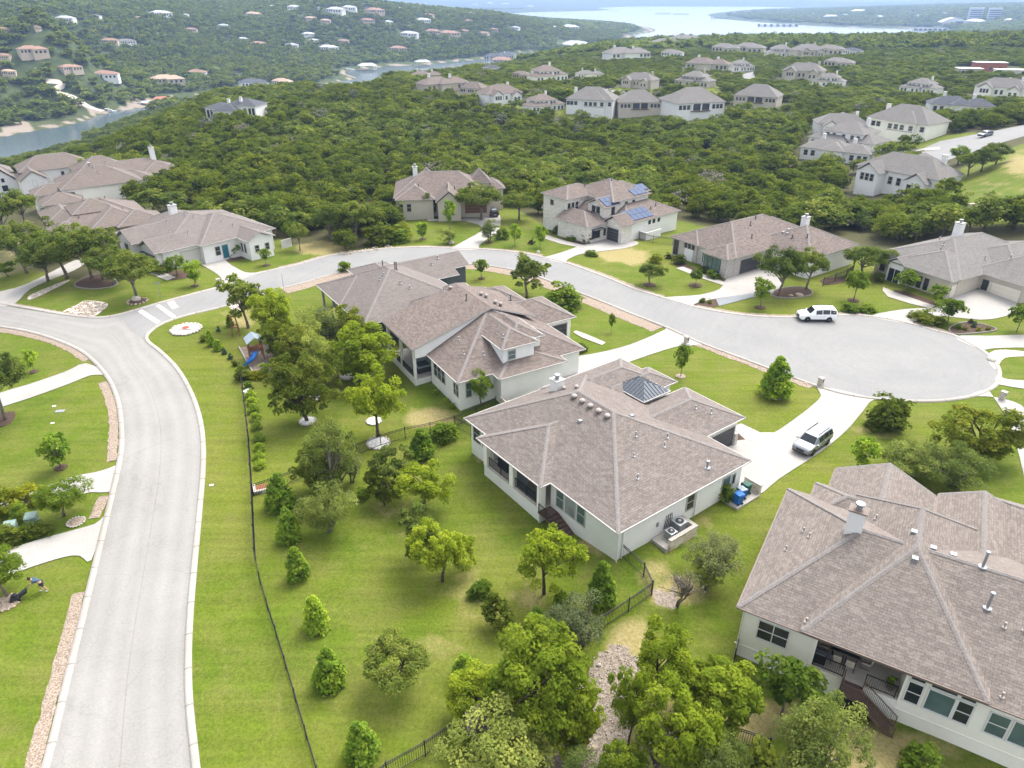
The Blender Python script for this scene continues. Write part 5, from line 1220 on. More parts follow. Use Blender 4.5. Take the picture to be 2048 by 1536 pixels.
T_ = [
 # back yard of the middle house
 ('juniper_tree',1088,1187,1050,112,'small round bright green tree standing by the timber steps of the middle house'),
 ('cone',845,912,855,46,'conical evergreen in front of the iron fence between the two back yards'),
 ('shrub',890,887,843,50,'bright green rounded shrub at the fence corner beside the conical evergreen'),
 ('cone',562,1014,945,54,'conical evergreen nearest the stone corner of the fenced yard'),
 ('cone',581,1079,1013,44,'slim conical evergreen, second from the stone fence corner along the wire fence'),
 ('cone',598,1156,1092,44,'loose conical evergreen, third from the stone fence corner along the wire fence'),
 ('cone',634,1257,1188,50,'conical evergreen, fourth from the stone fence corner along the wire fence'),
 ('cone',661,1369,1292,58,'conical evergreen, fifth from the stone fence corner along the wire fence'),
 ('cone',726,1512,1437,64,'broad conical evergreen at the bottom end of the fenced yard'),
 ('cone',1202,1204,1117,54,'conical evergreen near the house corner where the iron fence begins'),
 ('cone',1073,1256,1212,42,'small conical evergreen behind the largest juniper'),
 ('shrub',1125,1217,1183,38,'low fan shaped shrub near the iron fence of the yard'),
 ('oak',803,1372,1278,122,'dark airy tree alone on the lower lawn of the yard'),
 ('juniper_tree',884,1162,1052,98,'yellow green juniper with a dark shadow in the middle of the yard'),
 ('sparse_oak',846,1122,1022,92,'grey green oak just left of the yellow green juniper'),
 ('juniper_tree',925,1140,1062,66,'low juniper branch clump just right of the yellow green juniper'),
 ('pale',657,1066,968,108,'grey airy tree with an open crown near the wire fence'),
 ('dark_juniper',640,985,895,88,'dark juniper under the pale tree by the yard fence'),
 ('pale',668,995,815,110,'tall pale grey green tree leaning over the yard fence'),
 ('mesquite',704,965,905,60,'small leaning grey tree right of the tall pale one'),
 ('sparse_oak',772,985,888,86,'grey oak behind the iron fence left of the raised porch'),
 ('juniper_tree',848,1015,932,104,'bushy green tree in front of the raised porch'),
 ('dark_juniper',770,1010,938,60,'dark green juniper between the grey oak and the bushy green tree'),
 ('weeping',995,1253,1192,66,'dark weeping tree on the lower lawn casting a round shadow'),
 ('shrub',962,1198,1166,44,'small loose shrub left of the dark weeping tree'),
 ('juniper',1075,1462,1252,205,'largest yellow green juniper at the bottom of the fenced yard'),
 ('juniper',955,1440,1338,128,'yellow green juniper joined to the left side of the largest one'),
 ('juniper',1145,1500,1385,112,'low juniper lobe below the largest one at the stony track'),
 ('cone',930,1356,1305,50,'short conical evergreen left of the largest juniper'),
 ('mesquite',1148,1302,1203,124,'grey airy tree at the fence right behind the largest juniper'),
 ('pale',1010,1575,1430,210,'grey green twiggy tree at the bottom edge left of the stony track'),
 ('bare',962,1500,1395,90,'bleached bare tree standing over the lower iron fence'),
 ('pale',1170,1600,1500,110,'low pale bush at the bottom edge in the stony track'),
 # right of the track
 ('juniper_tree',1318,1408,1260,128,'clumpy yellow green juniper right of the top of the stony track'),
 ('juniper_tree',1255,1495,1332,72,'slender juniper with a bare stem beside the stony track'),
 ('juniper',1422,1452,1318,168,'wide yellow green juniper between track and the cream house'),
 ('juniper_tree',1352,1570,1392,150,'tall juniper with dead grey limbs at the bottom edge'),
 ('bare',1312,1545,1420,110,'dead grey limbs spreading beside the tall juniper'),
 ('pale',1425,1600,1450,120,'pale green bush left of the short fence at the bottom edge'),
 ('juniper',1240,1610,1490,110,'small yellow green juniper cut by the bottom edge'),
 ('sapling',1563,1430,1315,118,'light green young broadleaf tree in front of the cream house wall'),
 ('pale',1600,1590,1392,170,'large pale yellow green tree below the light green young tree'),
 ('dark_shrub',1540,1600,1490,110,'dark green bush under the large pale tree'),
 ('shrub',1832,1562,1484,74,'bright green shrub below the timber stairs at the bottom edge'),
 # side yard between the two houses
 ('mesquite',1418,1162,1058,100,'wispy grey green tree on the lawn beside the air conditioner wall'),
 ('bare',1352,1212,1128,66,'crooked bare small tree on the patch of dry ground'),
 ('pale',1412,1178,1125,62,'low yellow green growth at the foot of the wispy tree'),
 ('shrub',1450,1004,965,42,'light green bush beside the waste bins'),
 # right, above the cream house
 ('dark_shrub',1766,868,800,88,'round mounded dark green bush by the end of the turning circle'),
 ('dark_sapling',1718,938,870,58,'small dark tree beyond the roof of the cream house'),
 ('dark_juniper',1946,918,808,150,'large dark juniper between the two drives at the right'),
 ('pale',1822,950,882,128,'pale green bush in front of the large dark juniper'),
 ('pale',1905,985,898,128,'pale green spreading tree touching the roof of the cream house'),
 # turning circle and street
 ('cone',1549,793,711,56,'dark pointed tree on the lawn by the turning circle'),
 ('sapling',1361,753,690,34,'slim young tree on the front lawn nearest the long drive'),
 ('sapling',1222,664,626,15,'tiny staked young tree on the lawn beside the long drive'),
 ('sapling',963,558,517,29,'neat round young tree on the lawn inside the street bend'),
 ('sparse_oak',1054,595,511,88,'open crowned oak beside the pebble strip of the street bend'),
 ('shrub',1128,622,572,74,'bright green rounded bush at the corner of the garage wing'),
 ('bright_oak',962,812,742,56,'small tree against the wall of the rose roofed house'),
 ('dark_shrub',1162,706,683,24,'low dark bush by the drive of the rose roofed house'),
 ('oak',1299,570,526,48,'dark rounded small oak on the lawn of the low stone house'),
 ('sapling',1391,571,537,26,'light green young tree in a mulch ring near the stone house'),
 ('sapling',1521,615,557,42,'pale fresh green young tree near the curved grey drive strip'),
 ('oak',1556,590,494,80,'green oak with a forked trunk in the mulch bed by the white car'),
 ('oak',1612,579,495,74,'darker oak leaning right in the mulch bed by the white car'),
 ('oak',1725,553,490,80,'spreading oak against the corner of the grey-roofed house'),
 ('sapling',1707,601,537,46,'tall narrow tree on the lawn of the grey-roofed house'),
 ('sapling',1812,583,541,46,'small tree in the mulch bed by the arched entry'),
 ('sapling',1871,609,570,40,'young tree beside the drive of the grey-roofed house'),
 ('sapling',1895,647,596,54,'round young tree in front of the cream garages'),
 ('sapling',2033,663,602,46,'young tree at the right edge beyond the planted bed'),
 ('yellow_shrub',1310,528,510,26,'yellow flowering shrub at the corner of the low stone house'),
 ('purple_shrub',1336,518,502,14,'dark purple shrub beside the tall window of the stone house'),
 ('dark_shrub',1358,530,505,26,'green shrub by the entry of the low stone house'),
 ('dark_shrub',1404,546,532,20,'clipped dark bush under the big window of the stone house'),
 ('shrub',1428,558,543,30,'clipped hedge bush at the mulch bed of the stone house'),
 ('shrub',1182,513,501,24,'low shrub clump on the lawn by the curved drive'),
 ('dark_shrub',1172,487,470,26,'grey green shrub under the awning of the two-storey house'),
 ('shrub',1142,483,474,20,'small shrub in the front bed of the two-storey house'),
 ('dark_shrub',1270,476,455,17,'dark upright shrub at the small garage of the two-storey house'),
 ('dark_shrub',1115,470,452,20,'bush at the left corner of the two-storey house'),
 ('dark_shrub',1845,648,622,50,'large green mound of bushes at the corner of the street'),
 ('dark_shrub',1880,653,634,30,'dark low bush right of the green mound'),
 ('shrub',1700,626,608,36,'left part of the low hedge along the kerb by the white car'),
 ('shrub',1736,627,611,36,'right part of the low hedge along the kerb by the white car'),
 ('dark_shrub',1755,565,545,22,'low bush at the foot of the spreading oak'),
 ('yellow_shrub',1930,662,650,10,'yellow plant in the oval planted bed'),
 ('shrub',1915,659,647,14,'small green plant at the left end of the oval planted bed'),
 ('yellow_shrub',1958,664,652,10,'small yellow plant at the front of the oval planted bed'),
 ('blue_shrub',1948,656,640,14,'bluish plant in the middle of the oval planted bed'),
 ('yellow_shrub',1975,662,648,10,'yellow plant at the right end of the oval planted bed'),
 ('shrub',1405,606,596,14,'low green plant in the small bed at the drive mouth'),
 ('yellow_shrub',1420,608,599,10,'low yellow plant in the small bed at the drive mouth'),
 ('purple_shrub',1942,648,632,12,'dark red plant in the oval planted bed'),
 # lawn and drive beyond the bend
 ('sapling',585,487,440,30,'slim oak at the edge of the wood left of the round one'),
 ('oak',600,501,446,38,'round small oak on the lawn at the edge of the wood'),
 ('oak',664,484,410,62,'tall oak with pale stems at the roadside edge of the wood'),
 ('oak',712,481,398,80,'larger oak with a pale trunk at the roadside edge of the wood'),
 ('dark_shrub',760,493,452,64,'dense green bushes at the roadside left of the lawn'),
 ('shrub',800,488,455,44,'rounded green bush right of the dense bushes'),
 ('yellow_shrub',806,478,428,36,'tall yellow green bush at the roadside'),
 ('dark_sapling',846,479,441,28,'dark young tree alone in the middle of the far lawn'),
 ('yellow_shrub',853,437,416,32,'yellow flowering shrub in front of the turreted house'),
 ('dark_sapling',900,458,398,27,'narrow dark tree before the gable of the turreted house'),
 ('pale',900,487,458,38,'pale airy tree near the kerb of the far lawn'),
 ('pale',977,484,441,42,'pale airy tree beside the drive of the turreted house'),
 ('shrub',1006,479,452,28,'bright round bush right of the far drive'),
 ('dark_sapling',1030,492,445,28,'dark young tree right of the bright round bush'),
 ('purple_shrub',1063,489,460,14,'thin reddish young tree on the lawn before the two-storey house'),
 ('dark_sapling',1080,494,449,26,'rounded dark tree on the lawn before the two-storey house'),
 ('oak',850,428,373,64,'oak covering the left front of the turreted house'),
 ('oak',962,440,363,90,'large oak covering the right front of the turreted house'),
 ('oak',1038,440,380,66,'dark oak right of the turreted house'),
 ('dark_shrub',820,433,415,22,'dark bush under the windows of the turreted house'),
 ('shrub',690,545,519,26,'small tree behind the peak of the ash-roofed house'),
 # left: the white house and its mulch bed
 ('oak',275,600,500,98,'big live oak growing beside a white boulder at the left street corner'),
 ('bright_oak',354,552,510,42,'yellow green round tree by the walk of the white house'),
 ('dark_sapling',390,572,518,38,'dark round tree in a mulch ring by the pale garage drive'),
 ('sapling',533,531,496,24,'young tree on the strip of lawn right of the white house'),
 ('oak',96,562,478,92,'left oak of the group in the mulch bed at the left'),
 ('oak',135,556,452,104,'tall middle oak of the group in the mulch bed at the left'),
 ('oak',184,557,450,92,'tall right oak of the group in the mulch bed at the left'),
 ('sparse_oak',205,560,468,74,'thin pale stemmed oak at the back of the mulch bed group'),
 ('oak',228,569,490,82,'low oak at the right end of the mulch bed group'),
 ('oak',54,545,440,98,'oak at the left picture edge above the side drive'),
 ('sapling',16,552,524,46,'small tree near the side drive at the left picture edge'),
 ('bare',36,520,478,52,'bare grey bush below the tan house'),
 ('oak',8,470,395,70,'oak cut by the left picture edge below the brown-roofed houses'),
 ('oak',50,452,378,64,'oak in front of the long brown-roofed house'),
 ('bright_oak',85,372,352,26,'small bright tree beside the long white-walled house'),
 ('dark_shrub',110,430,408,46,'dark bushes between the tan and the big brown-roofed house'),
 ('woodoak',305,425,375,64,'pale oak at the edge of the wood behind the tan house'),
 ('woodoak',352,420,380,58,'second pale oak at the edge of the wood left of the white chimney'),
 ('dark_shrub',450,514,496,26,'dark shrub by the teal front door'),
 ('yellow_shrub',460,517,502,20,'yellow shrub by the teal front door'),
 ('dark_sapling',474,513,486,22,'small upright evergreen beside the windows of the white house'),
 ('dark_shrub',322,548,528,44,'low bushes under the windows of the white house'),
 # cluster behind the rose roofed house
 ('sparse_oak',497,656,553,86,'open oak with a clear trunk by the wooden swing frame'),
 ('juniper',556,682,580,90,'bright dense juniper at the top of the play yard'),
 ('dark_juniper',568,712,645,76,'dark juniper in front of the bright one near the playset'),
 ('pale',622,722,622,100,'grey green tree in the middle of the yard cluster'),
 ('mesquite',664,712,622,74,'grey tree close to the ash-roofed house'),
 ('dark_juniper',706,702,612,76,'twisted juniper reaching over the dark wall'),
 ('juniper',722,762,650,140,'big bright green tree beside the screened back porch'),
 ('dark_juniper',615,842,704,118,'dark tree with a clear stem in a white stone ring'),
 ('juniper_tree',756,874,750,98,'bright tree with a long trunk in a white stone ring at the fence'),
 ('pale',652,772,668,92,'soft grey green tree left of the big bright green tree by the porch'),
 ('dark_juniper',600,742,655,84,'dark juniper between the bright juniper and the soft grey green tree'),
 ('dark_shrub',485,762,722,30,'dense bush on the fence line beside the playset bed'),
 ('yellow_shrub',512,760,746,36,'yellow green hedge below the playset bed'),
 ('dark_sapling',533,752,724,22,'small dark shrub tree beside the blue slide'),
 ('dark_shrub',408,685,667,15,'first low bush of the row on the verge by the swing frame'),
 ('cone',423,692,660,16,'small upright evergreen, second in the row on the verge'),
 ('cone',438,700,677,18,'small wide evergreen, third in the row on the verge'),
 ('blue_shrub',450,709,690,14,'bluish young conifer, fourth in the row on the verge'),
 ('blue_shrub',462,720,698,14,'bluish young conifer, fifth in the row on the verge'),
 ('dark_shrub',470,733,718,12,'last dark tuft of the row on the verge'),
 ('cone',461,652,629,14,'dark small conifer behind the wooden swing frame'),
 ('blue_shrub',438,664,651,12,'tiny dark conifer left of the wooden swing frame'),
 ('shrub',498,778,764,18,'small bush in the white edged corner bed'),
 # left lawns
 ('oak',10,840,702,112,'large dark oak at the left picture edge'),
 ('dark_sapling',68,743,697,28,'young tree alone on the upper left lawn'),
 ('dark_sapling',122,935,862,64,'dark young tree in a mulch ring on the left lawn'),
 ('bright_oak',128,1032,962,92,'bushy round tree between the two left drives'),
 ('yellow_shrub',60,1015,975,60,'yellow green bush at the left drive'),
 ('yellow_shrub',12,1040,985,66,'yellow green bush cut by the left picture edge'),
 ('shrub',40,1048,1015,40,'green bush by the left utility boxes'),
 ('dark_shrub',18,1090,1062,52,'left end of the clipped hedge by the drive'),
 ('dark_shrub',52,1085,1058,52,'middle of the clipped hedge by the drive'),
 ('dark_shrub',84,1076,1052,40,'right end of the clipped hedge by the drive'),
 ('bright_oak',14,1192,1105,96,'light green tree over the mulch ring beside the mower'),
 ('sapling',-6,900,850,30,'small tree at the left picture edge on the middle lawn'),
 ('oak',1936,352,302,54,'first of the oaks on the grass slope under the right hand street'),
 ('oak',1962,343,296,52,'second of the oaks on the grass slope under the right hand street'),
 ('oak',1990,330,286,46,'third of the oaks on the grass slope beside the parked cars'),
 ('bright_oak',1915,330,292,44,'small oak at the upper corner of the grass slope'),
 ('woodoak',1768,322,282,44,'pale tree in front of the cream house with two chimneys'),
 ('woodoak',1800,316,278,40,'second pale tree by the drive of the cream house'),
 ('shrub',725,1000,965,30,'low shrub at the fence below the grey oak'),
]
for t_ in T_: plant(*t_)
for i, (x, y) in enumerate(((496,798),(500,812),(503,828),(506,843),(509,861),(512,884),(513,904),(513,921),(515,938))):
    plant('box', x + 6, y, y - 21, 25, 'clipped boxwood ball, %s of nine along the wire fence from the playset end' % ('first second third fourth fifth sixth seventh eighth ninth'.split()[i]), 'clipped boxwood balls along the fence')
for i, (x, y) in enumerate(((872,790),(893,806),(904,818))):
    plant('box', x, y, y - 11, 15, 'grey green ball bush at the rose roofed house wall, %s from the porch' % ('first second third'.split()[i]), 'ball bushes along the house wall')

# ------------------------------------------------------------------ the wood: nearest trees one by one, the rest as stuff
NOWOOD = LAWN_PX + [[(86,162),(104,160),(132,172),(120,184),(155,192),(180,208),(208,218),(204,228),(170,220),(146,202),(106,190),(108,180)], [(1530,470),(1760,460),(1760,560),(1530,560)], [(1830,330),(1840,296),(1960,262),(2060,245),(2060,285),(1950,320),(1910,330)],
 [(620,185),(630,168),(770,155),(775,170),(690,180)], [(-400,345),(120,345),(330,440),(560,475),(560,520),(-400,560)],
 [(1330,490),(1720,500),(1720,560),(1330,560)], [(1750,510),(2200,510),(2200,640),(1750,640)]]
FARH = [  # far houses, filled in below: (px, py, radius m)
]
# ------------------------------------------------------------------ far houses
def march(px, py):
    """the land point under a pixel far away, by walking along the ray"""
    r = ray(px, py); t = np.exp(np.linspace(math.log(60), math.log(9500), 1500))
    z = H + r[2] * t; g = terr(r[0] * t, r[1] * t)
    i = int(np.argmax(z < g)); i = i if z[i] < g[i] else len(t) - 1
    return r[0] * t[i], r[1] * t[i], max(float(g[i]), LAKE)
RF_BR = SH_F; RF_GR = SH_N; RF_DK = SH_DK
RF_OR = shingles('clay_tiles', (.27, .165, .12), (.32, .20, .15), (.30, .21, .165))
RF_TAN = shingles('tan_tiles', (.40, .28, .20), (.46, .34, .25), (.36, .25, .18))
RF_WH = plain('pale_metal_roof', (.34, .35, .36), .5)
W_PEACH = plain('stucco_peach', (.50, .41, .32), .9)
CLEAR = []
def far_house(px, py, wpx, typ, roof, wall, label, rot=None, group=None, seed=0, name='house', sink=0.0):
    x, y, z = march(px, py)
    d = y * CP - (z - H) * SP
    w = wpx * d / F * (.86 if typ == 'far' and px < 1000 else 1.12 if py < 185 and px > 1000 else 1)
    rng = random.Random(int(px * 7 + py * 13)); base = math.degrees(-math.atan2(x, y))
    rot = base + (rng.choice((-28, -12, 12, 30)) if rot is None else rot)
    CLEAR.append((x, y, w))
    k = w / 20.0
    h = House(label, None, rot, name, 'house', z - sink, wall=wall, roof=roof, trim=M_TRIM, detail=0, xy=(x, y), group=group)
    h.root.scale = (k, k, k)
    kh = 1 / k * min(1.15, max(.8, k)) # keep storeys near their true height
    e1, e2 = 3.0 * kh, 5.2 * kh
    W_ = lambda *a, **q: h.win(*a, fw=.12, **q)
    if typ == 'back2':     # two storeys to the slope, hip roof, row of windows
        h.wing(-9, 10, -5, 8, ze=e2, pitch=.62, zb=-4 * kh); h.wing(-2, 7, -6, 11, ze=e2, axis='y', pitch=.62, zb=-3)
        for i, a in enumerate((-7.8, -6.4, -4.8, -.6, 1.2, 3.0, 5.6, 8.4)): W_('-y', -5.55 if -1.6 < a < 6.6 else -4.55, a, e2 * .60, 1.1, e2 * .24, 1, 2)
        MB().box(-1.4, 6.4, -5.62, -5.54, e2 * .50, e2 * .56).build('belt_course', M_TRIM, h.root)
        h.chimney(-6.5, 2, 1.0, 1.0, 1.8 * kh, wall, False)
    elif typ == 'porch2':  # hip roof over a porch whose shaded depth is a dark panel
        h.wing(-10, 10, -6, 8, ze=e2, pitch=.66, zb=-4 * kh); h.wing(-9, 1, 1, 11, ze=e2, axis='y', pitch=.5, zb=-3)
        r = MB().box(-3.6, 3.6, -5.64, -5.5, e2 * .50, e2 * .92).build('porch_shade_panel', M_TRIMD, h.root)  # flat dark panel on the wall, colour stands in for the porch shade
        for a in (-3.6, 0, 3.6): MB().box(a - .25, a + .25, -5.95, -5.66, e2 * .48, e2 * .94).build('porch_column', wall, h.root)
        MB().box(-3.9, 3.9, -6.1, -5.55, e2 * .42, e2 * .48).build('deck', M_DECK, h.root)
        for a in (-8.2, -6.6, -5.0, 5.2, 6.8, 8.3): W_('-y', -5.55, a, e2 * .58, 1.1, e2 * .26, 1, 2)
    elif typ == 'gables':
        h.wing(-10, 10, -4, 7, ze=e2 * .9, pitch=.6, zb=-3); h.wing(-8, -2, -7, 4, ze=e2 * .8, axis='y', pitch=.75, gable=True, zb=-3); h.wing(3, 8.5, -6, 4, ze=e2 * .7, axis='y', pitch=.75, gable=True, zb=-3); h.wing(-3, 5, -2, 9, ze=e2 * 1.1, axis='y', pitch=.6, zb=-3)
        for a in (-6.2, -5, -3.8): W_('-y', -6.55, a, e2 * .45, .8, e2 * .28, 1, 2)
        for a in (4.6, 6.6): W_('-y', -5.55, a, e2 * .3, .9, e2 * .26, 1, 2)
        for a in (-1, 1): W_('-y', -3.55, a, e2 * .35, .9, e2 * .3, 1, 2)
        h.chimney(6, 4, 1, 1, 2 * kh, wall, False)
    elif typ == 'long':    # one storey with several hips and two chimneys
        h.wing(-10, 4, -4, 5, ze=e1, pitch=.5, zb=-3); h.wing(0, 10, -5, 3, ze=e1, pitch=.5, zb=-3); h.wing(-4, 3, -6, 6, ze=e1 * 1.05, axis='y', pitch=.5, zb=-3)
        for a in (-8, -6, 5, 7, 8.6): W_('-y', -3.55 if a < 0 else -4.55, a, e1 * .3, 1.0, e1 * .45, 1, 2)
        h.chimney(-5, 2, .9, .9, 1.8 * kh, W_WHITE, False); h.chimney(4, 1, .9, .9, 1.8 * kh, W_WHITE, False)
    elif typ == 'two':     # upright two storey house with a lower wing
        h.wing(-7, 6, -4, 6, ze=e2, pitch=.5, zb=-3); h.wing(-10, 2, -6, 4, ze=e1, pitch=.5, zb=-3); h.wing(2, 10, -5, 5, ze=e1 * 1.1, pitch=.5, zb=-3)
        for a in (-5, -3, 0, 2.6, 4.4): W_('-y', -3.55, a, e2 * .68, .9, e2 * .2, 1, 2)
        for a in (-8, -6, -2, .5): W_('-y', -5.55, a, e1 * .25, 1.0, e1 * .5, 1, 2)
        for a in (4, 6.4, 8.4): W_('-y', -4.55, a, e1 * .25, 1.0, e1 * .5, 1, 2)
        h.chimney(3, 3, .9, .9, 2 * kh, wall, False)
    elif typ == 'modern':
        h.wing(-10, -1, -5, 4, ze=e1 * 1.4, pitch=.35, zb=-4); h.wing(-3, 10, -3, 8, ze=e1 * 1.6, pitch=.4, zb=-4); h.wing(-6, 4, -7, 2, ze=e1 * 1.1, axis='y', pitch=.45, zb=-4)
        for a in (-8.6, -7.2): W_('-y', -4.55, a, e1 * .2, .9, e1 * .9, 1, 1)
        for a in (-4, -2, 0, 2): W_('-y', -6.55, a, e1 * .15, 1.2, e1 * .7, 1, 1)
        for a in (5.4, 7.2, 8.6): W_('-y', -2.55, a, e1 * .5, .9, e1 * .8, 1, 1)
        for a in (-2, 3): h.chimney(a, 0, .9, .9, 1.6 * kh, W_WHITE, False)
    else:                  # small far house: two blocks, dark openings
        h.wing(-10, 6, -5, 5, ze=e2 * .8, pitch=.42, zb=-4 * kh); h.wing(-2, 10, -7, 3, ze=e1 * 1.2, pitch=.42, zb=-4 * kh)
        for a in (-8, -5.6, -3.2): W_('-y', -4.55, a, e2 * .3, 1.3, e2 * .3, 1, 1)
        for a in (1, 4, 7): W_('-y', -6.55, a, e1 * .3, 1.5, e1 * .55, 1, 1)
    return h
FH = [
 (853,160,64,'long',RF_BR,W_SAND,'brown hip-roofed house half hidden by trees left of the far row'),
 (900,146,24,'far',RF_GR,W_SAND,'small pointed grey roof behind the far row at its left end'),
 (886,181,100,'long',RF_BR,W_SAND,'long low brown roof with two white chimneys at the left of the far row'),
 (946,195,52,'back2',RF_BR,W_SAND,'hip-roofed house left of the white gabled one in the far row'),
 (1002,206,84,'gables',RF_BR,W_WHITE,'white gabled house with dormers in the far row'),
 (1086,222,80,'two',RF_BR,W_WHITE,'white house with stacked balconies in the far row'),
 (1180,226,102,'back2',RF_GR,W_WHITE,'broad white house with one left chimney in the far row'),
 (1274,227,88,'porch2',RF_GR,W_SAND,'pyramid-roofed house with a dark central porch in the far row'),
 (1384,232,108,'porch2',RF_GR,W_WHITE,'widest white walled house of the far row with dark porch bays'),
 (1513,214,86,'porch2',RF_GR,W_SAND,'last house of the far row standing alone at its right end'),
 (983,145,38,'far',RF_DK,W_WHITE,'dark blue roofed house behind the white gabled one'),
 (1045,160,34,'far',RF_BR,W_TAN,'small tan house behind the far row'),
 (1094,163,70,'two',RF_BR,W_CREAM,'two-storey house behind the balconied white house'),
 (1179,157,50,'long',RF_GR,W_CREAM,'low grey roof with two chimneys among trees behind the far row'),
 (1277,176,62,'gables',RF_GR,W_SAND,'house with a street drive behind the pyramid-roofed one'),
 (1390,173,66,'two',RF_GR,W_SAND,'upright two-storey house across the street from the widest white one'),
 (1415,139,78,'long',RF_BR,W_SAND,'long brownish roof above the upright two-storey house'),
 (1604,160,70,'gables',RF_GR,W_SAND,'cream gabled house left of a pair beyond the wood'),
 (1657,173,54,'two',RF_GR,W_CREAM,'narrow cream house in front of the cream gabled one'),
 (1678,135,52,'far',RF_GR,W_SAND,'grey roof rising behind the narrow cream house'),
 (1841,186,72,'two',RF_GR,W_WHITE,'white two-storey house alone above the dark low roof'),
 (1998,196,92,'gables',RF_GR,W_CREAM,'cream two-storey house at the far right edge'),
 (1915,226,116,'long',RF_DK,W_GREY,'dark low roof with solar panels hidden in trees at the right'),
 (1678,270,100,'gables',RF_GR,W_WHITE,'rear white house of the group by the right hand street'),
 (1798,276,134,'back2',RF_GR,W_CREAM,'cream house with two chimneys at the head of the right hand street'),
 (1694,300,136,'two',RF_GR,W_WHITE,'white house with a row of small windows below the cream one'),
 (1672,318,136,'long',RF_GR,W_GREY,'low grey roof mostly hidden by the wood below the white house'),
 (1800,382,172,'gables',RF_GR,W_WHITE,'large grey-roofed house with a tall blank white end wall by the grass slope'),
 (1252,116,80,'long',RF_GR,W_WHITE,'wide white house in the clearing below the lake point'),
 (1155,95,62,'far',RF_WH,W_WHITE,'pale metal-roofed house on the ridge near the lake'),
 (1333,96,56,'far',RF_GR,W_SAND,'left one of the roofs along the ridge before the lake'),
 (1370,87,56,'far',RF_GR,W_SAND,'highest roof on the ridge before the lake'),
 (1345,114,40,'far',RF_GR,W_WHITE,'small white house right of the clearing'),
 (1452,106,50,'far',RF_GR,W_SAND,'pyramid roof, first in the line along the upper street'),
 (1500,106,54,'far',RF_GR,W_SAND,'spread grey roof, second in the line along the upper street'),
 (1561,114,52,'two',RF_GR,W_WHITE,'white two-storey house, third in the line along the upper street'),
 (1614,116,56,'gables',RF_GR,W_SAND,'gabled house, fourth in the line along the upper street'),
 (1662,109,50,'far',RF_GR,W_SAND,'wide hip roof, fifth in the line along the upper street'),
 (1706,110,34,'far',RF_DK,W_WHITE,'dark roof at the end of the line along the upper street'),
 (1481,142,44,'two',RF_GR,W_CREAM,'tall narrow house behind the round drive'),
 (473,236,104,'modern',RF_DK,W_WHITE,'white house with dark slate roofs standing alone in the wood above the river'),
 (508,174,64,'far',RF_DK,W_WHITE,'dark-roofed white house on the brow above the river'),
 (567,171,48,'far',RF_TAN,W_SAND,'brown pyramid roof on the brow right of the dark one'),
 (1000,121,62,'modern',RF_DK,W_GREY,'grey modern house by the river arm behind the point'),
 (1006,130,40,'far',RF_OR,W_PEACH,'orange-roofed house below the grey modern one')]
for f in FH: far_house(*f)
ORD = 'first second third fourth fifth sixth seventh eighth ninth tenth eleventh twelfth thirteenth fourteenth fifteenth sixteenth seventeenth eighteenth nineteenth twentieth'.split()
HILL = [(10,66,22,'o'),(77,64,14,'o'),(135,45,42,'w'),(193,38,26,'g'),(275,41,26,'o'),(322,33,44,'w'),(372,34,16,'w'),(449,56,26,'w'),(384,64,26,'o'),(222,88,36,'o'),(255,88,36,'g'),
 (68,112,60,'o'),(10,120,32,'o'),(142,144,46,'o'),(215,158,56,'p'),(336,166,70,'t'),(396,152,44,'p'),(487,82,22,'w'),(517,92,32,'o'),(585,95,30,'w'),(617,74,28,'w'),(628,86,20,'w'),(658,101,42,'w'),(688,87,26,'o'),(590,20,32,'w'),
 (673,25,44,'w'),(622,42,26,'t'),(652,47,24,'t'),(508,34,34,'t'),(700,22,34,'w'),(749,27,42,'o'),(736,47,30,'o'),(777,49,20,'w'),(846,45,32,'w'),(858,35,28,'o'),(820,74,42,'w'),(797,103,38,'o'),(866,68,34,'o'),(898,72,46,'o'),(930,66,24,'o'),
 (936,45,20,'o'),(969,71,26,'o'),(989,62,18,'o'),(990,29,24,'o'),(1032,59,16,'w'),(1106,57,14,'w'),(1140,58,30,'w'),(1215,52,20,'o'),(1172,49,16,'w'),(942,30,16,'w'),(20,150,30,'t')]
DESC = {'o': ('orange tile-roofed', RF_OR, W_PEACH), 'w': ('white-walled pale-roofed', RF_WH, W_WHITE), 'g': ('grey-roofed', RF_GR, W_WHITE), 't': ('tan-roofed', RF_TAN, W_PEACH), 'p': ('tile-roofed white-walled', RF_OR, W_WHITE)}
def band(y): return 'along the crest of' if y < 36 else 'on the upper slope of' if y < 62 else 'halfway up' if y < 98 else 'low on'
from collections import defaultdict
cnt = defaultdict(list)
for x, y, w, k in HILL: cnt[(k, band(y))].append(x)
for x, y, w, k in HILL:
    d_, rf, wl = DESC[k]; xs = sorted(cnt[(k, band(y))])
    o_ = 'only one' if len(xs) == 1 else '%s from left' % ORD[xs.index(x)]
    far_house(x, y, w, 'far', rf, wl, '%s house, %s %s the hill across the river' % (d_, o_, band(y)), group='houses on the hill across the river')
SHORE = [(1494,27,18,'o'),(1470,29,12,'w'),(1628,31,14,'w'),(1662,36,26,'w'),(1690,33,12,'w'),(1718,25,28,'w'),(1815,27,14,'o'),(1812,38,10,'w'),(1952,46,36,'w'),(1840,34,12,'w'),(1760,36,16,'w'),(1580,27,12,'w'),(1890,30,12,'w'),(2020,44,20,'w'),
 (330,10,14,'w'),(352,14,12,'w'),(400,9,14,'w'),(412,17,10,'w'),(446,17,16,'w'),(500,12,10,'w'),(545,16,14,'w'),(640,20,10,'w'),(800,20,12,'w'),(850,8,10,'w'),(900,18,14,'w'),(950,10,12,'w'),(1010,9,14,'w'),(730,12,10,'w'),(880,26,12,'w'),(980,7,12,'w'),(1060,14,14,'w')]
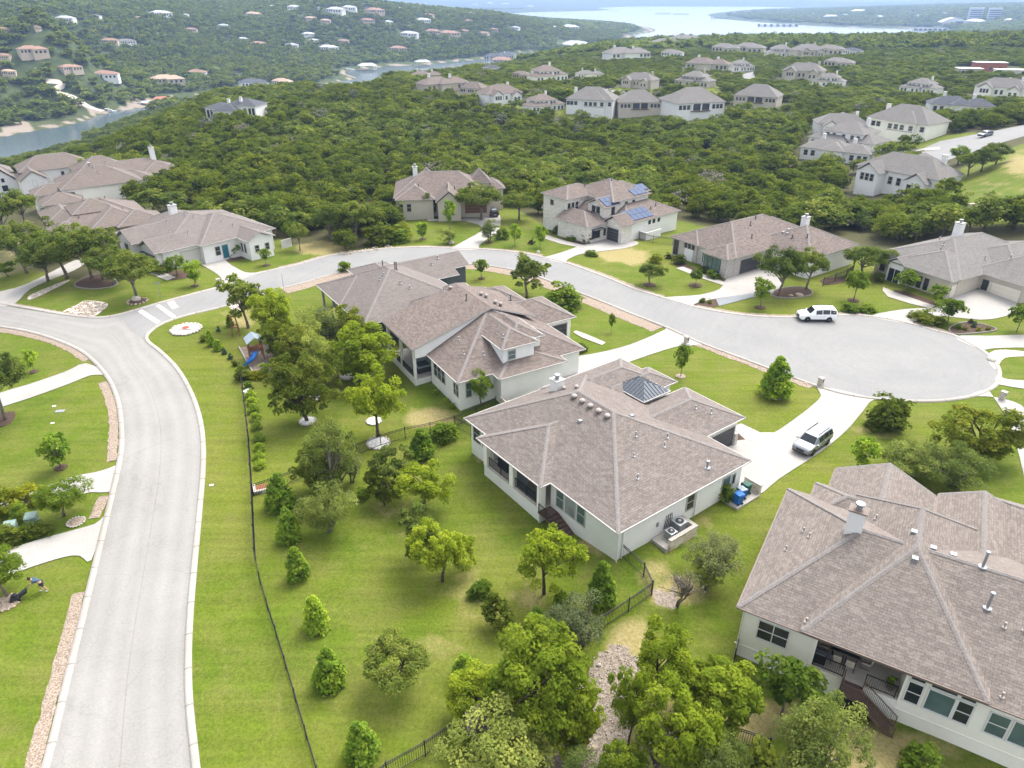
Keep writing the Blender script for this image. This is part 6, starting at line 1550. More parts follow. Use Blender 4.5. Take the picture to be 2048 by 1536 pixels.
SH_R, SH_L = sorted(s[0] for s in SHORE if s[0] > 1400), sorted(s[0] for s in SHORE if s[0] < 1400)
ORD2 = ORD + ['twenty first', 'twenty second']
for x, y, w, k in SHORE:
    d_, rf, wl = DESC[k]
    lab = ('tiny %s house, %s from left on the far lake shore' % (d_, ORD2[SH_R.index(x)])) if x > 1400 else ('tiny %s house, %s from left in the blue valley beyond the hill' % (d_, ORD2[SH_L.index(x)]))
    far_house(x, y, w, 'far', rf, wl, lab, group='tiny houses of the far shores')
# two apartment towers and the white arched hall on the far shore
for x, y, w, lab in ((1947,42,24,'left of two pale apartment towers on the far lake shore'), (1985,41,22,'right of two pale apartment towers on the far lake shore')):
    X, Y, Z = march(x, y); d = Y * CP; k = w * d / F
    e = empty('apartment_tower', (X, Y, Z), R(-20), lab, 'apartment tower', 'apartment towers on the far shore')
    MB().box(-k / 2, k / 2, -k / 4, k / 4, -5, k * .95).build('wall', plain('tower_blue_grey', (.42, .47, .52), .7), e)
    for i in range(5): MB().box(-k * .46, k * .46, -k / 4 - .6, -k / 4 + .1, k * (.12 + .16 * i), k * (.2 + .16 * i)).build('window', GL_TEAL, e)
    MB().box(-k * .52, k * .52, -k * .27, k * .27, k * .95, k * 1.0).build('roof', W_WHITE, e)
X, Y, Z = march(1905, 50); k = 44 * Y / F
e = empty('lakeside_hall', (X, Y, Z), R(-10), 'white arch-roofed hall with a dark front on the far lake shore', 'hall')
m = MB(); n = 10; ring = [(-k / 2 + k * i / n, k * .10 + k * .16 * math.sin(math.pi * i / n)) for i in range(n + 1)]
m.add([(x, -k * .2, z) for x, z in ring] + [(x, k * .3, z) for x, z in ring], [(i, i + 1, n + 2 + i, n + 1 + i) for i in range(n)] + [tuple(range(n + 1))[::-1], tuple(range(n + 1, 2 * n + 2))]).build('roof', W_WHITE, e)
MB().box(-k * .47, k * .47, -k * .18, k * .28, -4, k * .12).build('wall', W_WHITE, e)
MB().box(k * .02, k * .3, -k * .215, -k * .17, 0, k * .13).build('opening', M_TRIMD, e)
# ------------------------------------------------------------------ the wood
def wood_points(r0, r1, step, seed):
    rng = np.random.default_rng(seed)
    a = R(39)
    n = int(.5 * 2 * a * (r1 * r1 - r0 * r0) / step ** 2)
    r_ = np.sqrt(rng.uniform(r0 * r0, r1 * r1, int(n * 1.6))); t = rng.uniform(-a, a, len(r_))
    x, y = r_ * np.sin(t), r_ * np.cos(t)
    # thin out to an even spacing
    key = np.floor(x / step).astype(int) * 100003 + np.floor(y / step).astype(int)
    _, i = np.unique(key, return_index=True)
    x, y = x[i], y[i]
    z = terr(x, y)
    px, py = proj(x, y, z)
    ok = (z > -42.5) & (px > -180) & (px < 2230) & (py > -40)
    for p in NOWOOD: ok &= ~inpoly(px, py, p)
    for X, Y, w in CLEAR:
        L = math.hypot(X, Y); ux, uy = X / L, Y / L
        dep = (x - X) * ux + (y - Y) * uy; lat = (x - X) * uy - (y - Y) * ux
        ok &= ~((np.abs(lat) < w * .6 + 1) & (dep > -w * (.62 if L < 400 or X < 0 else .95) - (4 if L < 700 else 2)) & (dep < w * .7))
    for px0 in ([(1840,300),(1880,283),(1960,268),(2048,252),(2120,246),(2120,262),(2048,274),(1990,290),(1960,310),(1910,318),(1870,332),(1850,324)], [(1330,190),(1420,188),(1500,184),(1560,178),(1560,187),(1500,194),(1420,198),(1330,200)], [(1480,149),(1512,142),(1512,160),(1480,169)], [(1150,176),(1330,184),(1330,193),(1150,186)], [(1905,132),(2048,132),(2048,152),(1905,152)]):
        ok &= ~inpoly(px, py, px0)
    for hh in HOUSES.values():
        dx, dy = x - hh.p[0], y - hh.p[1]; c_, n_ = math.cos(hh.a), math.sin(hh.a); lx, ly = dx * c_ + dy * n_, -dx * n_ + dy * c_
        for q in hh.ws: ok &= ~((lx > q[0] - 1.6) & (lx < q[1] + 1.6) & (ly > q[2] - 1.6) & (ly < q[3] + 1.6))
    for X, Y, w in PLANTED: ok &= (x - X) ** 2 + (y - Y) ** 2 > (w * .5 + 1.2) ** 2
    x, y, z = x[ok], y[ok], z[ok]
    return x, y, z, rng
def scatter(name, x, y, z, w, h, rot, idx, src, label_kind='stuff'):
    n = len(x)
    me = bpy.data.meshes.new(name); me.vertices.add(n); me.vertices.foreach_set('co', np.stack([x, y, z], -1).astype(np.float32).ravel())
    sc = me.attributes.new('size', 'FLOAT_VECTOR', 'POINT'); sc.data.foreach_set('vector', np.stack([w, w, h], -1).astype(np.float32).ravel())
    ro = me.attributes.new('turn', 'FLOAT_VECTOR', 'POINT'); ro.data.foreach_set('vector', np.stack([rot * 0, rot * 0, rot], -1).astype(np.float32).ravel())
    ix = me.attributes.new('which', 'INT', 'POINT'); ix.data.foreach_set('value', idx.astype(np.int32))
    o = link(bpy.data.objects.new(name, me)); tag(o, kind='stuff')
    ng = bpy.data.node_groups.new(name, 'GeometryNodeTree')
    ng.interface.new_socket('Geometry', in_out='INPUT', socket_type='NodeSocketGeometry'); ng.interface.new_socket('Geometry', in_out='OUTPUT', socket_type='NodeSocketGeometry')
    gi, go = ng.nodes.new('NodeGroupInput'), ng.nodes.new('NodeGroupOutput')
    iop = ng.nodes.new('GeometryNodeInstanceOnPoints'); iop.inputs['Pick Instance'].default_value = True
    gti = ng.nodes.new('GeometryNodeGeometryToInstance')
    for s in src[::-1]:
        oi = ng.nodes.new('GeometryNodeObjectInfo'); oi.inputs['Object'].default_value = s; oi.transform_space = 'ORIGINAL'
        ng.links.new(oi.outputs['Geometry'], gti.inputs[0])
    def attr(nm, tp):
        a = ng.nodes.new('GeometryNodeInputNamedAttribute'); a.data_type = tp; a.inputs['Name'].default_value = nm; return a.outputs['Attribute']
    e2r = ng.nodes.new('FunctionNodeEulerToRotation')
    ng.links.new(attr('turn', 'FLOAT_VECTOR'), e2r.inputs[0])
    ng.links.new(gi.outputs[0], iop.inputs['Points']); ng.links.new(gti.outputs[0], iop.inputs['Instance'])
    ng.links.new(attr('which', 'INT'), iop.inputs['Instance Index'])
    ng.links.new(e2r.outputs[0], iop.inputs['Rotation']); ng.links.new(attr('size', 'FLOAT_VECTOR'), iop.inputs['Scale'])
    ng.links.new(iop.outputs[0], go.inputs[0])
    md = o.modifiers.new('wood', 'NODES'); md.node_group = ng
    return o
x, y, z, rng = wood_points(104, 640, 3.65, 5)
rr = np.hypot(x, y)
w = rng.uniform(3.6, 6.4, len(x)) * np.where(rng.uniform(0, 1, len(x)) < .06, 1.25, 1); h = w * rng.uniform(.72, 1.05, len(x)); h = np.clip(h, 2.8, 6.2) * np.where(rr > 300, .8, 1) * np.where((rr > 330) & (x > -20), .72, 1)
big = noise1 = np.sin(x * .05 + 1) * np.sin(y * .043) + rng.normal(0, .5, len(x))
sp = np.where(rng.uniform(0, 1, len(x)) < .032, 2, np.where(big > .55, 1, 0))
w = np.where(sp == 1, w * 1.2, w); h = np.where(sp == 1, h * 1.12, h)
order = np.argsort(rr)
NEAR = 190
src_objs = []
made = {}
for i in order[:NEAR]:
    k = ('cedar', 'woodoak', 'snag')[sp[i]]
    lab = {'cedar': 'dark green cedar standing in the edge of the wood behind the houses', 'woodoak': 'grey green rounded oak standing in the edge of the wood behind the houses', 'snag': 'bleached leafless dead tree in the edge of the wood'}[k]
    e = plant_at(k, x[i], y[i], z[i] - .1, w[i], h[i], lab, 'tree', {'cedar': 'cedars at the edge of the wood', 'woodoak': 'oaks at the edge of the wood', 'snag': 'dead trees at the edge of the wood'}[k])
    made.setdefault(e.children[0].data.name, e.children[0])
far = order[NEAR:]
def src_crowns(keys):
    """real crowns of trees that stand in the wood serve as the shapes of the mass"""
    out = []
    for k in keys:
        for vi, (cm, tm) in enumerate(KINDS[k]):
            o = next((q for q in bpy.data.objects if q.data is cm), None)
            if o is None:
                i = far[len(out) % len(far)]; e = plant_at(k, x[i], y[i], z[i], w[i], h[i], 'tree of the wood standing a little behind its edge', 'tree', 'trees behind the edge of the wood', var=vi); o = next(q for q in e.children if q.data is cm)
            out.append(o)
    return out
S1 = src_crowns(['cedar']); S2 = src_crowns(['woodoak']); S3 = src_crowns(['snag'])
idx = np.where(sp == 0, rng.integers(0, len(S1), len(x)), np.where(sp == 1, len(S1) + rng.integers(0, len(S2), len(x)), len(S1) + len(S2) + rng.integers(0, len(S3), len(x))))
scatter('wood', x[far], y[far], z[far] - .1, w[far], h[far], rng.uniform(0, 6.28, len(far)), idx[far], S1 + S2 + S3)
# lighter crowns for the hills far away
kind('far_cedar', 'cedar', 3, 130, .13, nclump=22, cr=.20, cb=.02, lump=.25, limbs=1)
kind('far_oak', 'oak', 2, 120, .135, nclump=20, cr=.20, cb=.02, lump=.25, limbs=1)
NAMES['far_cedar'] = 'cedar_tree'; NAMES['far_oak'] = 'oak_tree'
for nm, r0, r1, st, s0, s1, sd in (('far_wood', 640, 1850, 6.6, 6.0, 10.5, 8), ('shore_wood', 1850, 5200, 17, 15, 30, 9)):
    x, y, z, rng = wood_points(r0, r1, st, sd)
    far = np.arange(len(x)); w = rng.uniform(s0, s1, len(x)); h = np.clip(w * rng.uniform(.6, .9, len(x)), 3.5, 9)
    F1 = src_crowns(['far_cedar']) + src_crowns(['far_oak'])
    q = np.sin(x * .013) * np.sin(y * .011) + rng.normal(0, .6, len(x))
    scatter(nm, x, y, z - .3, w, h, rng.uniform(0, 6.28, len(x)), np.where(q > .45, 3 + rng.integers(0, 2, len(x)), rng.integers(0, 3, len(x))), F1)
# ------------------------------------------------------------------ the air
vm = bpy.data.materials.new('haze_air'); vm.use_nodes = True
t = vm.node_tree; t.nodes.clear()
vo = t.nodes.new('ShaderNodeOutputMaterial'); pv = t.nodes.new('ShaderNodeVolumePrincipled')
pv.inputs['Color'].default_value = (.42, .60, .95, 1); pv.inputs['Density'].default_value = HAZE = .00016
pv.inputs['Anisotropy'].default_value = .2
t.links.new(pv.outputs[0], vo.inputs['Volume'])
if HAZE:
    MB().box(-13500, 13500, -60, 14400, -58, 260).build('haze', vm, None, kind='stuff')
# ------------------------------------------------------------------ fences
def fence(name, px, label, h=1.35, gap=.14, spacing=2.4, cat='fence', pickets=True, world=None, group=None):
    pts = resample(world or W2(px), spacing)
    z = terr(pts[:, 0], pts[:, 1])
    P3 = [Vector((a, b, c)) for (a, b), c in zip(pts, z)]
    o = P3[0].copy(); e = empty(name, o, 0, label, cat, group); P3 = [p - o for p in P3]
    pm = MB().bar((0, 0, -.1), (0, 0, h + .08), .075, .075).box(-.05, .05, -.05, .05, h + .08, h + .12).mesh('post', M_IRON)
    for p in P3: q = link(bpy.data.objects.new('post', pm), e); q.location = p
    b = MB()
    for a, c in zip(P3[:-1], P3[1:]):
        m = MB()
        for k in (.14, h - .2, h - .03): m.bar(a + Vector((0, 0, k)), c + Vector((0, 0, k)), .04, .04)
        m.build('rail', M_IRON, e)
        n = max(2, int((c - a).length / gap))
        for i in range(1, n):
            q = a.lerp(c, i / n); b.bar(q + Vector((0, 0, .06)), q + Vector((0, 0, h)), .022, .022)
    if b.v: b.build('picket', M_IRON, e, kind='stuff')
    return e
fence('wire_fence', [(482,745),(487,790),(498,880),(505,985),(509,1075),(512,1130),(530,1200),(562,1300),(600,1430),(632,1540),(665,1650)], 'long thin black fence along the verge beside the avenue', 1.25, .2, 3.0)
fence('iron_fence', [(508,992),(560,975),(640,942),(745,897),(805,878),(870,866),(909,854)], 'long black picket fence between the yards of the middle house and rose roofed house')
fence('iron_fence', [(909,854),(943,872)], 'short black fence piece joining the left corner of the middle house')
fence('iron_fence', [(909,854),(960,832),(992,816)], 'short black fence piece running to the rose roofed house')
fence('iron_fence', [(1241,1112),(1282,1150),(1320,1177),(1275,1212),(1200,1260),(1130,1322),(1010,1400),(930,1455),(860,1506),(780,1550),(700,1610)], 'black picket fence from the near house corner round to the bottom edge of the yard')
fence('iron_fence', [(1445,1474),(1490,1488),(1535,1504)], 'black picket fence piece in the thicket below the cream house')
fence('gate_panel', [(1466,1330),(1474,1300)], 'narrow black gate leaning by the corner of the cream house', 1.5, .1, 1.2, 'gate')
fence('iron_fence', [(1278,478),(1300,486),(1345,490)], 'black fence between the two-storey house and the low stone house')
fence('iron_fence', [(1645,572),(1690,556),(1705,545)], 'dark fence between the low stone house and the grey-roofed house')
# ------------------------------------------------------------------ vehicles
def paint(name, c, rough=.25, metal=0.0):
    m, t, b = newmat(name, rough, .5); b.inputs['Base Color'].default_value = (*c, 1); b.inputs['Metallic'].default_value = metal
    b.inputs['Coat Weight'].default_value = .5; b.inputs['Coat Roughness'].default_value = .08
    return m
P_WHITE = paint('white_car_paint', (.78, .79, .80)); P_SILVER = paint('silver_car_paint', (.20, .215, .235), .3, .3); P_DARK = paint('dark_car_paint', (.03, .033, .04))
M_CGLASS = glassmat('car_glass', (.018, .022, .026), .05); M_TYRE = plain('tyre_rubber', (.02, .02, .021), .9); M_RIM = plain('wheel_alloy', (.45, .46, .47), .3, .5, .7)
M_LAMP = plain('headlamp_lens', (.75, .77, .78), .1, .6, var=.03); M_TAIL = plain('tail_lamp_lens', (.30, .01, .01), .2, .6, var=.05); M_PLASTIC = plain('black_trim_plastic', (.025, .025, .026), .6)
M_PLATE = plain('licence_plate', (.7, .7, .68), .5)
SUV = [(-2.62,.84,.80,.82,.74), (-2.57,.94,1.04,1.30,.80), (-2.50,.97,1.08,1.55,.77), (-2.28,.985,1.10,1.80,.73), (-1.6,1.0,1.10,1.86,.74), (-.6,1.0,1.09,1.87,.75), (.25,1.0,1.08,1.83,.74), (.62,1.0,1.07,1.72,.72), (1.28,.99,1.06,1.13,.84), (1.8,.98,1.03,1.09,.83), (2.3,.95,.98,1.02,.80), (2.52,.90,.86,.90,.76), (2.60,.84,.70,.72,.70)]
def car(name, label, px, heading, L, Wd, Hh, mat, cat='car', z=.05):
    g = G(*px); e = empty(name, (g.x, g.y, g.z + z), heading, label, cat)
    kx, ky, kz = L / 5.22, Wd / 2.0, Hh / 1.87
    S = [(a * kx, b * ky, c * kz, d * kz, w * ky) for a, b, c, d, w in SUV]
    v, f = [], []
    for x, hw, zb, zt, ht in S:
        low = .30 * kz if abs(x) < 2.4 * kx else .42 * kz
        half = [(x, hw * .92, low), (x, hw, low + .18), (x, hw, zb - .12), (x, hw * .97, zb), (x, ht * 1.03, zt - .06 if zt - zb > .2 else zt - .01), (x, ht * .82, zt)]
        v += half + [(a, -b, c) for a, b, c in half[::-1]]
    n = 12
    for i in range(len(S) - 1):
        for k in range(n): f.append((i * n + k, (i + 1) * n + k, (i + 1) * n + (k + 1) % n, i * n + (k + 1) % n))
    f += [tuple(range(n)), tuple((len(S) - 1) * n + k for k in range(n))[::-1]]
    MB().add(v, f).build('body', mat, e)
    def sidepane(i0, i1, t0, t1, s):
        def pt(i, t):
            j = min(int(i), len(S) - 2); q = i - j; x, hw, zb, zt, ht = [S[j][m_] * (1 - q) + S[j + 1][m_] * q for m_ in range(5)]
            return Vector((x, s * (hw * .97 + (ht * 1.03 - hw * .97) * t + .012), zb + (zt - .06 - zb) * t))
        a, b, c, d = pt(i0, t0), pt(i1, t0), pt(i1, t1), pt(i0, t1)
        m = MB(); m.add([a, b, c, d] if s < 0 else [d, c, b, a], [(0, 1, 2, 3)]); m.build('side_window', M_CGLASS, e)
    for s in (-1, 1):
        sidepane(2.6, 4.05, .10, .88, s); sidepane(4.15, 5.15, .08, .88, s); sidepane(5.25, 6.55, .06, .86, s)
    def cross(i, t, lift):
        x, hw, zb, zt, ht = S[i]; return x, ht, zt + lift
    a, b = S[7], S[8]
    MB().add([(a[0] + .03, -a[4] * .9, a[3] + .0), (a[0] + .03, a[4] * .9, a[3]), (b[0] + .01, b[4] * .92, b[3] + .03), (b[0] + .01, -b[4] * .92, b[3] + .03)], [(0, 3, 2, 1)]).build('windscreen', M_CGLASS, e)
    a, b = S[3], S[1]
    MB().add([(a[0] - .06, -a[4] * .85, a[3] - .06), (a[0] - .06, a[4] * .85, a[3] - .06), (b[0] - .015, b[4] * .92, b[3] - .08), (b[0] - .015, -b[4] * .92, b[3] - .08)], [(0, 1, 2, 3)]).build('rear_window', M_CGLASS, e)
    r = .40 * kz
    for x in (-1.50 * kx, 1.53 * kx):
        for s in (-1, 1):
            m = MB(); nn = 18
            prof = [(r * .62, -.12), (r * .97, -.12), (r, -.07), (r, .07), (r * .97, .12), (r * .62, .12)]
            M = Matrix.Translation((x, s * (Wd / 2 - .10), r)) @ Matrix.Rotation(R(90), 4, 'X')
            tmp = MB().lathe(prof, (0, 0, 0), nn); m.add([M @ Vector(p) for p in tmp.v], tmp.f)
            w = m.build('wheel', M_TYRE, e, True)
            tmp = MB().lathe([(.02, -.125), (r * .60, -.10), (r * .60, .10), (.02, .125)], (0, 0, 0), 10)
            MB().add([M @ Vector(p) for p in tmp.v], tmp.f).build('rim', M_RIM, w)
    y = Wd / 2
    for s in (-1, 1):
        MB().box(L * .462, L * .488, s * y * .55 - .16, s * y * .55 + .16, .66 * kz, .80 * kz).build('headlight', M_LAMP, e)
        MB().box(-L * .498, -L * .478, s * y * .84 - .08, s * y * .84 + .08, .80 * kz, 1.15 * kz).build('tail_light', M_TAIL, e)
        MB().box(1.05 * kx, 1.22 * kx, s * (y + .02), s * (y + .20), 1.05 * kz, 1.2 * kz).build('wing_mirror', mat, e)
        MB().box(-1.95 * kx, .3 * kx, s * y * .62 - .025, s * y * .62 + .025, 1.865 * kz, 1.925 * kz).build('roof_rail', M_PLASTIC, e)
        for q in (.35, -.75): MB().box(q * kx - .1, q * kx + .1, s * (y + .005) - .012, s * (y + .005) + .012, .93 * kz, .97 * kz).build('door_handle', M_RIM, e)
        MB().box(-1.05 * kx, 1.05 * kx, s * y * .95 - .03, s * y * .95 + .03, .24 * kz, .40 * kz).build('sill', M_PLASTIC, e)
    MB().box(L * .488, L * .503, -y * .42, y * .42, .55 * kz, .80 * kz).build('grille', M_PLASTIC, e)
    MB().box(L * .47, L * .505, -y * .8, y * .8, .34 * kz, .48 * kz).build('bumper', M_PLASTIC, e)
    MB().box(-L * .506, -L * .49, -.26, .26, .62 * kz, .76 * kz).build('plate', M_PLATE, e)
    return e
car('white_suv', 'large white car parked by the kerb of the turning circle', (1631, 639.5), R(178), 4.95, 1.98, 1.86, P_WHITE)
a_, b_ = G(1600, 905), G(1652, 868)
car('silver_suv', 'silver car standing on the concrete drive of the middle house', (1622, 894), math.atan2(a_.y - b_.y, a_.x - b_.x), 4.75, 1.9, 1.68, P_SILVER, z=.10)
car('parked_car', 'light silver car on the right hand street at the slope', (1969, 274), R(205), 4.8, 1.9, 1.6, P_SILVER, z=.15)
car('parked_car', 'white car half hidden by trees at the foot of the right hand street', (1998, 311), R(200), 4.8, 1.9, 1.6, P_WHITE, z=.15)
car('parked_car', 'dark car in front of the turreted house, partly behind an oak', (983, 430), R(110), 4.7, 1.85, 1.6, P_DARK, z=.1)
# ------------------------------------------------------------------ things round the middle house
hA = HOUSES['A']
def on(h, x, y, z=None):
    X, Y = h.P(x, y); return (X, Y, gz(X, Y) if z is None else z)
e = empty('stone_screen_wall', on(hA, 4.85, -1.25), hA.a, 'low limestone wall round the two air conditioners of the middle house', 'wall')
def blocks(par, x0, x1, y0, y1, z0, z1, along, n, rows, mat=ST_CREAM):
    rng = random.Random(n + rows); ms = []
    for r_ in range(rows):
        za, zb_ = z0 + (z1 - z0) * r_ / rows, z0 + (z1 - z0) * (r_ + 1) / rows
        t = 0.0; cuts = [0.0]
        while t < 1: t += rng.uniform(.7, 1.4) / n; cuts.append(min(1, t))
        for a, b in zip(cuts[:-1], cuts[1:]):
            if b - a < .01: continue
            j = rng.uniform(0, .018)
            if along == 'x': bx = (x0 + (x1 - x0) * a + .008, x0 + (x1 - x0) * b - .008, y0 - j, y1 + j)
            else: bx = (x0 - j, x1 + j, y0 + (y1 - y0) * a + .008, y0 + (y1 - y0) * b - .008)
            MB().box(*bx, za + .008, zb_ - .008).build('block', rng.choice(BLK), par)
BLK = [speckled('limestone_block_%s' % s, c, tuple(x * 1.15 for x in c), 3, .9, 12, .3) for s, c in (('pale', (.58, .51, .43)), ('warm', (.50, .41, .32)), ('buff', (.56, .47, .37)), ('white', (.62, .57, .50)))]
blocks(e, 0, 3.2, 0, .26, -.1, 1.0, 'x', 6, 4); blocks(e, 2.94, 3.2, .28, 1.66, -.1, 1.0, 'y', 3, 4)
MB().box(-.04, 3.24, -.04, .30, 1.0, 1.09).box(2.9, 3.24, .30, 1.68, 1.0, 1.09).build('coping', M_WALK, e)
tag(MB().add([(*on(hA, a, b)[:2], -.35 if k == 0 else .10) for k in (0, 1) for a, b in ((4.4, -1.2), (8.05, -1.2), (8.05, .42), (4.4, .42))], [(4, 5, 6, 7), (0, 1, 5, 4), (1, 2, 6, 5), (2, 3, 7, 6), (3, 0, 4, 7)]).build('concrete_pad', M_WALK), kind='structure')
M_ACB = plain('grey_metal_grille', (.20, .215, .22), .5, .4, .3); M_ACT = plain('pale_metal_top', (.42, .43, .43), .5, .4, .3)
def ac(h, x, y, s, z, label):
    e = empty('air_conditioner', on(h, x, y, z), h.a, label, 'air conditioner', None)
    b = MB().box(-s, s, -s, s, 0, s * 1.9).build('cabinet', M_ACB, e)
    for i in range(5):
        k = s * (.3 + i * .32); MB().box(-s - .012, s + .012, -s - .012, s + .012, k, k + .03).build('louvre', M_ACT, b)
    MB().box(-s - .02, s + .02, -s - .02, s + .02, s * 1.9, s * 1.9 + .05).build('top', M_ACT, e)
    MB().lathe([(s * .78, 0), (s * .78, .04), (s * .70, .05), (s * .1, .03)], (0, 0, s * 1.9 + .05), 16).build('fan_guard', M_TRIMD, e)
    MB().lathe([(s * .28, 0), (s * .26, .05), (.02, .06)], (0, 0, s * 1.9 + .09), 10).build('fan_hub', M_ACT, e)
    return e
ac(hA, 5.75, -.45, .36, .1, 'smaller air conditioner nearer the open end of the limestone wall')
ac(hA, 7.05, -.15, .46, .1, 'larger air conditioner in the corner of the limestone wall')
for i in range(4): MB().tube([(5.9 + i * .22, .42, .3), (5.9 + i * .22, .36, 1.2), (5.95 + i * .22, .30, 1.55 - .1 * i), (6.0 + i * .22, .42, 1.7)], .035, 6).build('refrigerant_pipe', M_TRIMD, hA.root)
MB().box(4.9, 5.1, .36, .44, 1.1, 1.5).build('meter_box', M_STEEL, hA.root)
# bins
e = empty('bin_screen_wall', on(hA, 16.35, -1.25), hA.a, 'low limestone wall beside the waste bins of the middle house', 'wall')
blocks(e, 0, .24, 0, 1.7, -.1, 1.05, 'y', 3, 4); MB().box(-.04, .28, -.04, 1.72, 1.05, 1.13).build('coping', M_WALK, e)
tag(MB().add([(*on(hA, a, b)[:2], -.3 if k == 0 else .12) for k in (0, 1) for a, b in ((13.2, -1.35), (16.34, -1.35), (16.34, .42), (13.2, .42))], [(4, 5, 6, 7), (0, 1, 5, 4), (1, 2, 6, 5), (2, 3, 7, 6), (3, 0, 4, 7)]).build('concrete_pad', M_WALK), kind='structure')
M_BLUE = plain('blue_bin_plastic', (.015, .12, .42), .5); M_GRN = plain('green_bin_plastic', (.01, .075, .05), .5); M_LIDG = plain('grey_lid_plastic', (.25, .30, .34), .5)
def bin_(x, y, mat, lid, label, h, rz=0, name='waste_bin'):
    e = empty(name, on(h, x, y, .12), h.a + rz, label, 'bin', None)
    MB().add([(-.26, -.28, 0), (.26, -.28, 0), (.26, .28, 0), (-.26, .28, 0), (-.33, -.36, .95), (.33, -.36, .95), (.33, .36, .95), (-.33, .36, .95)], [(3, 2, 1, 0), (4, 5, 6, 7), (0, 1, 5, 4), (1, 2, 6, 5), (2, 3, 7, 6), (3, 0, 4, 7)]).build('bin_body', mat, e)
    MB().add([(-.35, -.38, .955), (.35, -.38, .955), (.35, .40, .955), (-.35, .40, .955), (-.30, -.33, 1.05), (.30, -.33, 1.05), (.33, .40, 1.09), (-.33, .40, 1.09)], [(3, 2, 1, 0), (4, 5, 6, 7), (0, 1, 5, 4), (1, 2, 6, 5), (2, 3, 7, 6), (3, 0, 4, 7)]).build('lid', lid, e)
    for s in (-1, 1): MB().lathe([(.10, -.03), (.10, .03)], (s * .24, .34, .1), 8).build('wheel', M_TYRE, e)
    MB().bar((-.25, .42, 1.0), (.25, .42, 1.0), .04, .04).build('handle', mat, e)
bin_(13.85, -.85, M_BLUE, M_BLUE, 'front blue waste bin beside the light green bush', hA, R(170))
bin_(14.65, -.55, M_BLUE, M_LIDG, 'second blue waste bin with a grey lid', hA, R(165))
bin_(15.55, -.35, M_GRN, M_GRN, 'dark green waste bin against the limestone wall', hA, R(175))
# timber steps of the raised porch
st = MB().box(-.95, .40, 7.45, 8.5, .14, .28).build('timber_steps', M_DECK, hA.root)
for i in range(7):
    z = .28 - (i + 1) * .165
    MB().box(-.95, .40, 7.42 - (i + 1) * .40, 7.44 - i * .40, z - .06, z).build('tread', M_DECK, st); MB().box(-.93, .38, 7.42 - i * .40 - .02, 7.44 - i * .40, z - .02, z + .12).build('riser', M_DECK, st)
for x in (-.93, .38): MB().bar((x, 7.45, .16), (x, 4.6, -1.0), .05, .26).build('stringer', M_DECK, st)
railing(st, [(-.93, 8.4, .28), (-.93, 7.45, .28), (-.93, 4.75, -.82)], .9, M_IRON)
MB().box(-1.05, .42, 3.4, 4.62, -1.35, -.86).build('step_landing', M_PATIO, hA.root)
M_COVER = plain('black_vinyl_cover', (.02, .022, .026), .6)
def on_a(x, y, z): return on(hA, x, y, z)
e = empty('covered_grill', on_a(.6, 15.2, .36), hA.a, 'grill under a black cover on the raised porch of the middle house', 'grill')
MB().add([(-.4, -.75, 0), (.4, -.75, 0), (.4, .75, 0), (-.4, .75, 0), (-.34, -.7, .95), (.34, -.7, .95), (.34, .7, .95), (-.34, .7, .95), (-.2, -.45, 1.25), (.2, -.45, 1.25), (.2, .45, 1.25), (-.2, .45, 1.25)], [(3, 2, 1, 0), (0, 1, 5, 4), (1, 2, 6, 5), (2, 3, 7, 6), (3, 0, 4, 7), (4, 5, 9, 8), (5, 6, 10, 9), (6, 7, 11, 10), (7, 4, 8, 11), (8, 9, 10, 11)]).build('cover', M_COVER, e); MB().box(-.12, .12, -.2, .2, 1.25, 1.29).build('badge', M_LIDG, e)
e = empty('patio_sofa', on_a(2.6, 13.6, .36), hA.a, 'dark low sofa at the back wall of the raised porch', 'sofa')
MB().box(-.4, .4, -1, 1, .12, .42).build('seat', M_COVER, e); MB().box(.3, .5, -1, 1, .42, .85).build('backrest', M_COVER, e)
for y in (-1.1, 1.0): MB().box(-.4, .4, y, y + .1, .1, .6).build('armrest', M_COVER, e)
# cream house patio
hB = HOUSES['B']
M_CUSH = plain('beige_cushion', (.52, .45, .37), .9); M_FRAME = plain('dark_chair_frame', (.05, .045, .042), .5)
def chair(x, y, rz, label):
    e = empty('patio_chair', on(hB, x, y, .31), hB.a + rz, label, 'chair', 'chairs round the patio table')
    MB().box(-.27, .27, -.27, .27, .36, .46).build('seat', M_CUSH, e)
    MB().add([(-.27, .22, .46), (.27, .22, .46), (.27, .32, .46), (-.27, .32, .46), (-.25, .36, 1.05), (.25, .36, 1.05), (.25, .44, 1.05), (-.25, .44, 1.05)], [(3, 2, 1, 0), (4, 5, 6, 7), (0, 1, 5, 4), (1, 2, 6, 5), (2, 3, 7, 6), (3, 0, 4, 7)]).build('backrest', M_CUSH, e)
    for s in (-1, 1):
        MB().tube([(s * .31, .30, .02), (s * .31, -.28, .02), (s * .31, -.28, .62), (s * .31, .30, .62)], .022, 5).build('arm_frame', M_FRAME, e)
        MB().bar((s * .31, -.28, .63), (s * .31, .30, .63), .06, .03).build('armrest', M_FRAME, e)
e = empty('patio_table', on(hB, 6.9, 2.35, .31), hB.a, 'rectangular glass-topped table on the patio of the cream house', 'table')
MB().box(-.85, .85, -.5, .5, .70, .73).build('tabletop', M_CGLASS, e)
MB().box(-.9, .9, -.55, -.5, .68, .74).box(-.9, .9, .5, .55, .68, .74).box(-.9, -.85, -.5, .5, .68, .74).box(.85, .9, -.5, .5, .68, .74).build('table_frame', M_FRAME, e)
for sx in (-1, 1):
    for sy in (-1, 1): MB().bar((sx * .72, sy * .42, 0), (sx * .78, sy * .46, .68), .06).build('leg', M_FRAME, e)
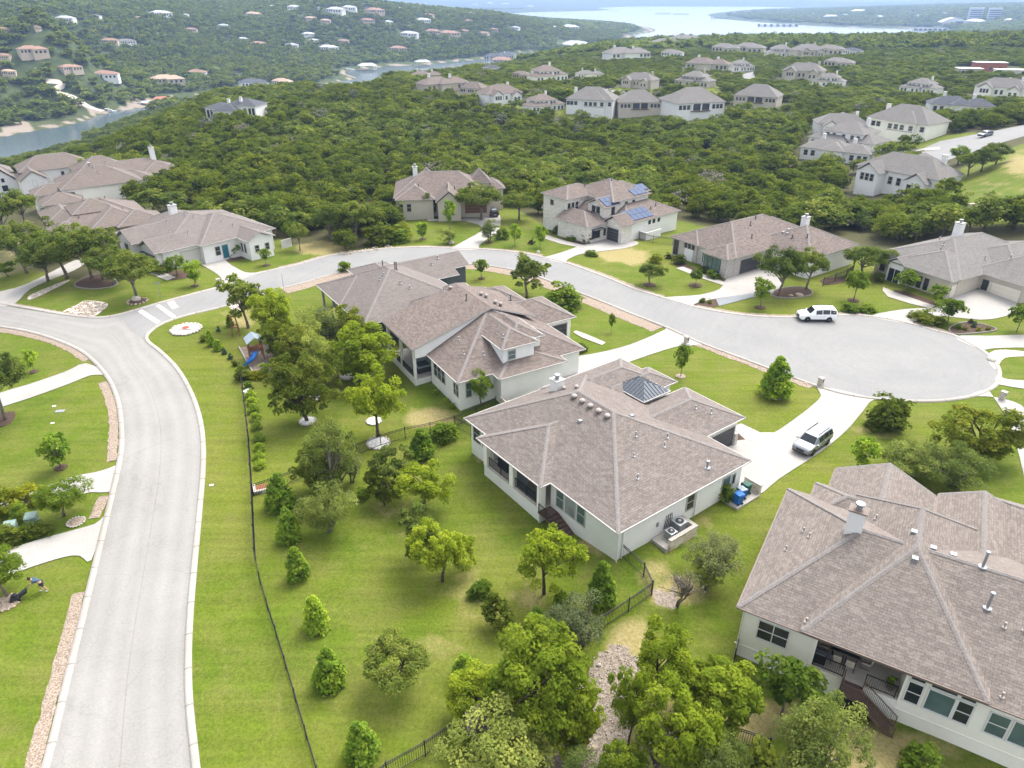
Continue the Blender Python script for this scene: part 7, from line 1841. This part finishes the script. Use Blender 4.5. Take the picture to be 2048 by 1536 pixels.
chair(5.62, 2.25, R(90), 'beige patio chair at the left end of the glass table'); chair(8.2, 2.15, R(-90), 'beige patio chair at the right end of the glass table')
chair(6.5, 1.42, R(180), 'beige patio chair at the near side of the table, nearer the grill'); chair(7.3, 1.40, R(180), 'beige patio chair at the near side of the table, nearer the stairs')
chair(6.5, 3.3, 0, 'beige patio chair behind the glass table, on the left'); chair(7.3, 3.3, 0, 'beige patio chair behind the glass table, on the right')
e = empty('grill', on(hB, 5.5, .98, .31), hB.a, 'open grill with side shelves at the patio railing of the cream house', 'grill')
MB().box(-.4, .4, -.28, .28, .05, .78).build('cabinet', M_IRON, e); MB().tube([(-.4, 0, .82), (.4, 0, .82)], .29, 10).build('hood', M_TRIMD, e); MB().box(-.8, -.42, -.25, .25, .74, .79).box(.42, .8, -.25, .25, .74, .79).build('side_shelf', M_ACB, e); MB().bar((-.3, -.3, .95), (.3, -.3, .95), .04).build('handle', M_STEEL, e)
e = empty('potted_plant', on(hB, 9.8, 1.0, .31), 0, 'potted plant by the wall at the right end of the patio', 'plant')
MB().lathe([(.16, 0), (.24, .4), (.26, .42), (.2, .38)], (0, 0, 0), 12).build('pot', M_TRIMB, e)
cmx, _c = crown_mesh('leaves', LF['holly'], 77, 160, .10, nclump=10, cr=.25, cb=.02); q = link(bpy.data.objects.new('leaves', cmx), e); q.location = (0, 0, .35); q.scale = (.8, .8, .8)
e = empty('storage_bin', on(hB, 7.7, -.2, None), hB.a, 'black storage bin under the timber stairs of the cream house', 'bin')
MB().box(-.5, .5, -.3, .3, 0, .55).build('bin_body', M_IRON, e); MB().box(-.53, .53, -.33, .33, .55, .63).build('lid', M_PLASTIC, e)
e = empty('storage_bin', on(hB, 8.9, -.1, None), hB.a, 'second smaller black bin under the timber stairs', 'bin')
MB().box(-.35, .35, -.25, .25, 0, .4).build('bin_body', M_IRON, e); MB().box(-.38, .38, -.28, .28, .4, .46).build('lid', M_PLASTIC, e)
hC = HOUSES['C']
e = empty('hot_tub', on(hC, .3, 10.0, .24), hC.a, 'square dark hot tub on the screened porch of the rose roofed house', 'hot tub')
MB().box(-.9, .9, -.9, .9, 0, .75).build('shell', M_TRIMD, e); MB().box(-1, 1, -1, -.75, .75, .85).box(-1, 1, .75, 1, .75, .85).box(-1, -.75, -.75, .75, .75, .85).box(.75, 1, -.75, .75, .75, .85).build('rim', M_LIDG, e); MB().box(-.75, .75, -.75, .75, .70, .74).build('water', GL_DARK, e)
# ------------------------------------------------------------------ rings, stones, small garden things
M_STONEW = speckled('white_stone', (0.396, 0.354, 0.307), (0.504, 0.456, 0.403), 3, .9, 10, .5, bs=.5); M_STONEB = speckled('buff_stone', (0.302, 0.231, 0.166), (0.418, 0.333, 0.256), 2, .9, 9, .5, bs=.5)
def rock_mesh(seed, mat, n=1):
    rng = np.random.default_rng(seed); bm = bmesh.new(); bmesh.ops.create_icosphere(bm, subdivisions=2, radius=.5)
    d = rng.normal(size=(5, 3))
    for v in bm.verts:
        c = np.array(v.co); k = 1 + .16 * np.sin(3 * c @ d[0]) + .12 * np.sin(5 * c @ d[1] + 1) + .06 * np.sin(9 * c @ d[2]); v.co = Vector(c * k); v.co.z = max(v.co.z, -.2)
    me = bpy.data.meshes.new('stone'); bm.to_mesh(me); bm.free(); me.materials.append(mat); return me
ROCKS = [rock_mesh(i, M_STONEW) for i in range(3)] + [rock_mesh(i + 9, M_STONEB) for i in range(3)]
def boulder(px, py, wpx, label, i=0, hk=.6, group=None):
    g = G(px, py); d = g.y * CP - (g.z - H) * SP; w = wpx * d / F
    o = link(bpy.data.objects.new('boulder', ROCKS[i % 6])); o.location = (g.x, g.y, g.z + w * .1); o.scale = (w, w * .8, w * hk); o.rotation_euler = (0, 0, i * 1.3)
    return tag(o, label, 'boulder', group)
def pebbles(name, pts, smin, smax, mats=ROCKS, seed=1, kind='stuff', parent=None):
    rng = np.random.default_rng(seed); V, Fc = [], []; n0 = 0
    base = []
    for me in mats:
        bm = bmesh.new(); bmesh.ops.create_icosphere(bm, subdivisions=1, radius=.5)
        v = np.array([tuple(q.co) for q in bm.verts]); f = np.array([[q.index for q in p.verts] for p in bm.faces]); bm.free()
        base.append((v * (1 + rng.normal(0, .10, (len(v), 1))), f))
    for x, y, z in pts:
        v, f = base[rng.integers(len(base))]; s = rng.uniform(smin, smax); a = rng.uniform(0, 6.28); c, n_ = math.cos(a), math.sin(a)
        q = v * np.array([s, s * rng.uniform(.6, 1), s * rng.uniform(.4, .7)]); q = np.stack([q[:, 0] * c - q[:, 1] * n_ + x, q[:, 0] * n_ + q[:, 1] * c + y, q[:, 2] + z + s * .1], -1)
        V.append(q); Fc.append(f + n0); n0 += len(v)
    me = mesh_np(name, np.concatenate(V), np.concatenate(Fc), [M_STONEW, M_STONEB], (rng.uniform(0, 1, len(Fc)) < .65).astype(int).repeat(len(Fc[0])))
    o = link(bpy.data.objects.new(name, me), parent)
    return tag(o, kind=kind)
def inpx(poly, n, seed):
    rng = np.random.default_rng(seed); w = np.array(W2(poly)); a, b = w.min(0), w.max(0); p = rng.uniform(a, b, (n * 3, 2)); p = p[inpoly(p[:, 0], p[:, 1], w)][:n]
    return np.column_stack([p, terr(p[:, 0], p[:, 1]) + .03])
def ring(px, py, wpx, label, mat, edge=M_STONEW, n=18):
    g = G(px, py); d = g.y * CP - (g.z - H) * SP; r = wpx * d / F / 2
    e = empty('tree_ring', (g.x, g.y, g.z), 0, label, 'tree ring')
    MB().lathe([(r, -.1), (r, .07), (r * .3, .12)], (0, 0, 0), 20).build('bed', mat, e)
    if edge:
        rng = random.Random(int(px))
        for k in range(n):
            a = 6.283 * k / n; o = link(bpy.data.objects.new('stone', ROCKS[(k + (0 if edge is M_STONEW else 3)) % 3 + (0 if edge is M_STONEW else 3)]), e); s = r * .30 * rng.uniform(.8, 1.2)
            o.location = (math.cos(a) * r, math.sin(a) * r, .06); o.scale = (s, s * .8, s * .6); o.rotation_euler = (0, 0, rng.uniform(0, 6))
M_WHROCK = speckled('white_pebble_bed', (.55, .53, .50), (.72, .70, .67), 3, .9, 8, .5, bs=.5)
for a in ((615,842,32,'white stone ring under the dark tree with a clear stem',M_WHROCK), (757,886,44,'white stone ring under the bright tree at the fence',M_WHROCK), (696,752,32,'white stone ring beside the big bright green tree',M_WHROCK), (748,842,30,'white stone ring behind the bright tree at the fence',M_WHROCK), (627,797,26,'white stone ring in the shade of the yard cluster',M_WHROCK), (660,727,24,'white stone ring close to the ash-roofed house',M_WHROCK),
          (152,1044,32,'pebble ring with a grey post beside the bushy round tree',M_PEBBLE)): ring(*a)
ring(275, 603, 36, 'mulch ring edged with stone under the big live oak', M_MULCH, M_STONEB, 14)
ring(14, 1205, 46, 'buff stone ring under the light green tree beside the mower', M_PEBBLE, M_STONEB, 14)
for a in ((122,935,24,'bare mulch ring under the dark young tree on the left lawn'), (1549,792,34,'pale mulch ring under the pointed tree by the turning circle'), (1361,753,20,'pale mulch ring under the slim young tree on the front lawn'), (1391,571,26,'mulch ring under the light green young tree near the stone house'), (1299,570,26,'mulch ring under the dark rounded small oak'), (1520,615,22,'mulch ring under the pale fresh green young tree'), (390,572,16,'mulch ring under the dark round tree by the garage drive'), (533,531,16,'mulch ring under the young tree right of the white house'), (963,557,14,'mulch ring under the neat round young tree inside the bend'), (1707,601,22,'mulch ring under the tall narrow tree'), (846,478,14,'mulch ring under the dark young tree on the far lawn'), (68,743,18,'mulch ring under the young tree on the upper left lawn'), (977,485,16,'mulch ring under the pale airy tree by the far drive'), (10,838,60,'mulch ring under the large dark oak at the left edge')):
    ring(*a, M_MULCH if a[0] not in (1549, 1361) else M_PEBBLE, None)
boulder(273, 601, 16, 'white boulder at the foot of the big live oak', 0, .9); boulder(1077, 506, 9, 'white boulder at the kerb by the two-storey house', 1, .9); boulder(1828, 641, 11, 'white boulder at the left end of the green mound', 2, .9)
boulder(1377, 692, 12, 'white rock by the mouth of the long drive', 0, .7); boulder(903, 487, 15, 'pale flat rocks by the kerb of the far lawn', 1, .5); boulder(1600, 591, 16, 'flat pale boulder in the mulch bed by the white car', 4, .4); boulder(1582, 592, 10, 'small pale boulder in the mulch bed by the white car', 5, .5)
boulder(1985, 722, 20, 'pale rock at the right rim of the turning circle', 1, .5); boulder(171, 606, 8, 'single pale rock above the rock bed at the left corner', 3, .8)
boulder(1162, 1375, 14, 'largest pale rock at the upper end of the stony track', 2, .6); boulder(1185, 1495, 18, 'flat pale rock low in the stony track', 3, .35); boulder(1198, 1330, 9, 'small pale rock beside the grey airy tree', 0, .7); boulder(1612, 768, 8, 'small pale stone on the front lawn', 4, .6)
pebbles('track_stones', inpx([(1185,1315),(1240,1285),(1290,1330),(1262,1420),(1245,1600),(1060,1600),(1120,1450),(1175,1390)], 1100, 3), .03, .14)
pebbles('corner_stones', inpx([(125,626),(150,612),(172,602),(215,607),(205,622),(180,634)], 260, 4), .15, .5)
pebbles('bed_stones', inpx([(60,590),(120,565),(140,560),(120,572),(64,598)], 120, 5), .12, .4); pebbles('kerb_stones', inpx([(675,508),(775,490),(790,494),(680,514)], 60, 6), .2, .7); pebbles('yard_stones', inpx([(457,606),(475,600),(490,612),(480,622),(462,618)], 90, 7), .15, .4)
# fire pit circle on the verge
g = G(372, 659); e = empty('monument_bed', g, R(10), 'round white stone bed with a red centre on the verge by the junction', 'stone bed')
MB().lathe([(1.85, -.1), (1.85, .08), (.6, .16)], (0, 0, 0), 24).build('bed', M_WHROCK, e)
for k in range(22): o = link(bpy.data.objects.new('stone', ROCKS[k % 3]), e); o.location = (1.85 * math.cos(k * .2856), 1.85 * math.sin(k * .2856), .08); o.scale = (.5, .42, .3)
MB().box(-.85, .85, -.55, .55, .1, .28).build('slab', M_WALK, e); MB().lathe([(.42, 0), (.42, .06), (.05, .08)], (0, 0, .28), 16).build('red_disc', plain('red_disc_paint', (.50, .06, .03), .6), e)
# play yard
M_WOODP = plain('cedar_play_timber', (.22, .085, .04), .7); M_SLIDE = paint('blue_slide_plastic', (.02, .16, .50), .35)
drape('play_pad', W2([(478,695),(540,688),(560,736),(507,747)]), M_PEBBLE, .05, step=1)
for a, b in (((478, 695), (507, 747)), ((507, 747), (560, 736))):
    p, q = G(*a), G(*b); tag(MB().bar(p + Vector((0, 0, .08)), q + Vector((0, 0, .08)), .14, .2).build('timber_edging', M_WALK), 'pale timber edging on the %s side of the play pad' % ('fence' if a == (478, 695) else 'lower'), 'edging')
g = G(514, 716); e = empty('playset', g, R(-62), 'wooden playset tower with a blue slide on a gravel pad', 'playset')
for sx in (-.75, .75):
    for sy in (-.75, .75): MB().bar((sx, sy, 0), (sx, sy, 2.6), .12).build('post', M_WOODP, e)
pl = MB().box(-.85, .85, -.85, .85, 1.3, 1.38).build('platform', M_WOODP, e)
for k in range(6):
    MB().box(-.8 + k * .28, -.62 + k * .28, -.83, -.79, 1.38, 2.0).build('slat', M_WOODP, pl)
MB().add([(-1.1, -1, 2.5), (1.1, -1, 2.5), (1.1, 0, 3.2), (-1.1, 0, 3.2), (-1.1, 1, 2.5), (1.1, 1, 2.5), (-1.1, -1, 2.45), (1.1, -1, 2.45), (1.1, 0, 3.12), (-1.1, 0, 3.12), (-1.1, 1, 2.45), (1.1, 1, 2.45)], [(0, 1, 2, 3), (3, 2, 5, 4), (9, 8, 7, 6), (10, 11, 8, 9)]).build('roof', M_LIDG, e)
sl = MB(); prev = None
for k in range(9):
    t_ = k / 8; a = t_ * 2.4; c = Vector((.9 + math.sin(a) * 1.0, -.2 - (1 - math.cos(a)) * .9, 1.35 - 1.2 * t_)); n_ = Vector((math.sin(a), math.cos(a), 0)) if True else 0
    cur = [c + n_ * .35 + Vector((0, 0, .3)), c + n_ * .25, c - n_ * .25, c - n_ * .35 + Vector((0, 0, .3))]
    if prev: sl.add(prev + cur + [p - Vector((0, 0, .04)) for p in prev + cur], [(0, 4, 5, 1), (1, 5, 6, 2), (2, 6, 7, 3), (9, 13, 12, 8), (10, 14, 13, 9), (11, 15, 14, 10)])
    prev = cur
sl.build('slide', M_SLIDE, e)
for k in range(5): MB().box(-.9, -.82, -.4, .4, .2 + k * .25, .26 + k * .25).build('rung', M_WOODP, e)
g = G(472, 668); e = empty('swing_frame', g, R(20), 'rust brown timber A-frame on the bare patch of the verge', 'swing frame')
for sx in (-.45, .45): MB().bar((sx, -.8, 0), (sx * .6, 0, 2.5), .11).build('leg', M_WOODP, e); MB().bar((sx, .8, 0), (sx * .6, 0, 2.5), .11).build('leg', M_WOODP, e)
MB().bar((-.6, 0, 2.5), (.6, 0, 2.5), .12).bar((-.42, -.45, 1.1), (.42, -.45, 1.1), .1).bar((-.42, .45, 1.1), (.42, .45, 1.1), .1).build('crossbar', M_WOODP, e)
g = G(507, 990); e = empty('stone_corner', g, R(20), 'small raised stone and timber corner bed at the fence of the yard', 'planter')
MB().box(0, 1.6, 0, .25, -.2, .35).box(0, .25, .25, 1.3, -.2, .35).build('stone_edge', M_STONEW, e); MB().box(.26, 1.5, .26, 1.2, -.2, .2).build('planks', M_WOODP, e)
g = G(487, 786); e = empty('corner_bed', g, R(-30), 'white edged corner bed where the boxwood row begins', 'planter')
MB().box(-.1, 1.3, 0, .14, -.1, .22).box(-.1, .04, .14, 1.2, -.1, .22).build('timber_edge', M_WHITE, e)
g = G(936, 809); tag(link(bpy.data.objects.new('valve_lid', MB().lathe([(.42, -.05), (.42, .05), (.36, .09), (.02, .1)], (0, 0, 0), 18).mesh('valve_lid', plain('teal_lid_plastic', (.05, .22, .20), .5)))), 'round teal lid in the grass beside the rose roofed house', 'lid').location = g
# utility boxes, poles, mailboxes
M_UTIL = plain('utility_green', (.20, .27, .24), .5)
for px, py, lab in ((24, 1062, 'grey green utility box cut close to the left edge behind the hedge'), (66, 1045, 'grey green utility box beside the clipped hedge')):
    g = G(px, py); e = empty('utility_box', g, R(20), lab, 'utility box'); MB().box(-.45, .45, -.4, .4, 0, .75).build('cabinet', M_UTIL, e); MB().add([(-.48, -.43, .75), (.48, -.43, .75), (.48, .43, .75), (-.48, .43, .75), (-.44, -.3, .86), (.44, -.3, .86), (.44, .43, .9), (-.44, .43, .9)], [(4, 5, 6, 7), (0, 1, 5, 4), (1, 2, 6, 5), (2, 3, 7, 6), (3, 0, 4, 7)]).build('lid', M_UTIL, e)
def pole(px, py, h, lab, sign=None, mat=M_STEEL, nm='sign_post'):
    g = G(px, py); e = empty(nm, g, R(15), lab, 'post'); MB().tube([(0, 0, -.1), (0, 0, h)], [.04, .03], 6).build('pole', mat, e)
    if sign: MB().box(-sign[0] / 2, sign[0] / 2, -.06, -.03, h - sign[1], h).build('sign_plate', sign[2], e)
pole(322, 599, 2.6, 'thin grey sign post on the lawn corner by the live oak', (.75, .2, M_STEEL)); pole(568, 579, 2.5, 'thin bare post on the pebble strip before the ash-roofed house')
pole(1702, 552, 2.4, 'dark lamp post at the dark fence by the spreading oak', (.35, .35, M_TRIMD), M_TRIMD, 'lamp_post')
for px, py, lab in ((1372, 688, 'pale stone mailbox at the mouth of the long drive'), (1640, 772, 'small pale mailbox at the mouth of the drive with the silver car'), (2003, 800, 'small mailbox at the right rim of the turning circle'), (438, 571, 'small post box by the pale garage drive')):
    g = G(px, py); e = empty('mailbox', g, R(35), lab, 'mailbox'); MB().box(-.25, .25, -.25, .25, -.1, 1.0).build('pillar', M_STONEW, e); MB().box(-.3, .3, -.3, .3, 1.0, 1.08).build('cap', M_WALK, e); MB().box(-.12, .12, -.27, -.24, .6, .85).build('door', M_TRIMD, e)
for px, py, lab in ((120, 822, 'grey cover plate in the middle of the left lawn'), (108, 812, 'white cover plate in the middle of the left lawn'), (105, 846, 'small pale cover in the left lawn'), (423, 970, 'small white marker on the verge beside the avenue')):
    g = G(px, py); e = empty('cover_plate', g, R(10), lab, 'cover plate'); s = .45 if px == 120 else .18; MB().box(-s, s, -s * .6, s * .6, -.02, .05).build('plate', M_STEEL if px == 120 else M_WHITE, e)
# low wall on the slope at the right, building site, low rock wall
g = G(1960, 418); e = empty('retaining_wall', g, R(-4), 'low grey retaining wall in the grass slope at the right', 'wall')
for k in range(14): MB().box(-6.6 + k * .95, -5.68 + k * .95, -.3, .3, -.4, .75 + (k % 3) * .04).build('block', BLK[k % 4], e)
for (px, py, w, hh, mt, lab) in ((1975, 142, 60, 4.0, plain('rust_container', (.32, .12, .08), .7), 'rust red site hut on the cleared ground at the right'), (1935, 150, 46, 3.0, W_SAND, 'sand coloured low site building on the cleared ground'), (2020, 151, 60, 2.5, W_GREY, 'grey low site building at the right picture edge')):
    X, Y, Z = march(px, py); k = w * Y * CP / F; e = empty('site_building', (X, Y, Z), R(-12), lab, 'site building'); MB().box(-k / 2, k / 2, -3, 3, -1, hh).build('wall', mt, e); MB().box(-k / 2 - .3, k / 2 + .3, -3.3, 3.3, hh, hh + .3).build('roof', M_TRIMW, e)
    for q in (-.3, 0, .3): MB().box(k * q - .6, k * q + .6, -3.05, -2.95, .8, 2.0).build('window', GL_DARK, e)
for q in ([(1900,655),(1935,645),(1985,655),(1988,662),(1940,668),(1905,668)], [(1542,590),(1560,578),(1600,574),(1620,580),(1622,590),(1590,596),(1560,596)], [(150,572),(160,560),(190,550),(215,552),(235,566),(220,575),(180,578)]):
    w_ = smooth_line(W2(q), 4, True); strip('bed_edging', w_ + w_[:1], [(-.08, 0), (-.08, .14), (.10, .14), (.10, 0)], M_KERB, step=.5)
tr = [march(a, b)[:2] for a, b in ((92,164),(128,172),(110,185),(150,196),(176,214),(206,223))]
strip('dirt_track', smooth_line(tr, 5), [(-2.6, .3), (0, .35), (2.6, .3)], M_ROCKBED, step=4)
# ------------------------------------------------------------------ docks and boats
def wat(px, py): x, y = at_z(px, py, LAKE); return Vector((x, y, LAKE))
M_DOCKR = plain('red_dock_roof', (.42, .13, .09), .6); M_BOAT = plain('boat_white', (.72, .73, .74), .3)
def dock(px, py, wpx, roof, label):
    g = wat(px, py); w = wpx * (g.y * CP - (g.z - H) * SP) / F
    e = empty('boat_dock', g, R(25), label, 'dock'); MB().box(-w / 2, w / 2, -w * .3, w * .3, .2, .6).build('deck', M_WALK, e)
    for sx in (-1, 1):
        for sy in (-1, 1): MB().bar((sx * w * .45, sy * w * .26, -2), (sx * w * .45, sy * w * .26, w * .26), .3).build('post', M_TRIMW, e)
    MB().add([(-w / 2, -w * .32, w * .24), (w / 2, -w * .32, w * .24), (w / 2, w * .32, w * .24), (-w / 2, w * .32, w * .24), (-w * .3, 0, w * .36), (w * .3, 0, w * .36)], [(0, 1, 5, 4), (1, 2, 5), (2, 3, 4, 5), (3, 0, 4), (3, 2, 1, 0)]).build('roof', roof, e)
def boat(px, py, wpx, label, rz):
    g = wat(px, py); L = wpx * (g.y * CP - (g.z - H) * SP) / F
    e = empty('motor_boat', g, R(rz), label, 'boat'); w = L * .16
    MB().add([(-L / 2, -w, .9), (L * .2, -w, 1.0), (L / 2, 0, 1.3), (L * .2, w, 1.0), (-L / 2, w, .9), (-L / 2, -w * .7, -.3), (L * .2, -w * .7, -.3), (L * .42, 0, -.1), (L * .2, w * .7, -.3), (-L / 2, w * .7, -.3)], [(4, 3, 2, 1, 0), (0, 1, 6, 5), (1, 2, 7, 6), (2, 3, 8, 7), (3, 4, 9, 8), (4, 0, 5, 9)]).build('hull', M_BOAT, e)
    MB().box(-L * .2, L * .12, -w * .7, w * .7, .95, 2.0).build('cabin', M_BOAT, e); MB().box(-L * .1, L * .14, -w * .72, w * .72, 1.3, 1.75).build('window', M_CGLASS, e); MB().box(-L * .4, -L * .05, -w * .8, w * .8, 2.6, 2.75).build('canopy', M_TRIMW, e)
    for s in (-1, 1): MB().bar((-L * .35, s * w * .7, .9), (-L * .35, s * w * .7, 2.6), .12).build('canopy_post', M_STEEL, e)
dock(326, 206, 34, M_DOCKR, 'red-roofed boat dock at the foot of the far bank'); dock(296, 211, 26, RF_WH, 'white-roofed boat dock beside the red one'); dock(735, 140, 36, RF_WH, 'pale-roofed dock on the farther stretch of the river'); dock(845, 131, 30, RF_WH, 'small pale dock near the bend of the river arm')
boat(222, 224, 26, 'white cabin boat moored on the river below the stone bank', 15); boat(310, 214, 22, 'white boat moored beside the white-roofed dock', 30); boat(282, 212, 14, 'small white boat left of the docks', 20); boat(700, 141, 18, 'white boat on the farther stretch of the river', 5)
M_MAR = plain('marina_roof', (.16, .22, .27), .5)
for x, y, w, lab in ((1555, 52, 78, 'long dark covered marina off the far shore'), (1325, 28, 28, 'small dark floating marina in the open lake, left one'), (1362, 29, 30, 'small dark floating marina in the open lake, right one'), (1440, 37, 34, 'dark marina beside the point of the far shore'), (1860, 61, 60, 'low row of docks under the white lakeside hall')):
    g = wat(x, y); k = w * g.y * CP / F; e = empty('marina', g, R(-4), lab, 'marina'); MB().box(-k / 2, k / 2, -k * .1, k * .1, .1, .8).build('deck', M_WALK, e); MB().box(-k / 2, k / 2, -k * .12, k * .12, 5, 5.6).build('roof', M_MAR, e)
    for q in np.linspace(-.48, .48, 7): MB().box(k * q - .4, k * q + .4, -k * .11, k * .11, .8, 5).build('bay_wall', M_TRIMD, e)
# ------------------------------------------------------------------ the man mowing
g = G(87, 1182); pers = empty('person', g, 0, 'man in a blue grey shirt and dark shorts bending over a push mower', 'person')
SKIN = plain('skin', (.42, .25, .17), .6, var=.05); SHIRT = plain('blue_grey_shirt', (.05, .085, .12), .9); SHORTS = plain('dark_shorts', (.035, .04, .05), .9); HAIR = plain('dark_hair', (.02, .015, .012), .8); SHOE = plain('white_shoes', (.55, .55, .55), .7)
def skin(name, joints, edges, mat, par, sub=2, root=0):
    me = bpy.data.meshes.new(name); me.from_pydata([j[:3] for j in joints], edges, []); o = link(bpy.data.objects.new(name, me), par); me.materials.append(mat)
    s = o.modifiers.new('skin', 'SKIN'); lay = me.skin_vertices[0] if me.skin_vertices else None
    if lay is None:
        bm = bmesh.new(); bm.from_mesh(me); bm.verts.layers.skin.verify(); bm.to_mesh(me); bm.free(); lay = me.skin_vertices[0]
    for i, j in enumerate(joints): lay.data[i].radius = (j[3], j[3] * (j[4] if len(j) > 4 else 1)); lay.data[i].use_root = i == root
    o.modifiers.new('smooth', 'SUBSURF').levels = sub; o.modifiers['smooth'].render_levels = sub
    return o
# he faces -x, torso bent forward, hands on the handle bar
J = [(0, 0, .92, .14), (-.13, 0, 1.10, .14), (-.30, 0, 1.28, .16), (-.42, 0, 1.36, .075), (-.50, 0, 1.40, .065), (-.56, 0, 1.43, .10), (-.62, 0, 1.46, .095),
     (-.33, .19, 1.29, .07), (-.40, .25, 1.06, .048), (-.58, .20, .90, .036), (-.65, .18, .89, .03), (-.33, -.19, 1.29, .07), (-.40, -.25, 1.06, .048), (-.58, -.20, .90, .036), (-.65, -.18, .89, .03),
     (.0, .10, .84, .10), (-.16, .12, .48, .066), (-.02, .12, .10, .042), (-.05, .12, .05, .045), (-.20, .12, .04, .035), (.03, -.10, .84, .10), (.14, -.12, .48, .066), (.34, -.12, .12, .042), (.33, -.12, .06, .045), (.20, -.12, .04, .035)]
Ed = [(0, 1), (1, 2), (2, 3), (3, 4), (4, 5), (5, 6), (2, 7), (7, 8), (8, 9), (9, 10), (2, 11), (11, 12), (12, 13), (13, 14), (0, 15), (15, 16), (16, 17), (17, 18), (18, 19), (0, 20), (20, 21), (21, 22), (22, 23), (23, 24)]
skin('body', J, Ed, SKIN, pers)
k_ = lambda i, r: (*J[i][:3], r)
skin('shirt', [k_(0, .165), k_(1, .17), k_(2, .19), (-.40, 0, 1.345, .10), k_(7, .095), (-.38, .24, 1.12, .07), k_(11, .095), (-.38, -.24, 1.12, .07)], [(0, 1), (1, 2), (2, 3), (2, 4), (4, 5), (2, 6), (6, 7)], SHIRT, pers)
skin('shorts', [(.01, 0, .93, .17), k_(15, .13), (-.14, .12, .54, .10), k_(20, .13), (.12, -.12, .54, .10)], [(0, 1), (1, 2), (0, 3), (3, 4)], SHORTS, pers)
skin('hair', [(-.55, 0, 1.50, .095), (-.60, 0, 1.53, .085), (-.50, 0, 1.46, .075)], [(0, 1), (0, 2)], HAIR, pers, 1)
for y, x in ((.12, -.12), (-.12, .26)): skin('shoe', [(x + .08, y, .05, .06), (x - .06, y, .045, .055), (x - .14, y, .035, .04)], [(0, 1), (1, 2)], SHOE, pers, 1)
for s in (1, -1):
    for q in range(5):
        y = s * (.18 - (q - 2) * .022); zz = .885
        pts = [(-.65, y, zz + .02), (-.70, y, zz + .012), (-.715, y, zz - .025), (-.69, y, zz - .045)] if q < 4 else [(-.645, s * .13, zz + .01), (-.66, s * .12, zz - .02), (-.69, s * .125, zz - .035)]
        MB().tube(pts, [.011, .011, .010, .007], 5).build('finger' if q < 4 else 'thumb', SKIN, pers, True)
MB().tube([(-.63, .045, 1.50), (-.65, 0, 1.46)], [.012, .018], 5).build('nose', SKIN, pers)
pers.rotation_euler = (0, 0, R(28)); pers.scale = (1.05, 1.05, 1.05)
mw = empty('lawn_mower', (g.x - .62 * math.cos(R(28)), g.y - .62 * math.sin(R(28)), g.z), R(28), 'black push mower in front of the bending man', 'mower')
MB().add([(-1.55, -.28, .14), (-.85, -.28, .14), (-.85, .28, .14), (-1.55, .28, .14), (-1.5, -.24, .34), (-.9, -.24, .34), (-.9, .24, .34), (-1.5, .24, .34)], [(3, 2, 1, 0), (4, 5, 6, 7), (0, 1, 5, 4), (1, 2, 6, 5), (2, 3, 7, 6), (3, 0, 4, 7)]).build('deck', M_PLASTIC, mw)
MB().lathe([(.18, 0), (.2, .16), (.12, .22), (.02, .23)], (-1.22, 0, .34), 12).build('engine', M_IRON, mw); MB().tube([(-.92, .22, .3), (-.08, .2, .92)], .018, 6).tube([(-.92, -.22, .3), (-.08, -.2, .92)], .018, 6).tube([(-.08, -.2, .92), (-.08, .2, .92)], .02, 6).build('handlebar', M_TRIMD, mw)
MB().add([(-.85, -.2, .2), (-.85, .2, .2), (-.35, .16, .45), (-.35, -.16, .45), (-.85, -.2, .45), (-.85, .2, .45), (-.35, .16, .72), (-.35, -.16, .72)], [(0, 1, 2, 3), (7, 6, 5, 4), (0, 4, 5, 1), (1, 5, 6, 2), (2, 6, 7, 3), (3, 7, 4, 0)]).build('grass_bag', M_COVER, mw)
for x in (-1.45, -.95):
    for s in (-1, 1):
        tmp = MB().lathe([(.12, -.03), (.12, .03)], (0, 0, 0), 12); M = Matrix.Translation((x, s * .31, .12)) @ Matrix.Rotation(R(90), 4, 'X'); MB().add([M @ Vector(p) for p in tmp.v], tmp.f).build('wheel', M_TYRE, mw)
